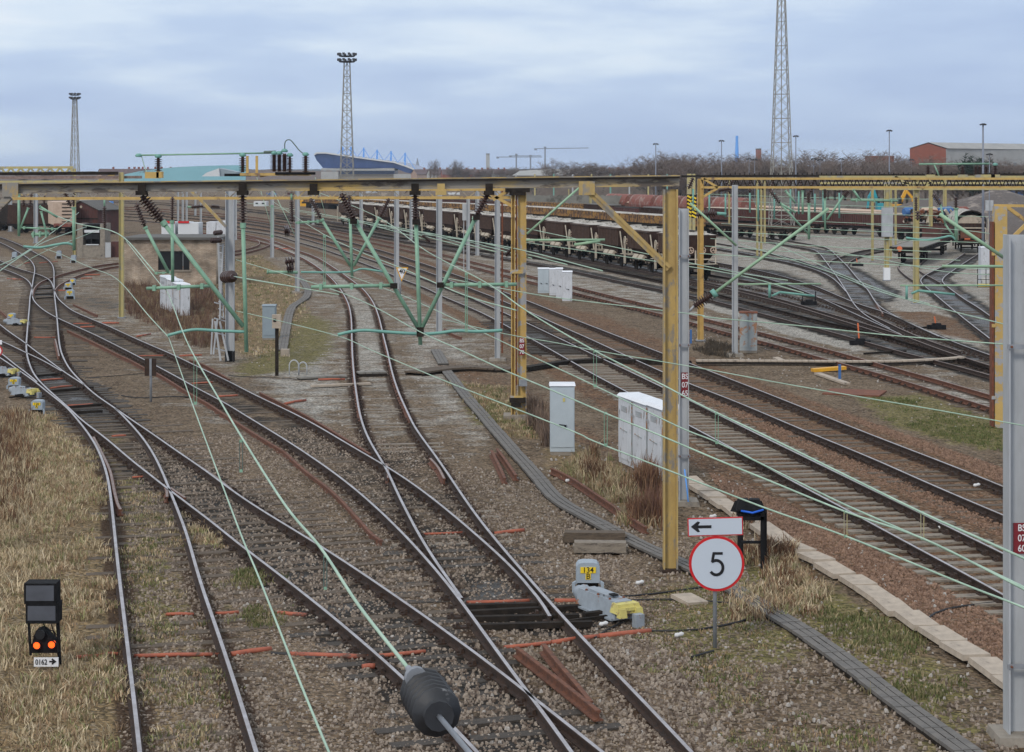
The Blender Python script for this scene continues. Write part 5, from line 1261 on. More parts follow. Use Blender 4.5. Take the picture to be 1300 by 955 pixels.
# maroon ribbed wagons and flats on the right
pM = path_walker([(1145,302),(1110,300),(1040,296.5),(980,293.5),(920,290),(870,287)], 0, .8, 6)
mw = box_wagon('x', 'wagon_maroon', 'slab', L_=13.5, h=1.45, ribs=30, detail=True)
place_train(mw, pM, 7, 14.6, 7, lambda i: 'long maroon ribbed wagon with pale load in the right yard, %s from the right' % ORD[i], 'maroon ribbed wagons in the right yard')
clean()
pF = path_walker([(1010,306),(960,303),(900,299),(850,295.5),(800,292)], 0, .8, 6)
fw = box_wagon('x', 'timber', 'rust', L_=13.5, h=.25, floor=1.3, ribs=8, loadh=.1, detail=True)
place_train(fw, pF, 7, 14.6, 5, lambda i: 'empty low flat wagon in front of the maroon wagons, %s from the right' % ORD[i], 'empty flat wagons in the right yard')
clean()
pO = path_walker([(1120,289),(1050,285),(980,281.5),(900,277.5),(700,268)], 0, 1, 6)
ow = box_wagon('x', 'rail_rusty', 'cream', L_=14, h=1.1, floor=1.0, ribs=8, loadh=.35, detail=False)
place_train(ow, pO, 8, 15, 12, lambda i: 'distant orange brown wagon beyond the maroon ones, %s from the right' % ORD[i], 'distant orange brown wagons')
clean()
# flat wagon facing the camera
a = G(1151, 337); b = G(1202, 312)
t = box_wagon('long flat wagon with pale plank deck and a red tail lamp in the right yard', 'grime_and_shade', None, L_=24, W=2.7, h=.12, floor=1.3, ribs=12, detail=True)
t.name = 'flat_wagon'
at_y, x_ = a.y, a.x; ang = math.atan2(G(1208, 314).y-a.y, G(1208, 314).x-a.x)-math.pi/2
dv = Vector((math.cos(ang+math.pi/2), math.sin(ang+math.pi/2), 0))
t.location = Vector((a.x, a.y, 0))+dv*12.6; t.rotation_euler = (0, 0, ang)
mb = MB(); mb.box((0, 0, 1.45), (2.55, 23.9, .06)); mb.build('plank_deck', M['plank_deck'], t, local=True)
mb = MB(); mb.lathe((-.6, -12.05, 1.3), (-.6, -12.25, 1.3), [(0, .2), (1, .22)], 10); mb.build('tail_lamp', M['orange_paint'], t, local=True)
mb = MB(); mb.box((0, 11.4, 1.95), (2.7, .12, 1.0)); mb.box((1.3, 6.5, 1.9), (.1, 10, .9))
for k in range(12): mb.box((1.37, 2+k*.85, 1.9), (.06, .1, .9))
mb.build('side_rack', M['wagon_maroon'], t, local=True)
# scrap load wagon behind
c = G(1188, 305)
t2 = box_wagon('wagon heaped with scrap and blue drums behind the long flat wagon', 'wagon_maroon', None, L_=9, W=2.8, h=.5, floor=1.3, ribs=14, detail=True)
t2.name = 'scrap_wagon'; t2.location = c; t2.rotation_euler = (0, 0, R(-68))
r_ = random.Random(3); mb = MB()
for k in range(170):
    mb.box((r_.uniform(-1.1, 1.1), r_.uniform(-4.1, 4.1), 1.9+r_.random()*1.4), (r_.uniform(.1, .5), r_.uniform(.1, .9), r_.uniform(.05, .35)), M=Matrix.Rotation(r_.uniform(0, 3), 4, 'X') @ Matrix.Rotation(r_.uniform(0, 3), 4, 'Z'), mi=r_.choice((0, 0, 1, 2)))
o = mb.build('scrap_load', [M['rust'], M['grime_and_shade'], M['pale_iron']], t2, local=True); o['kind'] = 'stuff'
for y_, mk_ in ((-3.2, 'blue'), (1.2, 'blue'), (-.9, 'cream'), (3.2, 'wagon_red')):
    mb = MB(); mb.lathe((0, y_-.9, 3.1), (0, y_+.9, 3.2), [(0, .4), (.1, .5), (.9, .5), (1, .4)], 12); mb.build('drum', M[mk_], t2, local=True)
# hooded wagon
a = G(1234, 322)
t = thing('hooded_wagon', 'arched hood wagon with a white framed end standing on the right hand siding', 'wagon', a); t.rotation_euler = (0, 0, R(-9))
L_ = 12; underframe(t, L_, 1.0); 
for ch in t.children: ch.location.y += L_/2
def arch(W, z0, h, n=14): return [(W/2*math.cos(math.pi*k/n), z0+h*math.sin(math.pi*k/n)) for k in range(n+1)]
pr = arch(2.7, 2.75, 1.15); m_ = len(pr); mb = MB()
vs = [(x, .5, z) for x, z in pr]+[(x, L_, z) for x, z in pr]
mb.add(vs, [(i, i+1, m_+i+1, m_+i) for i in range(m_-1)]+[tuple(reversed(range(m_, 2*m_)))]); mb.build('hood', M['dust_roof'], t, local=True)
mb = MB(); mb.sweep([(x, .5, z) for x, z in arch(2.8, 2.7, 1.2)], [(-.06, -.06), (.06, -.06), (.06, .06), (-.06, .06)], [0]*4); mb.build('hood_rim', M['grime_and_shade'], t, local=True)
pr2 = arch(2.5, 2.75, .75, 10); mb = MB(); vs = [(x, .7, z) for x, z in pr2]; mb.add(vs, [tuple(range(len(vs)))]); mb.build('canvas_end', M['slab'], t, local=True)
mb = MB(); mb.box((0, 6.2, 1.95), (2.6, 11.4, 1.6)); mb.build('body', M['wagon_brown'], t, local=True)
mb = MB()
for k in range(8): mb.box((-1.2+k*.34, .47, 1.95), (.07, .06, 1.5))
mb.build('end_ribs', M['grime_and_shade'], t, local=True)
mb = MB(); mb.bar((-1.25, .3, 1.2), (-1.25, .3, 2.3), .1); mb.bar((1.25, .3, 1.2), (1.25, .3, 2.3), .1); mb.bar((-1.25, .3, 2.33), (1.25, .3, 2.33), .1)
mb.build('white_frame', M['pale_iron'], t, local=True)
mb = MB(); mb.box((0, .3, 1.75), (2.0, .06, .75)); mb.build('end_panel', M['rail_rusty'], t, local=True)
mb = MB(); mb.box((-.4, .25, 1.32), (.5, .06, .1)); mb.box((-.1, .22, 1.1), (1.6, .06, .12)); mb.build('step_bar', M['orange_paint'], t, local=True)
mb = MB(); mb.bar((1.45, .5, .6), (1.5, .5, 3.2), .09); mb.build('grab_rail', M['pale_iron'], t, local=True)
# cream wagon and dark wagons at the left
a = G(82, 299)
t = thing('cream_wagon', 'cream slatted wagon with red base and buffers at the left behind the teal tube', 'wagon', a); t.rotation_euler = (0, 0, R(18))
underframe(t, 9, 1.0)
for ch in t.children: ch.location.y += 4.5
mb = MB(); mb.box((0, 4.5, 2.6), (2.6, 8.8, 2.7)); mb.build('body', M['cream'], t, local=True)
mb = MB()
for k in range(6): mb.box((.25, .08, 1.6+k*.42), (1.1, .06, .12))
mb.build('end_louvres', M['grime_and_shade'], t, local=True)
mb = MB(); mb.box((0, -.02, 1.2), (2.5, .14, .42)); mb.build('red_headstock', M['wagon_red'], t, local=True)
mb = MB(); mb.lathe((-.85, -.02, 1.2), (-.85, -.5, 1.2), [(0, .12), (.7, .12), (.75, .24), (1, .24)], 10); mb.build('buffer', M['wagon_red'], t, local=True)
for i, (px, py) in enumerate([(50, 296), (22, 293)]):
    a = G(px, py); t = thing('tarpaulin_wagon', ['dark green grey covered wagon just left of the cream wagon', 'dark covered wagon further left near the yellow machine'][i], 'wagon', a); t.rotation_euler = (0, 0, R(80))
    underframe(t, 7.4, 1.0)
    mb = MB(); mb.box((0, 0, 2.3), (2.5, 7.2, 2.3), taper=(.8, 1)); mb.build('body', M['grime_and_shade'] if i else M['wagon_brown'], t, local=True)
a = G(4, 291); t = thing('track_machine', 'yellow track machine cut off by the left edge of the picture', 'track machine', a); t.rotation_euler = (0, 0, R(75))
mb = MB(); mb.box((0, 0, 2.4), (2.4, 3.6, 1.6), taper=(.9, .85)); mb.build('cab', M['digger_yellow'], t, local=True)
mb = MB(); mb.box((0, 0, 3.3), (1.6, 1.8, .6)); mb.build('cab_roof', M['cream'], t, local=True)
mb = MB(); mb.box((0, 0, 1.0), (2.2, 5.2, .5)); mb.build('chassis', M['grime_and_shade'], t, local=True)
for s in (-.8, .8):
    for y in (-1.4, 1.4): wheel(t, s, y)
# brown wooden van/hut roof behind concrete hut
a = G(118, 297); t = thing('brown_hut', 'dark red brown boarded hut with a grey ridged roof behind the concrete hut', 'hut', a); t.rotation_euler = (0, 0, R(-20))
mb = MB(); mb.box((0, 0, 1.5), (4.6, 5, 3)); mb.add([(-2.3, -2.5, 3), (2.3, -2.5, 3), (0, -2.5, 4.0), (-2.3, 2.5, 3), (2.3, 2.5, 3), (0, 2.5, 4.0)], [(0, 1, 2), (3, 5, 4)])
for k in range(14): mb.box((-2.2+k*.34, -2.52, 1.5), (.04, .05, 3))
mb.build('wall', M['wagon_maroon'], t, local=True)
for s in (-1, 1):
    mb = MB(); mb.add([(0, -2.8, 4.08), (s*2.6, -2.8, 2.95), (s*2.6, 2.8, 2.95), (0, 2.8, 4.08), (0, -2.8, 4.0), (s*2.6, -2.8, 2.87), (s*2.6, 2.8, 2.87), (0, 2.8, 4.0)], [(0, 1, 2, 3), (4, 7, 6, 5), (0, 4, 5, 1), (1, 5, 6, 2), (2, 6, 7, 3)]); mb.build('roof', M['roof_felt'], t, local=True)
mb = MB(); mb.box((0, -2.55, 1.9), (4.6, .04, .12)); mb.build('trim', M['grime_and_shade'], t, local=True)
mb = MB(); mb.lathe((0, -2.53, 3.3), (0, -2.6, 3.3), [(0, .16), (1, .16)], 10); mb.build('vent', M['pale_iron'], t, local=True)

# ------------------------------------------------------------------ buildings near
def quad_building(): pass
a = G(116, 327); Z = a.y
t = thing('concrete_hut', 'small open fronted concrete hut on pillars with white blinds at the left', 'hut', a)
k = Z/F
def pxbox(mb, x0, x1, y0, y1, z, dep, mi=0):
    p = P(x0, y0, z); q = P(x1, y1, z); mb.box(((p.x+q.x)/2, z+dep/2, (p.z+q.z)/2), (abs(q.x-p.x), dep, abs(p.z-q.z)), mi=mi)
mb = MB(); pxbox(mb, 98, 105, 284, 327, Z, 2.4); mb.build('pillar', M['concrete'], t)
mb = MB(); pxbox(mb, 127, 133, 284, 327, Z, 2.4); mb.build('pillar', M['concrete'], t)
mb = MB(); pxbox(mb, 105, 127, 311, 327, Z+.05, 2.2); mb.build('wall', M['concrete'], t)
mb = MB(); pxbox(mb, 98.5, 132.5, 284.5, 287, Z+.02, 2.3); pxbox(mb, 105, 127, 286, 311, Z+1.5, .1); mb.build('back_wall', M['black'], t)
mb = MB(); pxbox(mb, 107, 126, 292, 295.5, Z+.1, .05); pxbox(mb, 109, 125, 310.2, 311.4, Z-.05, .2); mb.build('blind', M['white_wall'], t)
mb = MB(); pxbox(mb, 108, 125.5, 296.5, 304, Z+.3, .05); pxbox(mb, 115, 116.5, 296, 311, Z+.2, .05); mb.build('window', M['glass_black'], t)
a2 = G(137, 327); mb = MB(); pxbox(mb, 133.6, 140.6, 308, 327.5, a2.y, .06); tag(mb.build('pale_board', M['galv']), 'pale sheet leaning between the concrete hut and the dark brown box', 'board')
mb = MB(); pxbox(mb, 141, 150.5, 307, 327, a2.y+.5, 1); o = tag(mb.build('brown_locker', M['wagon_maroon']), 'dark brown locker right of the concrete hut', 'locker')
# brick building
a = G(218, 362); Z = a.y
t = thing('brick_building', 'flat roofed tan brick building with one black window opening', 'building', a)
xl, xr = P(157, 0, Z).x, P(277.5, 0, Z).x; top = P(0, 304.5, Z).z
wx0, wx1 = P(200.5, 0, Z).x, P(240.5, 0, Z).x; wz0, wz1 = P(0, 343, Z).z, P(0, 319, Z).z
mb = MB()
def wallbox(x0, x1, z0, z1): mb.box(((x0+x1)/2, Z+.15, (z0+z1)/2), (x1-x0, .3, z1-z0))
wallbox(xl, wx0, 0, top); wallbox(wx1, xr, 0, top); wallbox(wx0, wx1, 0, wz0); wallbox(wx0, wx1, wz1, top)
mb.box((xr-.15, Z+3.3, top/2), (.3, 6, top)); mb.box((xl+.15, Z+3.3, top/2), (.3, 6, top)); mb.box(((xl+xr)/2, Z+6.2, top/2), (xr-xl, .3, top))
mb.build('wall', M['brick_tan'], t)
mb = MB(); mb.box(((xl+xr)/2, Z+3.1, top+.08), (xr-xl+.3, 6.8, .16)); mb.build('roof', M['roof_felt'], t)
mb = MB(); mb.box(((wx0+wx1)/2, Z+.28, (wz0+wz1)/2), (wx1-wx0, .04, wz1-wz0)); wn = mb.build('window', M['glass_black'], t)
mb = MB()
for f in (.47, .78): mb.box((wx0+(wx1-wx0)*f, Z+.2, (wz0+wz1)/2), (.03, .04, wz1-wz0))
mb.build('glazing_bars', M['cab_rusty'], wn)
mb = MB(); mb.box(((wx0+wx1)/2, Z-.02, wz0-.05), (wx1-wx0+.2, .12, .1)); mb.box(((wx0+wx1)/2, Z-.01, wz1+.06), (wx1-wx0+.1, .06, .12)); mb.build('sill', M['concrete'], wn)
mb = MB(); mb.tube([(xr-.05, Z-.12, .1), (xr-.05, Z-.12, top)], .09, 8); mb.build('downpipe', M['concrete'], t)
# things behind the building
for i, (x0, x1, y0, y1, mk_, lab) in enumerate([(262, 274, 282, 300, 'cab_white', 'pale grey container above the brick building roof, left of the mast'), (274.5, 288, 281, 300, 'cab_white', 'pale grey container above the brick building roof, next to the mast'), (240, 252, 283, 300, 'white_wall', 'white container behind the brick building roof'), (205, 222, 282, 298, 'white_wall', 'left white unit with a red top strip behind the brick building'), (226, 240, 282, 298, 'white_wall', 'right white unit with a red top strip behind the brick building')]):
    Zc = 158; mb = MB(); pxbox(mb, x0, x1, y0, y1+36, Zc, 2.2); o = mb.build('container', M[mk_]); tag(o, lab, 'container')
    if i > 2:
        mb = MB(); pxbox(mb, x0, x1, y0-1.5, y0+1.5, Zc-.06, .05); mb.build('red_strip', M['sign_red'], o) if False else None
        rs = MB(); pxbox(rs, x0, x1, y0-1.2, y0+1.5, Zc-.08, .06); q = bpy.data.objects.new('red_strip', rs.mesh('red_strip', M['sign_red'], o.location)); col.objects.link(q); q.parent = o

# ------------------------------------------------------------------ cabinets
def cabinet(x0, x1, yt, yb, label, mk_='cab_clean', dep=.5, roof='cab_top', rz=0, group=None, lines=1, handle=True, name='equipment_cabinet'):
    Z = ZB(yb); a = G((x0+x1)/2, yb); t = thing(name, label, 'cabinet', a, group)
    w_ = (x1-x0)*Z/F; h = H-(yt-YH)*Z/F
    Rz = Matrix.Rotation(rz, 4, 'Z')
    mb = MB(); mb.box((0, dep/2, .06), (w_*.96, dep*.95, .14), M=None); mb.build('plinth', M['concrete'], t, local=True)
    mb = MB(); mb.box((0, dep/2, h/2+.04), (w_, dep, h-.1)); mb.build('body', M[mk_], t, local=True)
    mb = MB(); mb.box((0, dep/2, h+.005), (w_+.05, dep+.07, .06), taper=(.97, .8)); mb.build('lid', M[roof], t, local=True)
    for k in range(lines):
        dw = w_/lines
        mb = MB(); mb.box((-w_/2+dw*(k+.5), -.012, h/2+.05), (dw-.04, .02, h-.32)); d_ = mb.build('door', M[mk_], t, local=True)
        if handle:
            hb = MB(); hb.box((dw*.12-w_/2+dw*(k+.5), -.045, h*.42), (.05, .05, .05)); hb.bar((-w_/2+dw*(k+.5)-dw*.14, -.04, h*.44), (-w_/2+dw*(k+.5)+dw*.1, -.04, h*.43), .018); hb.build('handle', M['black'], d_, local=True)
    t.rotation_euler = (0, 0, rz)
    return t, h, w_, Z
t, h, w_, Z = cabinet(698.5, 729.5, 489, 578, 'single tall pale blue grey cabinet with a black handle beside the brown brush')
mb = MB(); mb.box((.04, -.03, h*.79), (.06, .008, .1)); mb.build('warning_label', M['machine_yellow'], t, local=True)
# white row beside it, in perspective
def row_cabs(p0, p1, n, yt0, labs, mk_, dep, heights, group, wfrac=1.0):
    a = G(*p0); b = G(*p1); d = b-a; ang = math.atan2(d.y, d.x); st = d.length/n
    for i in range(n):
        c = a+d*((i+.5)/n)
        t = thing('equipment_cabinet', labs[i], 'cabinet', c, group); t.rotation_euler = (0, 0, ang)
        hh = heights[i] if isinstance(heights, (list, tuple)) else heights
        mb = MB(); mb.box((0, dep/2, hh/2), (st-.02, dep, hh)); mb.build('body', M[mk_], t, local=True)
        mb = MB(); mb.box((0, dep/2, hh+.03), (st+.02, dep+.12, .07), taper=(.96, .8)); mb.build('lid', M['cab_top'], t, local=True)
        mb = MB(); mb.box((0, -.014, hh/2+.03), (st-.09, .02, hh-.2)); dr = mb.build('door', M[mk_], t, local=True)
        hb = MB(); hb.bar((-st*.3, -.035, hh*.52), (st*.15, -.035, hh*.5), .02); hb.build('handle', M['cab_rusty'], dr, local=True)
        sb_ = MB(); sb_.box((st*.5-.01, -.03, hh*.5), (.022, .03, hh*.94)); sb_.build('seam', M['cab_rusty'], t, local=True)
        lv = MB()
        for q_ in range(5): lv.box((-st*.05, -.03, hh*.86-q_*.03), (st*.4, .012, .012))
        lv.build('louvre', M['cab_rusty'], dr, local=True)
row_cabs((785.5, 586), (842.5, 612), 3, 0, ['weathered white cabinet, left one of the row beside the near portal leg', 'weathered white cabinet, middle one of the row beside the near portal leg', 'weathered white cabinet, right one of the row beside the near portal leg'], 'cab_white', .55, [1.72, 1.72, 1.74], 'white cabinets beside the near portal leg')
row_cabs((203.5, 391), (229, 401), 3, 0, ['streaky white cabinet left one of the group in front of the brick building', 'streaky white cabinet middle one of the group in front of the brick building', 'streaky white cabinet right one of the group in front of the brick building'], 'cab_white', .5, [1.75, 1.7, 1.6], 'white cabinets in front of the brick building')
cabinet(683, 697, 341, 374, 'wide mint grey cabinet at the left of the group behind the twin yellow leg', 'cab_grey' if False else 'cab_clean', .6, 'cab_top', lines=2)
cabinet(697.5, 706, 341.5, 377, 'narrow pale cabinet second from left of the group behind the twin yellow leg', 'cab_white', .6)
cabinet(706, 714.5, 341, 380, 'narrow pale cabinet third from left of the group behind the twin yellow leg', 'cab_white', .6)
cabinet(714, 726.5, 345, 384, 'front pale cabinet at the right of the group behind the twin yellow leg', 'cab_white', .6)
t, h, w_, Z = cabinet(939, 961, 397, 448, 'grey cabinet streaked with rust and rusty on top, behind the grey mast', 'cab_rusty', .6, 'rust', rz=R(-8), lines=2, handle=False)
cabinet(333, 349.5, 388, 432, 'plain blue grey cabinet standing on the grass left of the trough', 'cab_grey', .45, 'cab_grey', handle=False)
t, h, w_, Z = cabinet(1245.5, 1260, 314, 364, 'tall pale cabinet behind rails with a yellow step, left of the blotchy leg', 'cab_white', .7, 'cab_top', handle=False)
mb = MB()
for zz in (.5, .85, 1.2): mb.bar((-.75, -.6, zz), (.35, -.6, zz), .035)
for x in (-.75, -.2, .35): mb.bar((x, -.6, 0), (x, -.6, 1.25), .04)
mb.build('railing', M['black'], t, local=True)
mb = MB(); mb.box((-.15, -.45, .12), (1.1, .5, .14)); mb.build('step', M['sign_yellow'], t, local=True)
# small objects on posts
a = G(351.5, 477); t = thing('signal_post', 'short dark post with a small pale box on its head near the grey trough end', 'post', a)
mb = MB(); mb.box((a.x, a.y, .95), (.12, .1, 1.9)); mb.build('shaft', M['cab_grey'] if False else M['grime_and_shade'], t)
mb = MB(); mb.box((a.x, a.y-.05, 2.0), (.32, .2, .5)); mb.build('head', M['slab'], t)
mb = MB(); mb.box((a.x-.06, a.y-.16, 2.05), (.1, .03, .12)); mb.build('lens', M['black'], t)
a = G(191.5, 511); t = thing('marker_board', 'small dark wooden board on a thin post beside the chaired track', 'marker', a)
mb = MB(); mb.tube([a, (a.x, a.y, 1.4)], .04, 8); mb.build('post', M['galv_dark'], t)
mb = MB(); mb.box((a.x, a.y-.06, 1.15), (.37, .05, .56)); mb.build('board', M['rail_side'], t)
mb = MB(); mb.box((a.x+.01, a.y-.1, 1.15), (.07, .03, .56)); mb.build('strap', M['galv_dark'], t)
# hoops
a = G(381, 476); t = thing('pipe_hoops', 'two bent grey pipe hoops near the trough end', 'pipe hoop', a)
for dx, sc_ in ((-.22, 1), (.1, .85)):
    mb = MB(); pts = [(a.x+dx+.17*sc_*math.cos(math.pi*k/10)*1.0, a.y+dx*.3, .35*sc_+.2*sc_*math.sin(math.pi*k/10)) for k in range(11)]
    mb.tube([(pts[0][0], pts[0][1], 0)]+pts+[(pts[-1][0], pts[-1][1], 0)], .025, 6); mb.build('hoop', M['galv'], t)
a = G(362, 452); mb = MB(); mb.box((a.x, a.y, .14), (.34, .3, .28)); tag(mb.build('concrete_block', M['slab']), 'small pale concrete block at the lower end of the grey trough', 'block')

# ------------------------------------------------------------------ signs
a = G(908, 823); Z = a.y
t = thing('speed_sign', 'round white 5 speed sign with red ring under a left arrow plate', 'speed sign', a)
mb = MB(); mb.tube([(a.x, Z+.05, -.05), (a.x, Z+.05, 2.05)], .032, 10); mb.build('post', M['galv_dark'], t)
c = P(910, 716, Z-.03); r = 35.2*Z/F
mb = MB(); mb.lathe((c.x, Z+.01, c.z), (c.x, Z-.012, c.z), [(0, r), (1, r)], 56); o = mb.build('disc', M['sign_red'], t)
mb = MB(); mb.lathe((c.x, Z-.012, c.z), (c.x, Z-.019, c.z), [(0, r*.905), (1, r*.905)], 56); mb.build('face', M['sign_face'], t)
# figure 5 as strokes
def stroke(pts, wd, y, parent, name='numeral', mat_='sign_black', closed=False):
    """ribbon of constant width in the x-z plane"""
    P_ = [Vector((p[0], 0, p[1])) for p in pts]; L1 = []; R1_ = []
    for i, p in enumerate(P_):
        d = (P_[min(i+1, len(P_)-1)]-P_[max(i-1, 0)]).normalized(); nn = Vector((d.z, 0, -d.x))
        L1.append(p+nn*wd/2); R1_.append(p-nn*wd/2)
    n = len(P_); vs = [(v.x, y, v.z) for v in L1+R1_]+[(v.x, y+.004, v.z) for v in L1+R1_]
    fs = []
    for i in range(n-1):
        fs += [(i, i+1, n+i+1, n+i), (2*n+i, 3*n+i, 3*n+i+1, 2*n+i+1), (i, 2*n+i, 2*n+i+1, i+1), (n+i, n+i+1, 3*n+i+1, 3*n+i)]
    mb = MB(); mb.add(vs, fs); return mb.build(name, M[mat_], parent)
u = Z/F
def s5(px, py): return (c.x+(px-910)*u, c.z-(py-716)*u)
yf = Z-.026
st5 = [s5(917.6, 702.8), s5(904.8, 702.8)]
stroke(st5, 3.3*u, yf, t)
stroke([s5(906.3, 702), s5(904.2, 714)], 3.3*u, yf-.001, t)
arc = [s5(903.6, 713.3)]+[s5(909.4+8.4*math.cos(R(an)), 720.8-9.2*math.sin(R(an))) for an in range(118, -151, -12)]
stroke(arc, 3.6*u, yf-.002, t)
mb = MB(); q0 = P(873, 0, Z).x; q1 = P(943, 0, Z).x; zc_ = P(0, 668.5, Z).z; hh_ = 23.0*u
mb.box(((q0+q1)/2, Z-.01, zc_), (q1-q0, .02, hh_), M=Matrix.Rotation(R(-1.6), 4, 'Y')); ap = mb.build('arrow_plate', M['sign_red'], t)
mb = MB(); mb.box(((q0+q1)/2, Z-.023, zc_), (q1-q0-2.6*u, .006, hh_-2.6*u), M=Matrix.Rotation(R(-1.6), 4, 'Y')); mb.build('plate_face', M['sign_face'], ap)
ax = [(876.8, 668.6), (885.5, 661.6), (888.4, 662.6), (886, 666.8), (903, 666.4), (903, 670.2), (886, 670.4), (888.4, 674.8), (885.5, 675.4)]
pl = [(P(x, y, Z).x, P(x, y, Z).z) for x, y in ax]; n = len(pl)
mb = MB(); mb.add([(x, Z-.031, z) for x, z in pl]+[(x, Z-.027, z) for x, z in pl], [tuple(reversed(range(n))), tuple(range(n, 2*n))]+[(i, (i+1) % n, n+(i+1) % n, n+i) for i in range(n)]); mb.build('arrow', M['sign_black'], ap)
# left edge sign
a = G(-4, 474); Z = a.y; t = thing('speed_sign', 'small round red ringed sign cut by the left edge beside the turnout', 'speed sign', a)
mb = MB(); mb.tube([(a.x, Z+.04, 0), (a.x, Z+.04, 1.4)], .03, 8); mb.build('post', M['galv_dark'], t)
c = P(-4, 445.5, Z); r = 7.4*Z/F; mb = MB(); mb.lathe((c.x, Z, c.z), (c.x, Z-.02, c.z), [(0, r), (1, r)], 28); mb.build('disc', M['sign_red'], t)
mb = MB(); mb.lathe((c.x, Z-.02, c.z), (c.x, Z-.03, c.z), [(0, r*.8), (1, r*.8)], 28); mb.build('face', M['sign_white'], t)
mb = MB(); pxbox(mb, -12, 2.4, 432, 437.5, Z-.01, .02); mb.build('plate', M['sign_white'], t)
# triangle 40
a = G(508, 376); Z = a.y; t = thing('speed_triangle', 'white inverted triangle sign with yellow edge reading 40 on a short post', 'speed sign', a)
mb = MB(); mb.tube([(a.x, Z+.04, 0), (a.x, Z+.04, 1.2)], .05, 8); mb.build('post', M['galv_dark'], t)
def tri(x0, x1, xm, y0, y1, y, mk_, nm):
    pl = [P(x0, y0, Z), P(x1, y0, Z), P(xm, y1, Z)]
    mb = MB(); mb.add([(p.x, y, p.z) for p in pl]+[(p.x, y+.02, p.z) for p in pl], [(0, 2, 1), (3, 4, 5), (0, 1, 4, 3), (1, 2, 5, 4), (2, 0, 3, 5)]); return mb.build(nm, M[mk_], t)
tri(502.6, 518.4, 509.8, 339.6, 357.6, Z-.03, 'digger_yellow', 'board'); tri(504.6, 516.6, 510, 340.8, 354.8, Z-.045, 'sign_white', 'face')
lettering('40', 7.6*Z/F, P(510.4, 344.8, Z-.07), t, M['sign_black'])
# ground signal
a = G(54, 851); Z = a.y; k = Z/F
t = thing('ground_signal', 'black ground signal with two red lamps, two hoods and an arrow number plate', 'signal', a)
def pb(x0, x1, y0, y1, z0, dep, nm, mk_, par=None, tp=None):
    mb = MB(); p = P(x0, y0, z0); q = P(x1, y1, z0); mb.box(((p.x+q.x)/2, z0+dep/2, (p.z+q.z)/2), (q.x-p.x, dep, p.z-q.z), taper=tp); return mb.build(nm, M[mk_], par or t)
mb = MB(); mb.bar(P(36.5, 790, Z), P(39, 832, Z), .035); mb.bar(P(73.5, 790, Z), P(76, 848, Z), .045); mb.build('frame', M['black'], t)
pb(47.5, 50.5, 845, 853, Z, .05, 'foot', 'galv_dark'); pb(67.5, 71.5, 845, 853, Z, .05, 'foot', 'galv')
for (x0, x1, y0, y1) in ((30.5, 71, 741, 767), (32.5, 73, 767, 792)):
    h_ = pb(x0, x1, y0, y1, Z-.12, .3, 'hood', 'black')
    mb = MB(); p = P(x0+2.6, y0+2.6, Z-.125); q = P(x1-2.6, y1-4, Z-.125); mb.box(((p.x+q.x)/2, Z-.125, (p.z+q.z)/2), (q.x-p.x, .006, p.z-q.z)); mb.build('shade_face', M['shade'], h_)
tri_px = [(41, 828), (74.5, 828), (73, 817), (58, 800), (52.5, 797.5), (47, 799.5), (44.5, 806), (40, 822)]
pl = [P(x, y, Z-.1) for x, y in tri_px]; n = len(pl); mb = MB()
mb.add([(p.x, Z-.16, p.z) for p in pl]+[(p.x, Z+.05, p.z) for p in pl], [tuple(reversed(range(n))), tuple(range(n, 2*n))]+[(i, (i+1) % n, n+(i+1) % n, n+i) for i in range(n)]); sh = mb.build('lamp_housing', M['black'], t)
for x, y in ((46.8, 819.5), (65.6, 818.5)):
    p = P(x, y, Z-.18); mb = MB(); mb.lathe((p.x, Z-.13, p.z), (p.x, Z-.2, p.z), [(0, .055), (.7, .055), (1, .045)], 18); mb.build('red_lamp', M['red_lamp'], sh)
    mb = MB(); ring(mb, (p.x, Z-.2, p.z), .062, 'y', .011, 20) if False else mb.tube([(p.x+.062*math.cos(a_*.3142), Z-.2, p.z+.062*math.sin(a_*.3142)) for a_ in range(21)], .011, 5, cap=False); mb.build('lens_ring', M['black'], sh)
p = P(51.5, 805.5, Z-.18); mb = MB(); mb.lathe((p.x, Z-.15, p.z), (p.x, Z-.22, p.z), [(0, .065), (1, .07), ], 18); mb.build('dark_lens', M['sign_black'], sh)
pl_ = pb(43, 74, 835, 846.5, Z-.14, .02, 'number_plate', 'sign_white')
lettering('0162', 9.5*k, P(52.3, 841, Z-.146), pl_, M['sign_black'], sx=.8)
axx = [(71.5, 839.8), (66.6, 835.8), (65.4, 837), (66.8, 839), (62.5, 839), (62.5, 840.8), (66.8, 840.8), (65.4, 842.8), (66.6, 843.8)]
pl = [P(x, y, Z-.14) for x, y in axx]; n = len(pl); mb = MB(); mb.add([(q.x, Z-.149, q.z) for q in pl]+[(q.x, Z-.142, q.z) for q in pl], [tuple(reversed(range(n))), tuple(range(n, 2*n))]+[(i, (i+1) % n, n+(i+1) % n, n+i) for i in range(n)]); mb.build('arrow', M['sign_black'], pl_)
mb = MB(); mb.tube([P(55, 792, Z-.02), P(59, 798, Z-.02), P(67, 801, Z-.02), P(71, 808, Z)], .008, 5); mb.tube([P(65, 792, Z), P(67, 799, Z), P(71.5, 806, Z)], .008, 5); mb.build('signal_cable', M['black'], t)

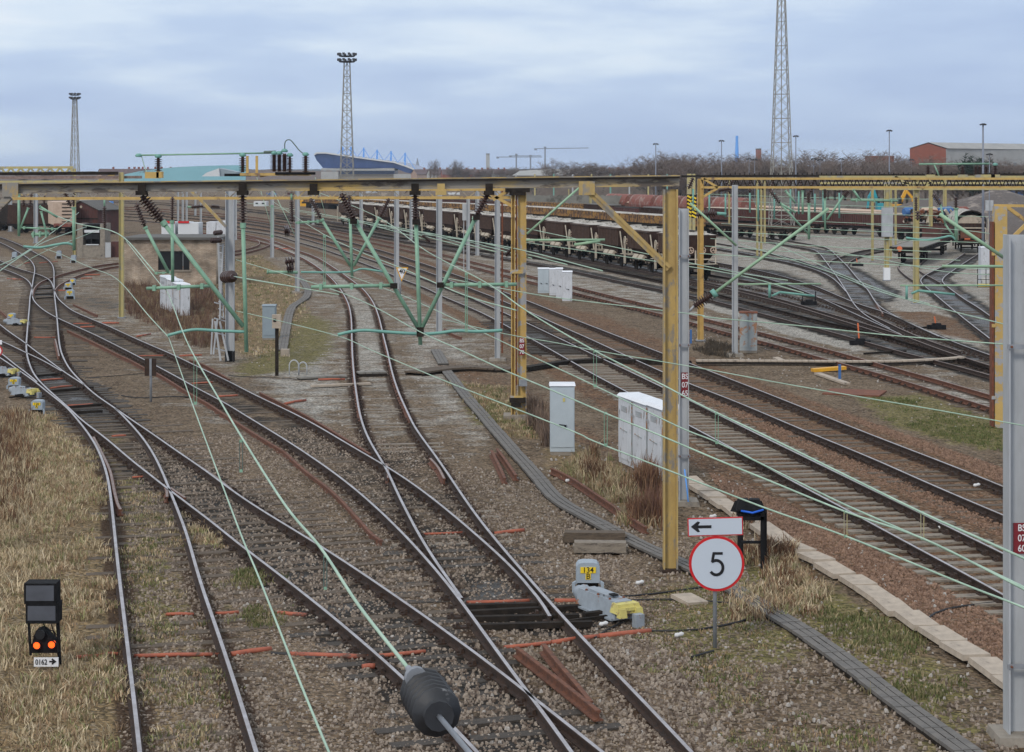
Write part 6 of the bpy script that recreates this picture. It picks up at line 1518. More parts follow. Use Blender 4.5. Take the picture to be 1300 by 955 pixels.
# ------------------------------------------------------------------ point machines
def hood_unit(px, py, wpx, hpx, label, txt=None, rz=0, plate_=True):
    a = G(px, py); Z = a.y; u = Z/F; w_ = wpx*u; h = hpx*u
    t = thing('machine_cover', label, 'machine cover', a, 'grey point machine covers'); t.rotation_euler = (0, 0, rz)
    z0 = h*.33; pr = [(-w_/2, z0), (w_/2, z0), (w_/2, h*.86), (w_*.4, h*.97), (w_*.2, h), (-w_*.2, h), (-w_*.4, h*.97), (-w_/2, h*.86)]; n = len(pr); mb = MB()
    mb.add([(x, -.05, z) for x, z in pr]+[(x, .3, z) for x, z in pr], [tuple(range(n)), tuple(reversed(range(n, 2*n)))]+[(i, n+i, n+(i+1) % n, (i+1) % n) for i in range(n)]); mb.build('hood', M['machine_hood'], t, local=True)
    for s in (-1, 1):
        mb = MB(); mb.bar((s*w_*.5, .0, z0*1.05), (s*w_*.62, -.02, z0*.9), w_*.12); mb.bar((s*w_*.62, -.02, z0*1.0), (s*w_*.62, -.02, -.02), w_*.13); mb.build('leg', M['machine_hood'], t, local=True)
    mb = MB(); mb.box((0, .15, z0*.5), (w_*.9, .2, z0)); mb.build('base', M['grime_and_shade'], t, local=True)
    if plate_:
        mb = MB(); mb.box((0, -.058, h*.76), (w_*.66, .012, h*.2)); mb.box((0, -.058, h*.55), (w_*.22, .012, h*.2)); pp = mb.build('yellow_label', M['sign_yellow'], t, local=True)
        if txt:
            for s_, zz in ((txt[0], h*.76), (txt[1], h*.55)):
                me_ = text_mesh(s_, h*.25, .001); me_.materials.clear(); me_.materials.append(M['sign_black']); o = bpy.data.objects.new('lettering', me_); col.objects.link(o); o.parent = pp; o.location = (0, -.067, zz); o.rotation_euler = (R(90), 0, 0)
    return t
def machine(px, py, Lm, label, rz, sc_=1.0):
    a = G(px, py); t = thing('point_machine', label, 'point machine', a, 'grey and yellow point machines'); t.rotation_euler = (0, 0, rz); t.scale = (sc_, sc_, sc_)
    mb = MB(); mb.box((0, 0, .2), (.36, Lm, .26), taper=(.78, .95)); mb.box((0, .05, .345), (.2, Lm*.5, .04)); mb.build('casing', M['machine'], t, local=True)
    mb = MB(); mb.lathe((0, Lm/2, .2), (0, Lm/2+.28, .22), [(0, .13), (.3, .15), (.5, .11), (.8, .1), (1, .06)], 12); mb.build('motor', M['machine'], t, local=True)
    mb = MB(); mb.box((0, -Lm/2-.02, .25), (.42, .22, .14), taper=(.86, .8)); mb.box((-.14, -Lm/2-.15, .2), (.13, .1, .13), taper=(.8, .7)); mb.box((.14, -Lm/2-.15, .2), (.13, .1, .13), taper=(.8, .7)); mb.box((0, -Lm/2-.1, .25), (.38, .1, .05)); mb.build('yellow_end', M['machine_yellow'], t, local=True)
    mb = MB(); mb.box((0, -Lm*.22, .372), (.1, .12, .02)); mb.box((0, -Lm*.12, .345), (.2, .03, .03)); mb.build('slot', M['black'], t, local=True)
    mb = MB(); mb.box((.06, -Lm/2-.28, .1), (.14, .12, .2)); mb.build('bracket', M['machine'], t, local=True)
    for s_ in (-1, 1):
        for yy in (-.3, 0, .3):
            mb = MB(); mb.lathe((s_*.12, yy*Lm, .33), (s_*.12, yy*Lm, .352), [(0, .022), (1, .018)], 8); mb.build('bolt', M['rust'], t, local=True)
    mb = MB(); mb.box((-.32, -Lm*.15, .1), (.3, .1, .07)); mb.build('drive_rod', M['grime_and_shade'], t, local=True)
    mb = MB(); mb.box((-.5, -Lm*.3, .08), (.7, .05, .05)); mb.build('drive_rod', M['grime_and_shade'], t, local=True)
    mb = MB(); mb.box((0, 0, .075), (.46, Lm*.96, .03)); mb.build('base_flange', M['machine'], t, local=True)
    return t
hood_unit(746.5, 752, 29.5, 38, 'grey domed cover numbered 134 B beside the front turnout', ('134', 'B'))
machine(768, 782, 1.15, 'grey point machine with yellow end in front of the 134 B cover', R(28), 1.12)
hood_unit(47, 526, 14.5, 17.5, 'grey hood with yellow label, nearest of the group at the left edge', ('120', 'A'))
hood_unit(17.5, 494, 13, 14.5, 'grey hood with a wide yellow strip between two point machines at the left edge', ('120', 'B'))
machine(30, 504, .9, 'grey point machine with two yellow ends between the left edge hoods', R(55), .95)
machine(6, 478, .8, 'grey point machine cut by the left edge beside the turnout', R(62), .95)
hood_unit(14, 407, 8.5, 9, 'small grey hood beside the yellow ended machine near the left edge', None)
machine(20, 413, .9, 'low machine with a long yellow end by the left edge, beyond the turnout', R(75), .9)
for i, (px, py, w_, h_) in enumerate([(88.5, 380, 9.5, 12), (86.5, 368, 8.5, 9), (92, 362, 6.5, 8)]):
    hood_unit(px, py, w_, h_, 'grey hood with yellow label by the double slip, %s of three' % ['nearest', 'middle', 'farthest'][i], ('121', 'A') if i < 2 else None)
for i, (px, py) in enumerate([(74.5, 328.5), (18, 330), (93, 334)]):
    hood_unit(px, py, 5.5, 10, ['tiny grey hood below the cream wagon', 'tiny grey hood beside the upper left track', 'tiny pale hood left of the concrete hut'][i], None, plate_=False)
# switch drives: stretcher bars
def stretcher(p, q, label, r=.045):
    a = G(*p, .06); b = G(*q, .06); mb = MB(); mb.bar(a, b, r*2, r*1.6); o = mb.build('stretcher_bar', M['grime_and_shade']); return tag(o, label, 'stretcher bar', 'dark bars across the turnouts')
for i, (p, q) in enumerate([((590, 779), (742, 771)), ((596, 786), (735, 783)), ((604, 796), (752, 792)), ((585, 771), (690, 768))]): stretcher(p, q, 'dark greasy bar across the front turnout, %s from the top' % ORD[[3, 0, 1, 2].index(i) if False else (1, 2, 3, 0)[i]], .06)
for i, (p, q) in enumerate([((47, 367), (66, 366)), ((45, 374), (67, 373)), ((46, 379), (67, 378)), ((42, 478), (85, 474)), ((62, 497), (118, 492)), ((88, 517), (140, 513)), ((90, 524), (130, 522)), ((1097, 449), (1150, 446)), ((1150, 418), (1195, 414))]): stretcher(p, q, 'dark bar across the %s' % ['double slip, farthest', 'double slip, middle', 'double slip, nearest', 'left turnout, farthest', 'left turnout, second', 'left turnout, third', 'left turnout, nearest', 'yard turnout by the orange lever', 'yard turnout by the second lever'][i], .05)
# hand levers in the yard
for i, (px, py, lab) in enumerate([(1092, 438, 'black hand lever box with an upright orange handle beside the yard turnout'), (1189, 418, 'black hand lever box with a faint orange handle right of the yard turnout'), (1027, 387, 'black hand lever frame with two short pins in the middle of the yard'), (1089, 338, 'small dark lever box beside the curved yard track')]):
    a = G(px, py); t = thing('point_lever', lab, 'point lever', a, 'hand levers in the yard')
    mb = MB(); mb.box((a.x, a.y, .15), (.6, .35, .28), taper=(.6, .7)); mb.box((a.x-.33, a.y, .1), (.24, .25, .2)); mb.box((a.x+.33, a.y, .1), (.2, .25, .2)); mb.build('lever_box', M['black'], t)
    if i != 2:
        mb = MB(); mb.bar((a.x-.05, a.y, .25), (a.x-.1, a.y, .95 if i == 0 else .6), .055); mb.build('handle', M['orange_paint'], t)
    else:
        for sx_ in (-1, 1):
            mb = MB(); mb.bar((a.x+sx_*.35, a.y, .2), (a.x+sx_*.38, a.y, .75), .05); mb.build('pin', M['black'], t)

# ------------------------------------------------------------------ troughs, slabs, boards, ducts
def ribbon(name, px, wd, h, matk, label, cat, z0=.0, step=.5, sm=1):
    A = ground_line(px, 0, step, sm); mb = MB()
    mb.sweep([Vector((p[0], p[1], z0)) for p in A], [(-wd/2, 0), (wd/2, 0), (wd/2, h), (-wd/2, h)], [0]*4); return tag(mb.build(name, M[matk]), label, cat)
def trough(px, wd, label, h=.055):
    A = ground_line(px, 0, .5, 2); t = thing('cable_trough', label, 'cable trough', tuple(Vector((*A[len(A)//2][:2], 0))), 'grey cable troughs')
    mb = MB(); mb.sweep([Vector((p[0], p[1], -.02)) for p in A], [(-wd/2, 0), (wd/2, 0), (wd/2, h), (-wd/2, h)], [0]*4); mb.build('channel', M['grime_and_shade'], t)
    mb = MB()
    for i in range(len(A)-1):
        p = Vector(A[i]); q = Vector(A[i+1]); d = (q-p).normalized(); 
        j = random.uniform(-.008, .008)
        mb.bar((p.x+j, p.y, h+.01), (q.x-d.x*.02+j, q.y-d.y*.02, h+.01+random.uniform(-.006, .006)), wd*1.02, .05)
        for s in (-.17, .17):
            nn = Vector((d.y, -d.x, 0))*(s*wd); mb.bar(Vector((p.x, p.y, h+.036))+nn, Vector((q.x, q.y, h+.036))+nn-d*.04, .008, .008, mi=1)
    mb.build('lids', [M['trough'], M['grime_and_shade']], t)
trough([(566, 472), (580, 490), (590, 503), (600, 515), (611, 527), (625, 544), (641, 562), (656, 580), (672, 597), (688, 616), (703, 634), (716, 645), (740, 656), (765, 671), (800, 689), (835, 706), (874, 723), (905, 738), (940, 757), (975, 779), (1020, 806), (1060, 835), (1100, 865), (1160, 912), (1230, 962), (1290, 1010)], .36, 'long grey cable trough winding from the board walk to the bottom right')
trough([(379, 352), (387, 362), (391, 371), (388, 379), (378, 386), (371, 391), (366, 404), (362, 425), (358, 446)], .42, 'short bent grey cable trough on the grass left of the centre track')
trough([(553, 446), (558, 455), (563, 464)], .4, 'tiny piece of grey trough by the foot of the mast above the board walk')
# stone lid row along the main line
A = ground_line([(872, 612), (905, 636), (935, 655), (970, 678.5), (1002.5, 697), (1051, 722), (1100, 752), (1148.6, 784), (1197, 815), (1249, 849), (1275, 864), (1340, 905), (1400, 945)], 0, .98, 1)
for i in range(len(A)-1):
    p = Vector(A[i]); q = Vector(A[i+1]); d = (q-p).normalized(); c = (p+q)/2
    mb = MB(); mb.box((0, 0, 0), (.46, .93, .09), M=Matrix.Rotation(random.uniform(-.05, .05), 4, 'X') @ Matrix.Rotation(random.uniform(-.05, .05), 4, 'Y'), taper=(.96, .98))
    o = mb.build('stone_lid', M['slab'], None, local=True); o.location = (c.x+random.uniform(-.04, .04), c.y, .09+random.uniform(-.02, .02)); o.rotation_euler = (0, 0, math.atan2(d.y, d.x)-math.pi/2+random.uniform(-.06, .06))
    tag(o, 'pale stone lid in the row along the main line, %s from the far end' % ORD[i], 'stone lid', 'pale stone lids along the main line')
# board walk across the tracks
def boards(px, wd, label, h, matk='plank_deck', matk2='grime_and_shade'):
    A = ground_line(px, 0, .24, 1); t = thing('board_walk', label, 'board walk', tuple(Vector((*A[len(A)//2][:2], 0))), 'board walks across the tracks')
    mb = MB()
    for i in range(len(A)-1):
        p = Vector(A[i]); q = Vector(A[i+1]); mb.bar((p.x, p.y, h), ((p.x+q.x)/2+(q.x-p.x)*.42, (p.y+q.y)/2+(q.y-p.y)*.42, h), wd, .06)
    mb.build('planks', M[matk], t)
    mb = MB(); 
    for s in (-1, 1): mb.sweep([Vector((p[0], p[1], h-.12)) for p in A], [(s*wd*.42-.03, 0), (s*wd*.42+.03, 0), (s*wd*.42+.03, .085), (s*wd*.42-.03, .085)], [0]*4)
    mb.build('bearers', M[matk2], t)
boards([(380, 482), (405, 480.5), (440, 479.5)], .4, 'short boards left of the centre track at the foot crossing', .06)
boards([(454, 478), (490, 477)], .5, 'boards between the rails of the centre track at the foot crossing', .14)
boards([(526, 477), (560, 472), (600, 470), (640, 472), (666, 472)], .9, 'dark planked walk left of the main lines', .12, 'timber')
boards([(666, 472), (690, 468), (715, 464), (760, 461), (842, 463), (876, 464.5)], .4, 'dark walk boards crossing between the main line rails', .15, 'grime_and_shade')
boards([(884, 463.5), (935, 463.5), (1020, 464), (1100, 464.5), (1150, 463.5), (1200, 461), (1222, 459)], .36, 'pale walk boards running right across the yard towards the far turnout', .17, 'slab')
# orange ducts
ducts = [((293,831),(344,824),.055),((368,830.5),(466,834),.05),((466,834),(540,827),.04),((640,822),(700,816),.04),((700,816),(760,808),.05),((760,808),(826,801),.055),((97,835),(128,833),.045),((170,833),(279,831),.04),((211,780),(246,780),.035),((273,779),(303,777),.035),((353,778),(390,781),.045),((460,847),(476,846),.055),((538,678),(588,676),.03),((624,678),(665,673),.05),((592,765),(680,762),.04),((704,763),(742,762),.055),((361,513),(388,508),.05),((174,427),(191,424),.05),((176,452),(222,451),.035),((228,452),(256,451),.05),((244,487),(270,485.5),.04),((277,503.5),(302,502),.045),((9,354),(30,355),.06),((29,334.5),(42,333.5),.07),((50,334),(73,332),.06),((104,349.6),(127,349),.07),((103,353.6),(117,353),.06),((74,369),(83,369),.06),((93,411),(119,411),.04),((102,415.2),(121,415),.05),((129.5,410.5),(151,410.5),.07),((43,428.5),(70,428.5),.04),((86,515),(118,513),.035),((142,554),(160,553),.035),((168,606),(190,605),.03),((128,831),(150,830),.03),((404,482),(438,481.5),.05),((52,483),(80,481),.04),((64,493),(92,490),.04),((350,316),(378,316.5),.09)]
for i, (p, q, r) in enumerate(ducts):
    a = G(*p, .025); b = G(*q, .025); r *= .8; mb = MB(); m2 = (a+b)/2+Vector((0, random.uniform(-.02, .02), random.uniform(-.01, .02)))
    mb.tube([a, a.lerp(m2, .5), m2, m2.lerp(b, .5), b], r, 8); o = mb.build('orange_duct', M['duct'])
    xw = (p[0]+q[0])/2; yw_ = (p[1]+q[1])/2
    row = 'bottom edge' if yw_ > 800 else 'front turnout' if yw_ > 700 and xw > 500 else 'grassy track' if yw_ > 700 else 'centre crossing' if yw_ > 600 and xw > 500 else 'left crossing' if yw_ > 500 and xw < 250 else 'chaired track' if yw_ > 420 and xw > 130 else 'centre track' if xw > 300 else 'left turnouts' if yw_ > 400 else 'double slip'
    ducts[i] = (o, row, xw, yw_)
rows_ = {}
for o, row, xw, yw_ in ducts: rows_.setdefault(row, []).append((xw, o))
for row, l in rows_.items():
    l.sort(key=lambda v: v[0])
    for j, (xw, o) in enumerate(l): tag(o, 'orange cable duct lying across the %s, %s from the left' % (row, ORD[j]) if len(l) > 1 else 'orange cable duct lying across the %s' % row, 'cable duct', 'orange cable ducts between the rails')
# cables
def cable(px, label, r=.018):
    A = ground_line(px, .03, .4, 1); mb = MB(); mb.tube([Vector((p[0], p[1], .03)) for p in A], r, 5); tag(mb.build('ground_cable', M['cable']), label, 'cable', 'black cables lying on the ballast')
cable([(826, 801), (845, 804), (880, 800), (940, 790), (985, 770)], 'black cable from the orange duct end towards the trough')
cable([(345, 829), (355, 832), (368, 831)], 'short black cable joining two orange ducts at the bottom', .03)
cable([(778, 758), (810, 756), (845, 752), (900, 744)], 'black cable running from the 134 B cover past the portal leg')
cable([(775, 764), (830, 760), (880, 762), (930, 765), (975, 775)], 'lower black cable running from the 134 B cover to the trough')
cable([(878, 834), (890, 831), (900, 829), (906, 826)], 'black cable beside the foot of the speed sign')
cable([(1172, 792), (1182, 780), (1200, 772), (1240, 767), (1275, 764)], 'black cable curving over brown ballast near the right mast')
cable([(154, 502), (180, 506), (215, 503), (240, 504)], 'black cable at the foot of the little board marker')
cable([(108, 480), (150, 477), (195, 473)], 'thin black cable crossing the ballast left of the board marker', .012)
cable([(380, 482), (360, 480), (300, 478), (290, 476)], 'thin black cable running from the boards to the left grass', .012)
cable([(755, 810), (775, 797), (790, 790)], 'black cable tucked under the point machine')
# sleepers pile, slab, stand
for i, (px, py, L_, mk_, lab) in enumerate([(755, 690, 1.75, 'timber', 'old brown timber lying on the dirt, upper one by the trough'), (762, 703, 1.45, 'timber_pale', 'old greyish timber lying on the dirt, lower one by the trough')]):
    a = G(px, py); mb = MB(); mb.box((0, 0, .14), (L_*.7, .3, .2)); mb.box((0, .3, .05), (L_*.75, .3, .12)); o = mb.build('old_timber', M[mk_], None, local=True); o.location = a; o.rotation_euler = (0, 0, R(-3)); tag(o, lab, 'timber')
a = G(875, 765); mb = MB(); mb.box((0, 0, .05), (.42, .55, .07)); o = mb.build('flat_stone', M['slab'], None, local=True); o.location = a; o.rotation_euler = (.08, .05, R(28)); tag(o, 'pale flat paving stone between the portal leg and the speed sign', 'paving stone')
a = G(955, 722); Z = a.y
t = thing('work_stand', 'black four legged stand with a black bag and blue strap behind the speed sign', 'stand', a)
for px, dy in ((939, 0), (968, 0), (941, .5), (971, .5)):
    mb = MB(); q = P(px, 690, Z+dy); mb.bar((q.x, Z+dy, .0), (q.x, Z+dy, 1.05), .07); mb.build('leg', M['black'], t)
q0 = P(939, 0, Z).x; q1 = P(970, 0, Z).x
mb = MB(); mb.bar((q0, Z, .95), (q1, Z, .95), .07); mb.bar((q0, Z+.5, .95), (q1, Z+.5, .95), .07); mb.box(((q0+q1)/2, Z+.25, 1.0), (q1-q0, .5, .06)); mb.build('top_frame', M['black'], t)
mb = MB(); mb.bar((q0, Z, .5), (q1, Z, .5), .05); mb.build('cross_rail', M['black'], t)
t2 = MB(); 
for k_ in range(7): t2.box(((q0+q1)/2+random.uniform(-.18, .18), Z+.2+random.uniform(-.1, .1), 1.15+random.uniform(-.04, .06)), (.34, .3, .2), rz=random.uniform(0, 2), taper=(.6, .6))
o = t2.build('black_bag', M['black']); tag(o, 'crumpled black bag lying on the black stand behind the speed sign', 'bag')
mb = MB(); mb.tube([(q0+.02, Z-.05, 1.1), ((q0+q1)/2, Z-.1, 1.07), (q1-.02, Z-.05, 1.12)], .022, 6); st_ = mb.build('blue_strap', M['blue_strap']); st_.parent = o; st_.location = Vector(st_.location)-Vector(o.location)
# litter
for i, (px, py, lab) in enumerate([(700, 783+0, None)]): pass
lit = [(862, 812, 'white crumpled bottle near the orange duct end'), (766, 798, 'white scrap beside the point machine foot'), (812, 745, 'white scrap right of the 134 B cover'), (1195, 674, 'white plastic scrap between the main line rails'), (905, 660, 'white scrap left of the arrow plate'), (722, 614, 'white scrap beside the rusty rail in the weeds'), (1240, 620, 'white rag between the far main line rails'), (1276, 450, 'blue white scrap by the far turnout at the right'), (846, 570, 'white scrap at the foot of the white cabinets')]
for px, py, lab in lit:
    a = G(px, py); mb = MB(); s_ = .05*max(1, a.y/40)
    mb.lathe((a.x-s_*1.4, a.y, .06), (a.x+s_*1.6, a.y+.03, .09), [(0, s_*.3), (.15, s_*.8), (.5, s_*.6), (.8, s_*.75), (1, s_*.25)], 7); tag(mb.build('litter', M['litter_white']), lab, 'litter')
# yellow bracket & flat plate on the far side
a = G(1052, 472); mb = MB(); mb.box((0, 0, .1), (1.3, .3, .12), M=Matrix.Rotation(R(-3), 4, 'Y')); o = mb.build('yellow_channel', M['digger_yellow'], None, local=True); o.location = a; o.rotation_euler = (0, 0, R(12)); tag(o, 'yellow rusty channel lying under the pale walk boards', 'steel channel')
a = G(1085, 500); mb = MB(); mb.box((0, 0, .04), (1.9, 1.6, .05)); o = mb.build('steel_sheet', M['rust'], None, local=True); o.location = a; o.rotation_euler = (0, 0, R(-20)); tag(o, 'brown sheet of steel lying on the dirt beyond the main line', 'steel sheet')
for i, (p, q, lab) in enumerate([((1038, 476), (1075, 489), 'pale plank lying beyond the main line near the yellow channel'), ((985, 456), (996, 461), 'small pale slab on the dirt left of the walk boards'), ((395, 492), (470, 489), 'thin pale plank beside the centre track below the boards')]):
    a = G(*p); b = G(*q); mb = MB(); mb.bar((a.x, a.y, .05), (b.x, b.y, .05), .25, .07); tag(mb.build('pale_plank', M['slab']), lab, 'plank')
for i, (px, py) in enumerate([(1066, 484), (868+9, 436), (1047-170, 434)][:2]):
    a = G(px, py); mb = MB(); mb.bar((a.x, a.y, 0), (a.x, a.y, .6), .09); tag(mb.build('blue_peg', M['blue']), ['small blue peg standing beside the pale plank beyond the main line', 'small blue peg by the foot of the clean yellow post'][i], 'peg')
# ------------------------------------------------------------------ distance: yard kit, towers, trees, buildings
def tower(px, Z, ytop, w0px, w1px, label, head=True, headw=22, segs=9):
    top = P(px, ytop, Z); g = Vector((top.x, Z, 0)); t = thing('lighting_tower', label, 'lighting tower', g, 'lattice lighting towers')
    Hh = top.z; w1 = w1px*Z/F; w0 = w0px*Z/F   # base / top width
    r = .00011*Z+.02
    cor = []
    for sx, sy in ((-1, -1), (1, -1), (1, 1), (-1, 1)):
        a = Vector((g.x+sx*w1/2, Z+sy*w1/2, 0)); b = Vector((g.x+sx*w0/2, Z+sy*w0/2, Hh)); cor.append((a, b))
        mb = MB(); mb.bar(a, b, r*2.0); mb.build('leg', M['tower_steel'], t)
    mb = MB(); ts_ = [0]
    hgt_ = 0; k = 0
    levels = [i/segs for i in range(segs+1)]
    for i in range(segs):
        z0, z1 = levels[i], levels[i+1]; zm = (z0+z1)/2
        for f in range(4):
            A0 = cor[f][0].lerp(cor[f][1], z0); B0 = cor[(f+1) % 4][0].lerp(cor[(f+1) % 4][1], z0)
            A1 = cor[f][0].lerp(cor[f][1], z1); B1 = cor[(f+1) % 4][0].lerp(cor[(f+1) % 4][1], z1)
            Am = cor[f][0].lerp(cor[f][1], zm); Bm = cor[(f+1) % 4][0].lerp(cor[(f+1) % 4][1], zm)
            mb.bar(A0, B0, r*1.1); mb.bar(A0, Bm, r); mb.bar(B0, Am, r); mb.bar(Am, B1, r); mb.bar(Bm, A1, r)
    mb.build('lattice', M['tower_steel'], t)
    mb = MB(); mb.bar((g.x, Z, 0), (g.x, Z, Hh), r*2.2); mb.build('cable_mast', M['tower_steel'], t)
    if head:
        hw = headw*Z/F
        for j, zz in enumerate((Hh-.5, Hh+.55)):
            mb = MB(); mb.lathe((g.x, Z, zz), (g.x, Z, zz+.2), [(0, hw*.42), (1, hw*.5)], 12); mb.build('platform', M['lamp_dark'], t)
            for k in range(10):
                a = 2*math.pi*k/10; mb = MB(); mb.box((g.x+hw*.5*math.cos(a), Z+hw*.5*math.sin(a), zz+.5), (.45, .4, .45)); mb.build('floodlight', M['lamp_dark'], t)
    return t
tower(440.5, 355, 76, 7, 19.5, 'tall lattice lighting tower in front of the stadium')
tower(95, 530, 124, 4.5, 12, 'small distant lattice lighting tower at the left', headw=13, segs=7)
tower(992, 209, -34, 7, 30, 'nearest lattice tower at the right running out of the top of the picture', segs=11, headw=24)
def pole(px, yt, yb, label, w_=1.2, head='double'):
    g = G(px, yb); Z = g.y; top = P(px, yt, Z); t = thing('light_pole', label, 'light pole', g, 'slim floodlight poles'); r = w_*Z/F/2
    mb = MB(); mb.tube([g, (g.x, Z, top.z*.5), (g.x, Z, top.z)], r, 6, radii=[r*1.5, r*1.2, r*.8]); mb.build('mast', M['crane_steel'], t)
    mb = MB(); s_ = 3.2*Z/F
    mb.box((g.x-s_*.6, Z, top.z), (s_, .5, s_*.5), M=Matrix.Rotation(R(-20), 4, 'Y')); mb.box((g.x+s_*.6, Z, top.z), (s_, .5, s_*.5), M=Matrix.Rotation(R(20), 4, 'Y')); mb.build('lamp_head', M['lamp_dark'], t)
for px, yt, yb, lab in ((832.5, 183, 270, 'slim floodlight pole left of the bare trees'), (916, 179, 266, 'slim floodlight pole left of the blue chimney'), (1010.3, 173, 275, 'slim floodlight pole just right of the nearest tower'), (1129, 166, 290, 'floodlight pole left of the red brick warehouse'), (1248, 158, 336, 'tall blue grey floodlight pole in front of the warehouse')): pole(px, yt, yb, lab, 1.6 if px < 1200 else 2.6)
pole(1256, 196, 330, 'shorter thin pole right of the tall floodlight pole', 1.2)
for i, px in enumerate((951, 958, 1033, 1041, 1068, 1157)): pole(px, 202+i % 2, 262, 'small street lamp among the bare trees, %s from the left' % ORD[i], .7)

# bare trees
def tree_proto(kind, seed):
    r = random.Random(seed); nm = 'bare_tree' if kind != 'ever' else 'evergreen_tree'
    t = thing(nm, 'x', 'tree', (0, 0, 0))
    Hh = 1.0
    mb = MB(); mb.tube([(0, 0, 0), (.005, 0, .25), (0, .005, .5)], .012, 6, radii=[.02, .014, .008]); mb.build('trunk', M['bark'], t, local=True)
    V = []; Fc = []
    def twig(p, q, w):
        b = len(V); d = (Vector(q)-Vector(p)); s = Vector((-d.z, 0, d.x)); s = s.normalized()*w if s.length > 0 else Vector((w, 0, 0)); s2 = Vector((0, w, 0))
        V.extend([tuple(Vector(p)-s), tuple(Vector(p)+s), tuple(q), tuple(Vector(p)-s2), tuple(Vector(p)+s2)]); Fc.append((b, b+1, b+2)); Fc.append((b+3, b+4, b+2))
    if kind == 'round': spread, n0, up = .42, 52, .75
    elif kind == 'poplar': spread, n0, up = .11, 16, 1.6
    else: spread, n0, up = .3, 46, 1.0
    for i in range(n0):
        a = r.uniform(0, 6.283); z0 = r.uniform(.12, .55); rad = spread*r.uniform(.4, 1); z1 = min(1.0, z0+r.uniform(.25, .5)*up)
        z1 = min(z1, 1.02-.35*(rad/spread)**2*(.4 if kind == 'poplar' else .8))
        e = (rad*math.cos(a), rad*math.sin(a), z1); twig((0, 0, z0), e, .0045)
        for j in range(7):
            f = r.uniform(.3, 1); m_ = (e[0]*f, e[1]*f, z0+(z1-z0)*f); a2 = r.uniform(0, 6.283); l = r.uniform(.07, .16)
            e2 = (m_[0]+l*math.cos(a2)*.8, m_[1]+l*math.sin(a2)*.8, m_[2]+l*r.uniform(.3, 1.1)); twig(m_, e2, .0028)
            for q in range(7):
                f2 = r.uniform(.3, 1); m2 = tuple(m_[c]+(e2[c]-m_[c])*f2 for c in range(3)); a3 = r.uniform(0, 6.283); l3 = r.uniform(.03, .09)
                twig(m2, (m2[0]+l3*math.cos(a3), m2[1]+l3*math.sin(a3), m2[2]+l3*r.uniform(.1, 1)), .0022 if kind != 'ever' else .008)
    me_ = bpy.data.meshes.new('crown'); me_.from_pydata(V, [], Fc); me_.materials.append(M['twig'] if kind == 'round' else M['evergreen'] if kind == 'ever' else M['twig_pale'])
    o = bpy.data.objects.new('crown', me_); col.objects.link(o); o.parent = t
    return t
protos = [tree_proto('round', 1), tree_proto('round', 2), tree_proto('spread', 3), tree_proto('spread', 4)]
pop = tree_proto('poplar', 5); ever = tree_proto('ever', 8)
def put(proto, px, ytop, Z, wf, label, group):
    if proto.get('used'): o = copy_tree(proto)
    else: o = proto
    proto['used'] = 1
    x = (px-CX)*Z/F; h = H-(ytop-YH)*Z/F
    o.location = (x, Z, 0); o.scale = (h*wf, h*wf, h); o.rotation_euler = (0, 0, random.uniform(0, 6)); o['label'] = label; o['group'] = group
    if 'used' in o and o is not proto: del o['used']
spec = []
r_ = random.Random(11)
x = 822
while x < 985:
    spec.append((x, r_.uniform(190, 201) if x < 880 or x > 930 else r_.uniform(190, 204), r_.uniform(420, 520))); x += r_.uniform(5, 8)
x = 1012
while x < 1160: spec.append((x, r_.uniform(188, 203), r_.uniform(400, 500))); x += r_.uniform(6, 10)
for px in (1232, 1245, 1262, 1275, 1290, 1300, 1215, 1190, 1175): spec.append((px, r_.uniform(196, 206), 390))
for px in (735, 745, 757, 745, 765, 775, 790, 800, 812, 700, 722): spec.append((px, r_.uniform(201, 210), 620))
for k in range(26): spec.append((540+k*11+r_.uniform(-4, 4), r_.uniform(207, 213.5), 900))
spec.sort()
for i, (px, yt, Z) in enumerate(spec):
    put(protos[i % 4], px, yt, Z, r_.uniform(1.0, 1.5), 'bare brown tree on the far skyline, %s from the left' % ORD[i] if i < len(ORD) else 'bare brown tree on the far skyline', 'bare trees along the far side of the yard')
for i, (px, yt) in enumerate([(546, 205), (551, 204), (556, 205), (576, 205), (580, 204.5), (584, 206)]):
    put(pop, px, yt, 900, .9, 'slim bare poplar on the horizon right of the stadium, %s from the left' % ORD[i], 'bare poplars on the horizon')
put(ever, 1236, 196, 385, 1.1, 'dark evergreen tree in front of the pale warehouse wall', 'evergreens')
clean()
for k, (px, yt, Z) in enumerate([(186, 212, 900), (60, 214, 700), (28, 215, 650)]):
    put(protos[k], px, yt, Z, 1.2, 'bare bush on the horizon at the left, %s from the left' % ORD[[2, 1, 0][k]], 'bare bushes on the left horizon')
clean()
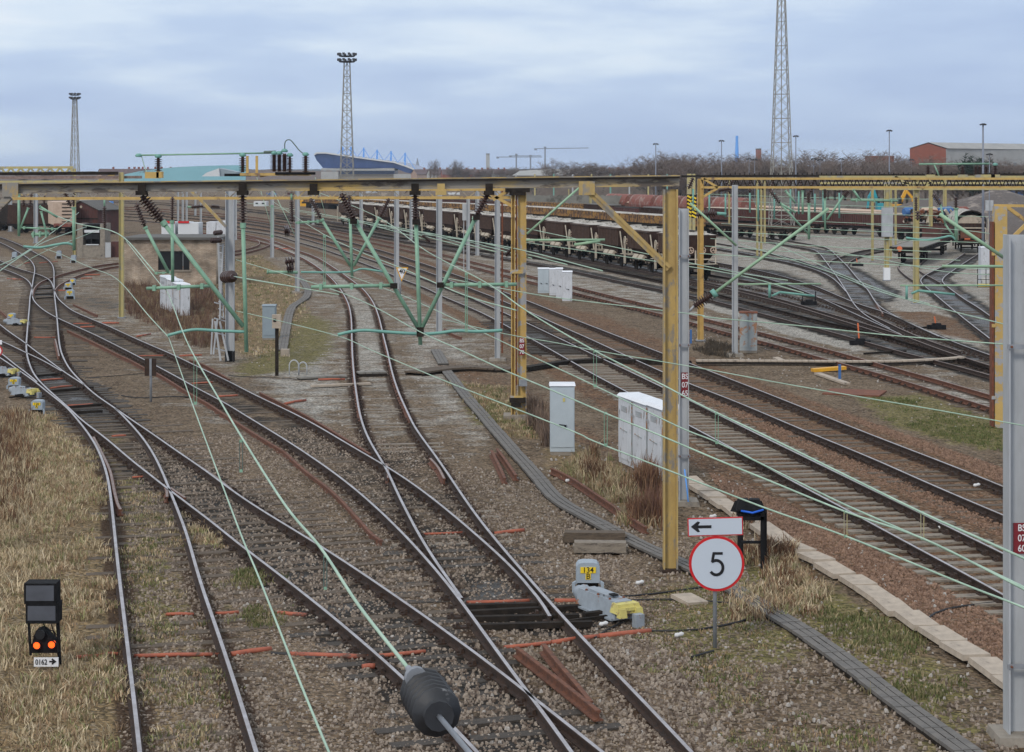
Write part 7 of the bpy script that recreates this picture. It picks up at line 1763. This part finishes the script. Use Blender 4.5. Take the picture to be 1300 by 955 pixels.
# low far skyline (reads as one mass)
def ridge(name, Z, ys, x0, x1, matk, label, dep=60, kind='stuff', jag=1.0, step=4):
    V = []; Fc = []; n = 0; x = x0; r = random.Random(int(Z))
    while x <= x1:
        y = np.interp(x, [p[0] for p in ys], [p[1] for p in ys])+r.uniform(-jag, jag)
        p = P(x, y, Z); V += [(p.x, Z, -1), (p.x, Z, p.z), (p.x*1.03, Z+dep, p.z*.9), (p.x*1.03, Z+dep, -1)]; n += 1; x += step
    for i in range(n-1):
        b = i*4
        for k_ in range(3): Fc.append((b+k_, b+k_+4, b+k_+5, b+k_+1))
    me_ = bpy.data.meshes.new(name); me_.from_pydata(V, [], Fc); me_.materials.append(M[matk]); o = bpy.data.objects.new(name, me_); col.objects.link(o)
    if kind == 'structure': o['kind'] = kind
    else: tag(o, label, None, None, kind)
ridge('distant_hills', 3300, [(-200, 218), (130, 217.6), (300, 215), (540, 215.5), (640, 214.5), (900, 214), (1400, 215)], -300, 1600, 'skirt_hill', '', 200, 'structure', .5, 9)
ridge('treeline', 1500, [(-200, 218.6), (140, 218.4), (170, 216.5), (300, 216), (420, 217), (600, 217), (700, 216), (820, 214), (1400, 212)], -300, 1600, 'twig', 'far dark treeline along the horizon', 60, 'stuff', 1.1, 2.2)
mm('bank_mass', (.16, .16, .145), (.23, .225, .2), scale=.4, rough=1, bump=.6, c3=(.09, .085, .07), c3amt=.42)
mm('scrub_mass', (.13, .105, .09), (.175, .145, .12), scale=.6, rough=1, bump=.6, c3=(.05, .05, .045), c3amt=.42)
ridge('hedgerow_treeline', 520, [(640, 228), (760, 224), (830, 219), (900, 215), (1000, 214), (1100, 213), (1200, 211), (1400, 210)], 655, 1420, 'scrub_mass', 'tangled brown scrub behind the right hand yard', 30, 'stuff', 1.2, 1.3)
ridge('scrub_bank', 330, [(640, 247), (700, 248), (760, 248), (860, 250), (1000, 252), (1100, 256)], 640, 1100, 'bank_mass', 'low dark scrub bank along the far edge of the yard', 12, 'stuff', .8, 2)
# gravel heaps
def heap(name, px, Z, ytop, wpx, label, dep=26, seed=0, px_w2=None):
    c = P(px, ytop, Z); w_ = wpx*Z/F/2; n = 40; m_ = 22; V = []; Fc = []; r = random.Random(seed)
    for i in range(n+1):
        for j in range(m_+1):
            u_ = -1+2*i/n; v_ = -1+2*j/m_; d_ = math.hypot(u_, v_); hgt_ = max(0, 1-d_)**.85*c.z*1.04
            hgt_ += .35*mnoise.noise((u_*3+seed, v_*3, seed))*min(1, max(0, 1-d_)*4)
            V.append((c.x+u_*w_, Z+v_*dep, hgt_-.05))
    for i in range(n):
        for j in range(m_): a = i*(m_+1)+j; Fc.append((a, a+m_+1, a+m_+2, a+1))
    me_ = bpy.data.meshes.new(name); me_.from_pydata(V, [], Fc); me_.materials.append(M['gravel']); me_.polygons.foreach_set('use_smooth', [True]*len(Fc)); o = bpy.data.objects.new(name, me_); col.objects.link(o); tag(o, label, 'gravel heap', 'gravel heaps')
heap('gravel_heap', 1268, 232, 240, 330, 'biggest grey brown gravel heap behind the blotchy yellow leg', 18, 1)
heap('gravel_heap', 1180, 244, 252, 230, 'lower gravel heap behind the hooded wagon', 16, 2)
heap('gravel_heap', 1350, 215, 244, 260, 'gravel heap at the right edge', 14, 3)
r2 = random.Random(21)
# yard kit
def kit(name, label, cat, px, ybase, wpx, hpx, body, dep=2.4, extra=None, gable=False):
    g = G(px, ybase); Z = g.y; u_ = Z/F; w_ = wpx*u_; h_ = hpx*u_; t = thing(name, label, cat, g)
    mb = MB(); mb.box((0, dep/2, h_/2), (w_, dep, h_)); mb.build('body', M[body], t, local=True)
    if extra: extra(t, w_, h_, dep)
    return t
def win(t, w_, h_, dep):
    for k in range(2):
        mb = MB(); mb.box((-w_*.25+k*w_*.5, -.02, h_*.6), (w_*.2, .05, h_*.3)); mb.build('window', M['glass_black'], t, local=True)
def roofband(t, w_, h_, dep):
    mb = MB(); mb.box((0, dep/2, h_+.08), (w_*1.04, dep*1.06, .16)); mb.build('roof', M['white_wall'], t, local=True); win(t, w_, h_, dep)
kit('site_cabin', 'blue cabin under the near beam, left of two right of the twin leg', 'cabin', 717.5, 250, 8.5, 11, 'blue', 4, win)
kit('site_cabin', 'blue cabin under the near beam, right of two beside the portal brace', 'cabin', 729, 250, 9, 12, 'blue', 4, win)
kit('teal_container', 'bright teal container in the yard below the right portal', 'container', 1062, 270.5, 30, 14, 'teal_box', 2.6)
kit('green_container', 'small bright green skip right of the grey mast at the maroon wagons', 'skip', 929, 251, 9, 8, 'green_box', 2.4)
kit('orange_box', 'pale orange box on the ground above the yellow wagons', 'box', 698, 265, 13, 8.5, 'orange_box', 2.4)
kit('yellow_bin', 'yellow box just right of the teal container', 'box', 1089, 268, 6.5, 12, 'digger_yellow', 1.6)
kit('site_cabin', 'white cabin with dark windows over the wooden hut roof at the left', 'cabin', 110, 264, 18, 11, 'white_wall', 4, roofband)
kit('site_cabin', 'blue cabin beside the vertical dark insulator at the left', 'cabin', 133, 264, 12, 8, 'sky_blue', 4, win)
kit('site_cabin', 'pale cabin behind the beam right of the brick building', 'cabin', 330, 262, 16, 6, 'white_wall', 4, win)
kit('orange_loader', 'orange loader body seen above the flat grey wagons at centre left', 'loader', 388, 262, 14, 8, 'digger_yellow', 3, win)
kit('site_cabin', 'grey cabin behind the clean yellow post', 'cabin', 905, 262, 18, 12, 'wall_pale', 4, win)
kit('relay_box', 'grey control box standing on a post at the hopper train', 'control box', 594, 262+80, 9, 84, 'galv', .5) if False else None
g = G(592, 345); t = thing('control_box', 'pale grey box on posts in front of the hopper train, left of the thin mast', 'control box', g)
mb = MB(); p = P(587, 259, g.y); q = P(596, 280, g.y); mb.box(((p.x+q.x)/2, g.y+.25, (p.z+q.z)/2), (q.x-p.x, .3, p.z-q.z)); mb.build('box', M['galv'], t)
mb = MB(); mb.bar((p.x+.1, g.y+.25, 0), (p.x+.1, g.y+.25, q.z), .06); mb.build('leg', M['galv'], t)
mb = MB(); mb.bar((q.x-.1, g.y+.25, 0), (q.x-.1, g.y+.25, q.z), .06); mb.build('leg', M['galv'], t)
g = G(1250, 336+28); t = thing('pole_box', 'pale blue twin box mounted on the shorter pole beside the gravel heap', 'control box', g)
mb = MB()
for s in (-1, 1): mb.box(P(1256+s*2.4, 261, 150), (.27, .3, .82))
mb.build('box', M['sky_blue'] if False else M['galv'], t)
for i in range(12):
    px = 880+i*16.5+(i*7 % 5)*2; 
    t = thing('drop_tube', 'thin teal drop tube hanging under the far right portals, %s from the left' % ORD[i], 'drop tube', P(px, 230, 118), 'teal drop tubes under the far right portals')
    mb = MB(); mb.tube([P(px, 240+(i*3) % 7, 118), P(px, 268+(i*11) % 14, 118)], .06, 6); mb.build('tube', M['teal'], t)
    mb = MB(); mb.insul(P(px, 226, 118), P(px+((i % 3)-1)*6, 240+(i*3) % 7, 118), .17, 5); mb.build('insulator', M['ceramic'], t)
for i in range(9):
    px = 655+i*24; 
    t = thing('portal_mast', 'thin pale mast in the distance right of the twin leg, %s from the left' % ORD[i], 'mast', G(px, 262+(i*5) % 9), 'thin pale masts in the distance')
    g = t.location; mb = MB(); mb.bar((g.x, g.y, 0), (g.x, g.y, 7.0), .28); mb.build('column', M[['galv', 'yellow_faded', 'teal'][i % 3]], t)
for i in range(20):
    px = 884+i*12.2; yb = 274+(i*7) % 9; g = G(px, yb); u_ = g.y/F
    t = thing('steel_stack', 'long low stack of rusty or timber stock between the sidings, %s from the left' % ORD[i], 'stored material', g, 'stacks of rusty stock between the right hand sidings')
    mb = MB()
    for j in range(3): mb.box((g.x+r2.uniform(-.4, .4), g.y+j*.7, .5+.35*j*r2.random()), (10*u_*r2.uniform(.8, 1.3), .6, r2.uniform(.5, 1.1)))
    mb.build('stock', M[['rust', 'orange_box', 'timber', 'slab', 'rail_rusty', 'cream', 'wagon_maroon'][i % 7]], t)
# vans and diggers
def vehicle(px, yb, wpx, hpx, label, cat, name, body, cab):
    g = G(px, yb); u_ = g.y/F; w_ = wpx*u_; h_ = hpx*u_; t = thing(name, label, cat, g)
    mb = MB(); mb.box((-w_*.12, 1, h_*.58), (w_*.7, 2, h_*.72)); mb.build('body', M[body], t, local=True)
    mb = MB(); mb.box((w_*.36, 1, h_*.45), (w_*.26, 1.9, h_*.5), taper=(.7, .95)); mb.build('cab', M[cab], t, local=True)
    mb = MB(); mb.box((w_*.38, -.0, h_*.55), (w_*.12, .06, h_*.2)); mb.build('window', M['glass_black'], t, local=True)
    for x in (-.32, .3):
        mb = MB(); mb.lathe((x*w_, .15, h_*.16), (x*w_, -.06, h_*.16), [(0, h_*.16), (1, h_*.16)], 12); mb.build('wheel', M['black'], t, local=True)
vehicle(772, 249, 18, 10, 'white van with dark blue rear parked beyond the portal brace', 'van', 'parked_van', 'blue', 'white_wall')
vehicle(1295, 259, 26, 18, 'blue lorry standing on the gravel heap at the right edge', 'lorry', 'blue_lorry', 'blue', 'blue')
def digger(px, yb, s, label, flip=1, bodym='digger_yellow'):
    g = G(px, yb); u_ = g.y/F*s; t = thing('excavator', label, 'excavator', g, 'excavators working in the yard')
    mb = MB(); 
    for y in (-.8, .8):
        mb.box((0, y+1, .4), (6*u_*1.6, .5, .8), taper=(.8, 1))
    mb.build('tracks', M['black'], t, local=True)
    mb = MB(); mb.box((0, 1, 1.5), (8*u_, 2.2, 1.3)); mb.build('body', M[bodym], t, local=True)
    mb = MB(); mb.box((flip*2.4*u_, .5, 2.5), (3*u_, 1.0, 1.5), taper=(.8, .9)); c_ = mb.build('cab', M['glass_black'], t, local=True)
    mb = MB(); mb.bar((flip*2*u_, 1, 1.9), (flip*9*u_, 1, 4.4), .6, .5); mb.bar((flip*9*u_, 1, 4.4), (flip*15*u_, 1, 3.2), .5, .4); mb.bar((flip*15*u_, 1, 3.3), (flip*17*u_, 1, 1.2), .35, .35); mb.build('boom', M[bodym], t, local=True)
    mb = MB(); mb.box((flip*17*u_, 1, .9), (2.4*u_, .9, .9), taper=(.6, 1)); mb.build('bucket', M['grime_and_shade'], t, local=True)
digger(1140, 276, 1.3, 'yellow excavator with its boom raised to the right in front of the gravel heap')
digger(678, 249, .75, 'small yellow excavator under the near beam right of the twin leg', -1)
digger(1118, 274, .9, 'teal excavator left of the yellow one', -1, 'teal_box')
g = G(768-26, 251); t = thing('yellow_mixer', 'round yellow drum beside the white van', 'drum', g)
mb = MB(); mb.lathe((g.x-1, g.y, 1.2), (g.x+1, g.y+.2, 1.5), [(0, .6), (.3, 1.1), (.7, 1.1), (1, .5)], 14); mb.build('drum', M['sign_yellow'], t)
mb = MB(); mb.box((g.x, g.y, .4), (1.4, .8, .8)); mb.build('base', M['green_box'], t)
# random low clutter along the far yard edge
names_ = [('pipe_stack', 'pipes'), ('pallet_stack', 'pallets'), ('spoil_heap', 'spoil'), ('storage_crate', 'crate')]
mats_ = ['galv', 'roof_felt', 'wall_pale', 'rust', 'concrete', 'wagon_maroon', 'blue', 'white_wall', 'mint', 'timber_pale', 'slab']
for i in range(46):
    px = 300+i*21.5+r2.uniform(-6, 6); yb = r2.uniform(244, 262); g = G(px, yb); u_ = g.y/F
    w_ = r2.uniform(6, 18)*u_; h_ = r2.uniform(2.5, 6)*u_; mk_ = r2.choice(mats_)
    t = thing('storage_crate', '%s stack of stored material on the far side of the yard, counted from the left' % ORD[i], 'stored material', g, 'stored material on the far side of the yard')
    mb = MB()
    for j in range(3): mb.box((g.x+w_*(j-1)*.33, g.y+r2.uniform(-.5, .5), h_*r2.uniform(.3, .5)), (w_*.3, 2, h_*r2.uniform(.6, 1)))
    mb.build('crates', M[mk_], t)
# ------------------------------------------------------------------ buildings on the skyline
Z = 600.
t = thing('brick_warehouse', 'red brick gabled warehouse with long pale side wall and grey roof on the right', 'warehouse', P(1178, 248, Z))
def px3(x, y, z=Z): return P(x, y, z)
ridge_y = 182; eav = 189.5
fl, fr, pk = px3(1155, 189), px3(1201, 189), px3(1178, ridge_y)
zb = 0
mb = MB(); mb.add([(fl.x, Z, 0), (fr.x, Z, 0), (fr.x, Z, fr.z), (pk.x, Z, pk.z), (fl.x, Z, fl.z)], [(0, 1, 2, 3, 4)]); 
bk = Vector((58, 48, 0))
mb.add([(fl.x, Z, 0), (fl.x, Z, fl.z), (fl.x+bk.x, Z+bk.y, fl.z), (fl.x+bk.x, Z+bk.y, 0)], [(0, 1, 2, 3)]); mb.build('gable_wall', M['brick_red'], t)
mb = MB(); mb.add([(fr.x, Z, 0), (fr.x+bk.x, Z+bk.y, 0), (fr.x+bk.x, Z+bk.y, fr.z), (fr.x, Z, fr.z)], [(0, 1, 2, 3)])
mb.add([(fr.x+bk.x, Z+bk.y, 0), (fl.x+bk.x, Z+bk.y, 0), (fl.x+bk.x, Z+bk.y, fl.z), (pk.x+bk.x, Z+bk.y, pk.z), (fr.x+bk.x, Z+bk.y, fr.z)], [(0, 1, 2, 3, 4)]); mb.build('side_wall', M['wall_pale'], t)
for s, e in ((1, fr), (0, fl)):
    mb = MB(); o_ = .25; mb.add([(pk.x, Z-.3, pk.z+.3), (e.x+(.5 if s else -.5), Z-.3, e.z+.1), (e.x+bk.x, Z+bk.y+.3, e.z+.1), (pk.x+bk.x, Z+bk.y+.3, pk.z+.3)], [(0, 1, 2, 3)]); mb.build('roof', M['roof_grey'], t)
for k in range(5):
    f = .12+k*.18; x = fr.x+bk.x*f; y = Z+bk.y*f
    mb = MB(); mb.bar((x, y-.15, 5), (x, y-.15, 10.5), 1.2, .3); mb.build('window', M['cab_grey'], t)
kit('brick_block', 'low red brick block left of the warehouse among the bare trees', 'building', 1120, 246, 30, 48, 'brick_red', 10) if True else None
kit('white_shed', 'white shed partly hidden by trees at the right edge', 'building', 1300, 246, 18, 38, 'white_wall', 10)
# teal warehouse
Z = 850.
t = thing('teal_warehouse', 'long low teal roofed warehouse on the left horizon', 'warehouse', P(235, 222, Z))
pts = [(158, 221.5), (175, 218), (195, 215), (220, 212.6), (250, 211), (285, 210), (312, 209.8)]
V = []; Fc = []
for x_, y_ in pts: p = P(x_, y_, Z+60); q = P(x_, 226, Z); V += [(q.x, Z, max(q.z-2, 3)), (p.x, Z+60, p.z)]
for i in range(len(pts)-1): Fc.append((2*i, 2*i+2, 2*i+3, 2*i+1))
mb = MB(); mb.add(V, Fc); mb.build('roof', M['teal_roof'], t)
mb = MB(); p = P(158, 226, Z+2); q = P(312, 226, Z+2); mb.box(((p.x+q.x)/2, Z+30, 1.6), (q.x-p.x, 56, 3.2)); mb.build('wall', M['wall_pale'], t)
Z = 800.; t = thing('white_gable_shed', 'small white gabled shed in front of the teal warehouse', 'shed', P(280, 224, Z))
mb = MB(); A4 = [P(256, 224, Z), P(262, 219.5, Z), P(278, 213.8, Z), P(279, 224, Z)]; mb.add([tuple(v) for v in A4]+[(v.x, Z+15, v.z) for v in A4], [(0, 1, 2, 3), (7, 6, 5, 4), (0, 4, 5, 1), (1, 5, 6, 2), (2, 6, 7, 3)]); mb.build('wall', M['white_wall'], t)
mb = MB(); A4 = [P(279, 224, Z+1), P(279, 214, Z+1), P(301, 218.5, Z+1), P(301, 224, Z+1)]; mb.add([tuple(v) for v in A4]+[(v.x, Z+15, v.z) for v in A4], [(0, 1, 2, 3), (7, 6, 5, 4), (1, 5, 6, 2), (2, 6, 7, 3)]); mb.build('annexe', M['cab_grey'], t)
# pitched grey shed, centre
Z = 700.; t = thing('grey_shed', 'pale grey pitched roof sheds behind the near beam, right of the cranes', 'shed', P(690, 224, Z))
mb = MB(); A4 = [P(650, 223, Z), P(660, 217, Z+20), P(702, 214.5, Z+20), P(722, 223, Z)]; mb.add([tuple(v) for v in A4], [(0, 1, 2, 3)]); A5 = [P(702, 214.5, Z+20), P(768, 217, Z+25), P(775, 223, Z+10), P(722, 223, Z)]; mb.add([tuple(v) for v in A5], [(0, 1, 2, 3)]); mb.build('roof', M['roof_grey'], t)
mb = MB(); p = P(652, 0, Z+4); q = P(773, 0, Z+4); mb.box(((p.x+q.x)/2, Z+18, 2.4), (q.x-p.x, 26, 4.8)); mb.build('wall', M['wall_pale'], t)
# stadium
Z = 1200.; t = thing('stadium', 'dark blue glass stadium with sweeping white roof edge and sky blue masts', 'stadium', P(460, 226, Z))
top_ = [(399, 196.5), (402, 194.3), (413, 194.2), (440, 198), (470, 202.2), (500, 206), (515, 211), (530, 217), (541, 221.5)]
bot_ = [(402, 204), (404, 206), (410, 213.5), (440, 214.5), (470, 214.5), (500, 213), (515, 219), (528, 221.5), (541, 222)]
D_ = 70
V = [tuple(P(x, y+.9, Z)) for x, y in top_]+[tuple(P(x, y, Z)) for x, y in bot_]; n = len(top_); V += [(v[0]+8, v[1]+D_, v[2]) for v in V]
mb = MB(); mb.add(V, [(i, n+i, n+i+1, i+1) for i in range(n-1)]+[(2*n+i, 2*n+i+1, i+1, i) for i in range(n-1)]+[(3*n+i, n+i, n+i+1, 3*n+i+1) for i in range(n-1)]+[(0, 2*n, 3*n, n)]+[(2*n+i, 3*n+i, 3*n+i+1, 2*n+i+1) for i in range(n-1)]); mb.build('glass_wall', M['glass_dark'], t)
mb = MB()
for i in range(n-1): mb.bar(P(*top_[i], Z-.5), P(*top_[i+1], Z-.5), 1.5, .9)
mb.build('roof_edge', M['white_wall'], t)
mb = MB()
for x0_, x1_, y0_, y1_ in ((408, 501, 213.8, 216.6), (408, 430, 218, 228), (500, 545, 221, 228)):
    p = P(x0_, y0_, Z+2); q = P(x1_, y1_, Z+2); mb.box(((p.x+q.x)/2, Z+20, (p.z+q.z)/2), (q.x-p.x, 40, p.z-q.z))
mb.build('concourse', M['wall_pale'], t)
mb = MB(); p = P(430, 217, Z+4); q = P(501, 221, Z+4); mb.box(((p.x+q.x)/2, Z+22, (p.z+q.z)/2), (q.x-p.x, 36, p.z-q.z)); mb.build('lower_glass', M['glass_dark'], t)
mb = MB(); p = P(428, 221, Z+6); q = P(503, 230, Z+6); mb.box(((p.x+q.x)/2, Z+22, (p.z+q.z)/2), (q.x-p.x, 36, p.z-q.z)); mb.build('base_wall', M['concrete'], t)
for px, y0_ in ((435, 186.5), (445.5, 186.5), (461.8, 187.5), (478.8, 190), (496.5, 192), (514.3, 194)):
    mb = MB(); mb.bar(P(px, 206 if px < 500 else 214, Z+10), P(px, y0_, Z+10), .9); mb.bar(P(px, y0_+1, Z+10), P(px+13, 206+(px-434)*.12, Z+10), .35); mb.bar(P(px, y0_+1, Z+10), P(px-9, 198+(px-434)*.1, Z+10), .3); mb.bar(P(px-1.2, 205, Z+10), P(px, y0_+2, Z+10), .5); mb.build('roof_mast', M['sky_blue'], t)
# cranes, chimneys, blocks
def crane(px, yt, yb, x0, x1, label, Z=2000., tilt=0):
    t = thing('tower_crane', label, 'tower crane', P(px, yb, Z), 'tower cranes on the horizon')
    mb = MB(); mb.bar(P(px, yb, Z), P(px, yt, Z), 1.6); mb.build('mast', M['crane_steel'], t)
    mb = MB(); mb.bar(P(x0, yt+1, Z), P(x1, yt+1-tilt, Z), .9, .8); mb.build('jib', M['crane_steel'], t)
    mb = MB(); mb.box(P(px, yt-.5, Z), (2.6, 2, 2)); mb.box(P(x0+2, yt+2, Z), (3, 2, 1.5)); mb.build('cab', M['crane_steel'], t)
crane(692, 188, 219, 678, 747, 'largest tower crane on the horizon with the longest jib', tilt=1)
crane(655.5, 197, 219, 646, 687, 'left one of the three tower cranes on the horizon')
crane(673.5, 198.5, 219, 630, 688, 'middle one of the three tower cranes, lower jib')
def block(px0, px1, yt, Z, mk_, label, name='tower_block', cat='building', yb=219):
    p = P(px0, yt, Z); q = P(px1, yb, Z); mb = MB(); t = thing(name, label, cat, Vector(((p.x+q.x)/2, Z, 0)))
    mb.box(((p.x+q.x)/2, Z+6, p.z/2), (q.x-p.x, 12, p.z)); mb.build('wall', M[mk_], t)
    mb = MB(); mb.box(((p.x+q.x)/2, Z+6, p.z+.4), ((q.x-p.x)*1.04, 12.5, .8)); mb.build('roof', M['roof_felt'], t)
    return t
block(617, 621.5, 196, 2000, 'wall_pale', 'slim pale tower block alone on the horizon')
block(804, 808, 208, 2000, 'crane_steel', 'small grey tower block on the horizon left of the trees')
block(962, 966.5, 190, 1400, 'brick_red', 'dark brown brick chimney right of the blue chimney', 'chimney', 'chimney')
t = thing('blue_chimney', 'bright blue tapered chimney rising behind the bare trees', 'chimney', P(935.5, 219, 1300))
mb = MB(); mb.lathe((P(935.5, 0, 1300).x, 1300, 0), P(935.5, 172.5, 1300), [(0, 2.2), (.5, 1.4), (.9, .9), (1, .9)], 12); mb.build('stack', M['sky_blue'], t)
t = thing('steeple', 'small pointed steeple on the horizon right of the stadium', 'steeple', P(530, 219, 1500))
mb = MB(); b_ = P(530, 214, 1500); mb.lathe((b_.x, 1500, 0), (b_.x, 1500, P(0, 201, 1500).z), [(0, 3), (.45, 3), (.5, 2.2), (1, .2)], 8); mb.build('spire', M['crane_steel'], t)
# houses
hp_ = []
def house_proto(i):
    t = thing('distant_house', 'x', 'house', (0, 0, 0)); mb = MB(); mb.box((0, 0, 3), (9, 8, 6)); mb.add([(-4.5, -4, 6), (4.5, -4, 6), (-4.5, 4, 6), (4.5, 4, 6), (-4.5, 0, 8.8), (4.5, 0, 8.8)], [(0, 4, 2), (1, 3, 5)]); mb.build('wall', M[['house_wall', 'brick_red', 'wall_pale'][i]], t, local=True)
    mb = MB(); mb.add([(-4.8, -4.4, 5.8), (4.8, -4.4, 5.8), (4.8, 0, 8.9), (-4.8, 0, 8.9), (-4.8, 4.4, 5.8), (4.8, 4.4, 5.8)], [(0, 1, 2, 3), (3, 2, 5, 4)]); rf = mb.build('roof', M['tile_roof'], t, local=True)
    mb = MB(); mb.box((2.5, 0, 9.2), (.9, .9, 1.4)); mb.build('chimney', M['brick_red'], rf, local=True)
    return t
hs = [house_proto(i) for i in range(3)]
pos = [(140+k*8.5+r2.uniform(-2, 2), 950) for k in range(18)]+[(535+k*9+r2.uniform(-3, 3), 1150) for k in range(12)]+[(760+k*9, 1000) for k in range(8)]
for i, (px, Z_) in enumerate(pos):
    src = hs[i % 3]; o = copy_tree(src) if src.get('used') else src
    src['used'] = 1
    if 'used' in o and o is not src: del o['used']
    o.location = ((px-CX)*Z_/F, Z_+r2.uniform(-20, 20), 0); o.rotation_euler = (0, 0, r2.uniform(-.6, .6)); o['label'] = 'small distant house on the horizon, %s from the left' % ORD[i]; o['group'] = 'distant houses on the horizon'
clean()
# ------------------------------------------------------------------ camera, sky, sun
cam = bpy.data.cameras.new('camera'); co = bpy.data.objects.new('camera', cam); col.objects.link(co)
co.location = (0, 0, H); co.rotation_euler = (R(90), 0, 0)
cam.sensor_fit = 'HORIZONTAL'; cam.sensor_width = 36; cam.lens = 36*F/1300; cam.shift_y = -(477.5-YH)/1300
cam.clip_start = .1; cam.clip_end = 9000
sc.camera = co
w = bpy.data.worlds.new('World'); sc.world = w; w.use_nodes = True
N = w.node_tree.nodes; L = w.node_tree.links; bg = N['Background']
sky = N.new('ShaderNodeTexSky'); sky.sky_type = 'NISHITA'; sky.sun_disc = False; sky.sun_elevation = R(38); sky.sun_rotation = R(150)
tcw = N.new('ShaderNodeTexCoord'); mp = N.new('ShaderNodeMapping'); mp.inputs['Scale'].default_value = (1, 1, 5.5); mp.inputs['Location'].default_value = (.35, .2, .12)
L.new(tcw.outputs['Generated'], mp.inputs[0])
n1_ = N.new('ShaderNodeTexNoise'); n1_.inputs['Scale'].default_value = 8; n1_.inputs['Detail'].default_value = 7; n1_.inputs['Roughness'].default_value = .52; L.new(mp.outputs[0], n1_.inputs['Vector'])
n2_ = N.new('ShaderNodeTexNoise'); n2_.inputs['Scale'].default_value = 2.2; n2_.inputs['Detail'].default_value = 4; L.new(mp.outputs[0], n2_.inputs['Vector'])
sx = N.new('ShaderNodeSeparateXYZ'); L.new(tcw.outputs['Generated'], sx.inputs[0])
def mth(op, a, b, c=None):
    m = N.new('ShaderNodeMath'); m.operation = op
    for i, v in enumerate((a, b)):
        if isinstance(v, (int, float)): m.inputs[i].default_value = v
        else: L.new(v, m.inputs[i])
    return m.outputs[0]
def mrw(s, a, b, c=0., d=1.):
    m = N.new('ShaderNodeMapRange'); m.inputs[1].default_value = a; m.inputs[2].default_value = b; m.inputs[3].default_value = c; m.inputs[4].default_value = d; L.new(s, m.inputs[0]); return m.outputs[0]
# brighter broken cloud higher up and to the north-west, heavier grey to the east
lift = mth('ADD', mth('MULTIPLY', sx.outputs[2], 4.2), mth('MULTIPLY', sx.outputs[0], -.55))
v = mth('ADD', mth('MULTIPLY', mth('SUBTRACT', n1_.outputs[0], .5), .9), mth('MULTIPLY', mth('SUBTRACT', n2_.outputs[0], .5), .9))
v = mth('ADD', v, mth('MULTIPLY', mrw(lift, 0., .6), .62))
cr = N.new('ShaderNodeValToRGB'); L.new(v, cr.inputs[0])
e = cr.color_ramp.elements
e[0].position = 0.0; e[0].color = (.445, .565, .81, 1); e[1].position = .62; e[1].color = (.86, .92, 1.0, 1)
k = cr.color_ramp.elements.new(.22); k.color = (.53, .655, .875, 1)
k = cr.color_ramp.elements.new(.40); k.color = (.71, .82, .96, 1)
sk = N.new('ShaderNodeVectorMath'); sk.operation = 'SCALE'; sk.inputs['Scale'].default_value = .11; L.new(sky.outputs[0], sk.inputs[0])
mx = N.new('ShaderNodeMix'); mx.data_type = 'RGBA'; mx.inputs[0].default_value = .93
L.new(sk.outputs[0], mx.inputs[6]); L.new(cr.outputs[0], mx.inputs[7]); L.new(mx.outputs[2], bg.inputs[0]); bg.inputs[1].default_value = 1.0
sun = bpy.data.lights.new('sun', 'SUN'); sun.energy = 1.5; sun.angle = R(11); sun.color = (1, .93, .84)
so = bpy.data.objects.new('sun', sun); col.objects.link(so); so.rotation_euler = (R(52), 0, R(-30))
sc.view_settings.view_transform = 'Standard'; sc.view_settings.look = 'None'; sc.view_settings.exposure = 0; sc.view_settings.gamma = 1
sc.view_settings.use_curve_mapping = False

# thin winter haze over the yard and the town
hz = bpy.data.materials.new('haze'); hz.use_nodes = True; N = hz.node_tree.nodes; L = hz.node_tree.links
for n_ in list(N): N.remove(n_)
ou = N.new('ShaderNodeOutputMaterial'); pv = N.new('ShaderNodeVolumePrincipled'); pv.inputs['Color'].default_value = (.74, .86, 1, 1); pv.inputs['Density'].default_value = .00012
L.new(pv.outputs[0], ou.inputs['Volume'])
mb = MB(); mb.box((0, 1900, 30), (7000, 4000, 66)); o = mb.build('haze', hz); o['kind'] = 'stuff'; tag(o, 'thin pale winter haze softening the far skyline')
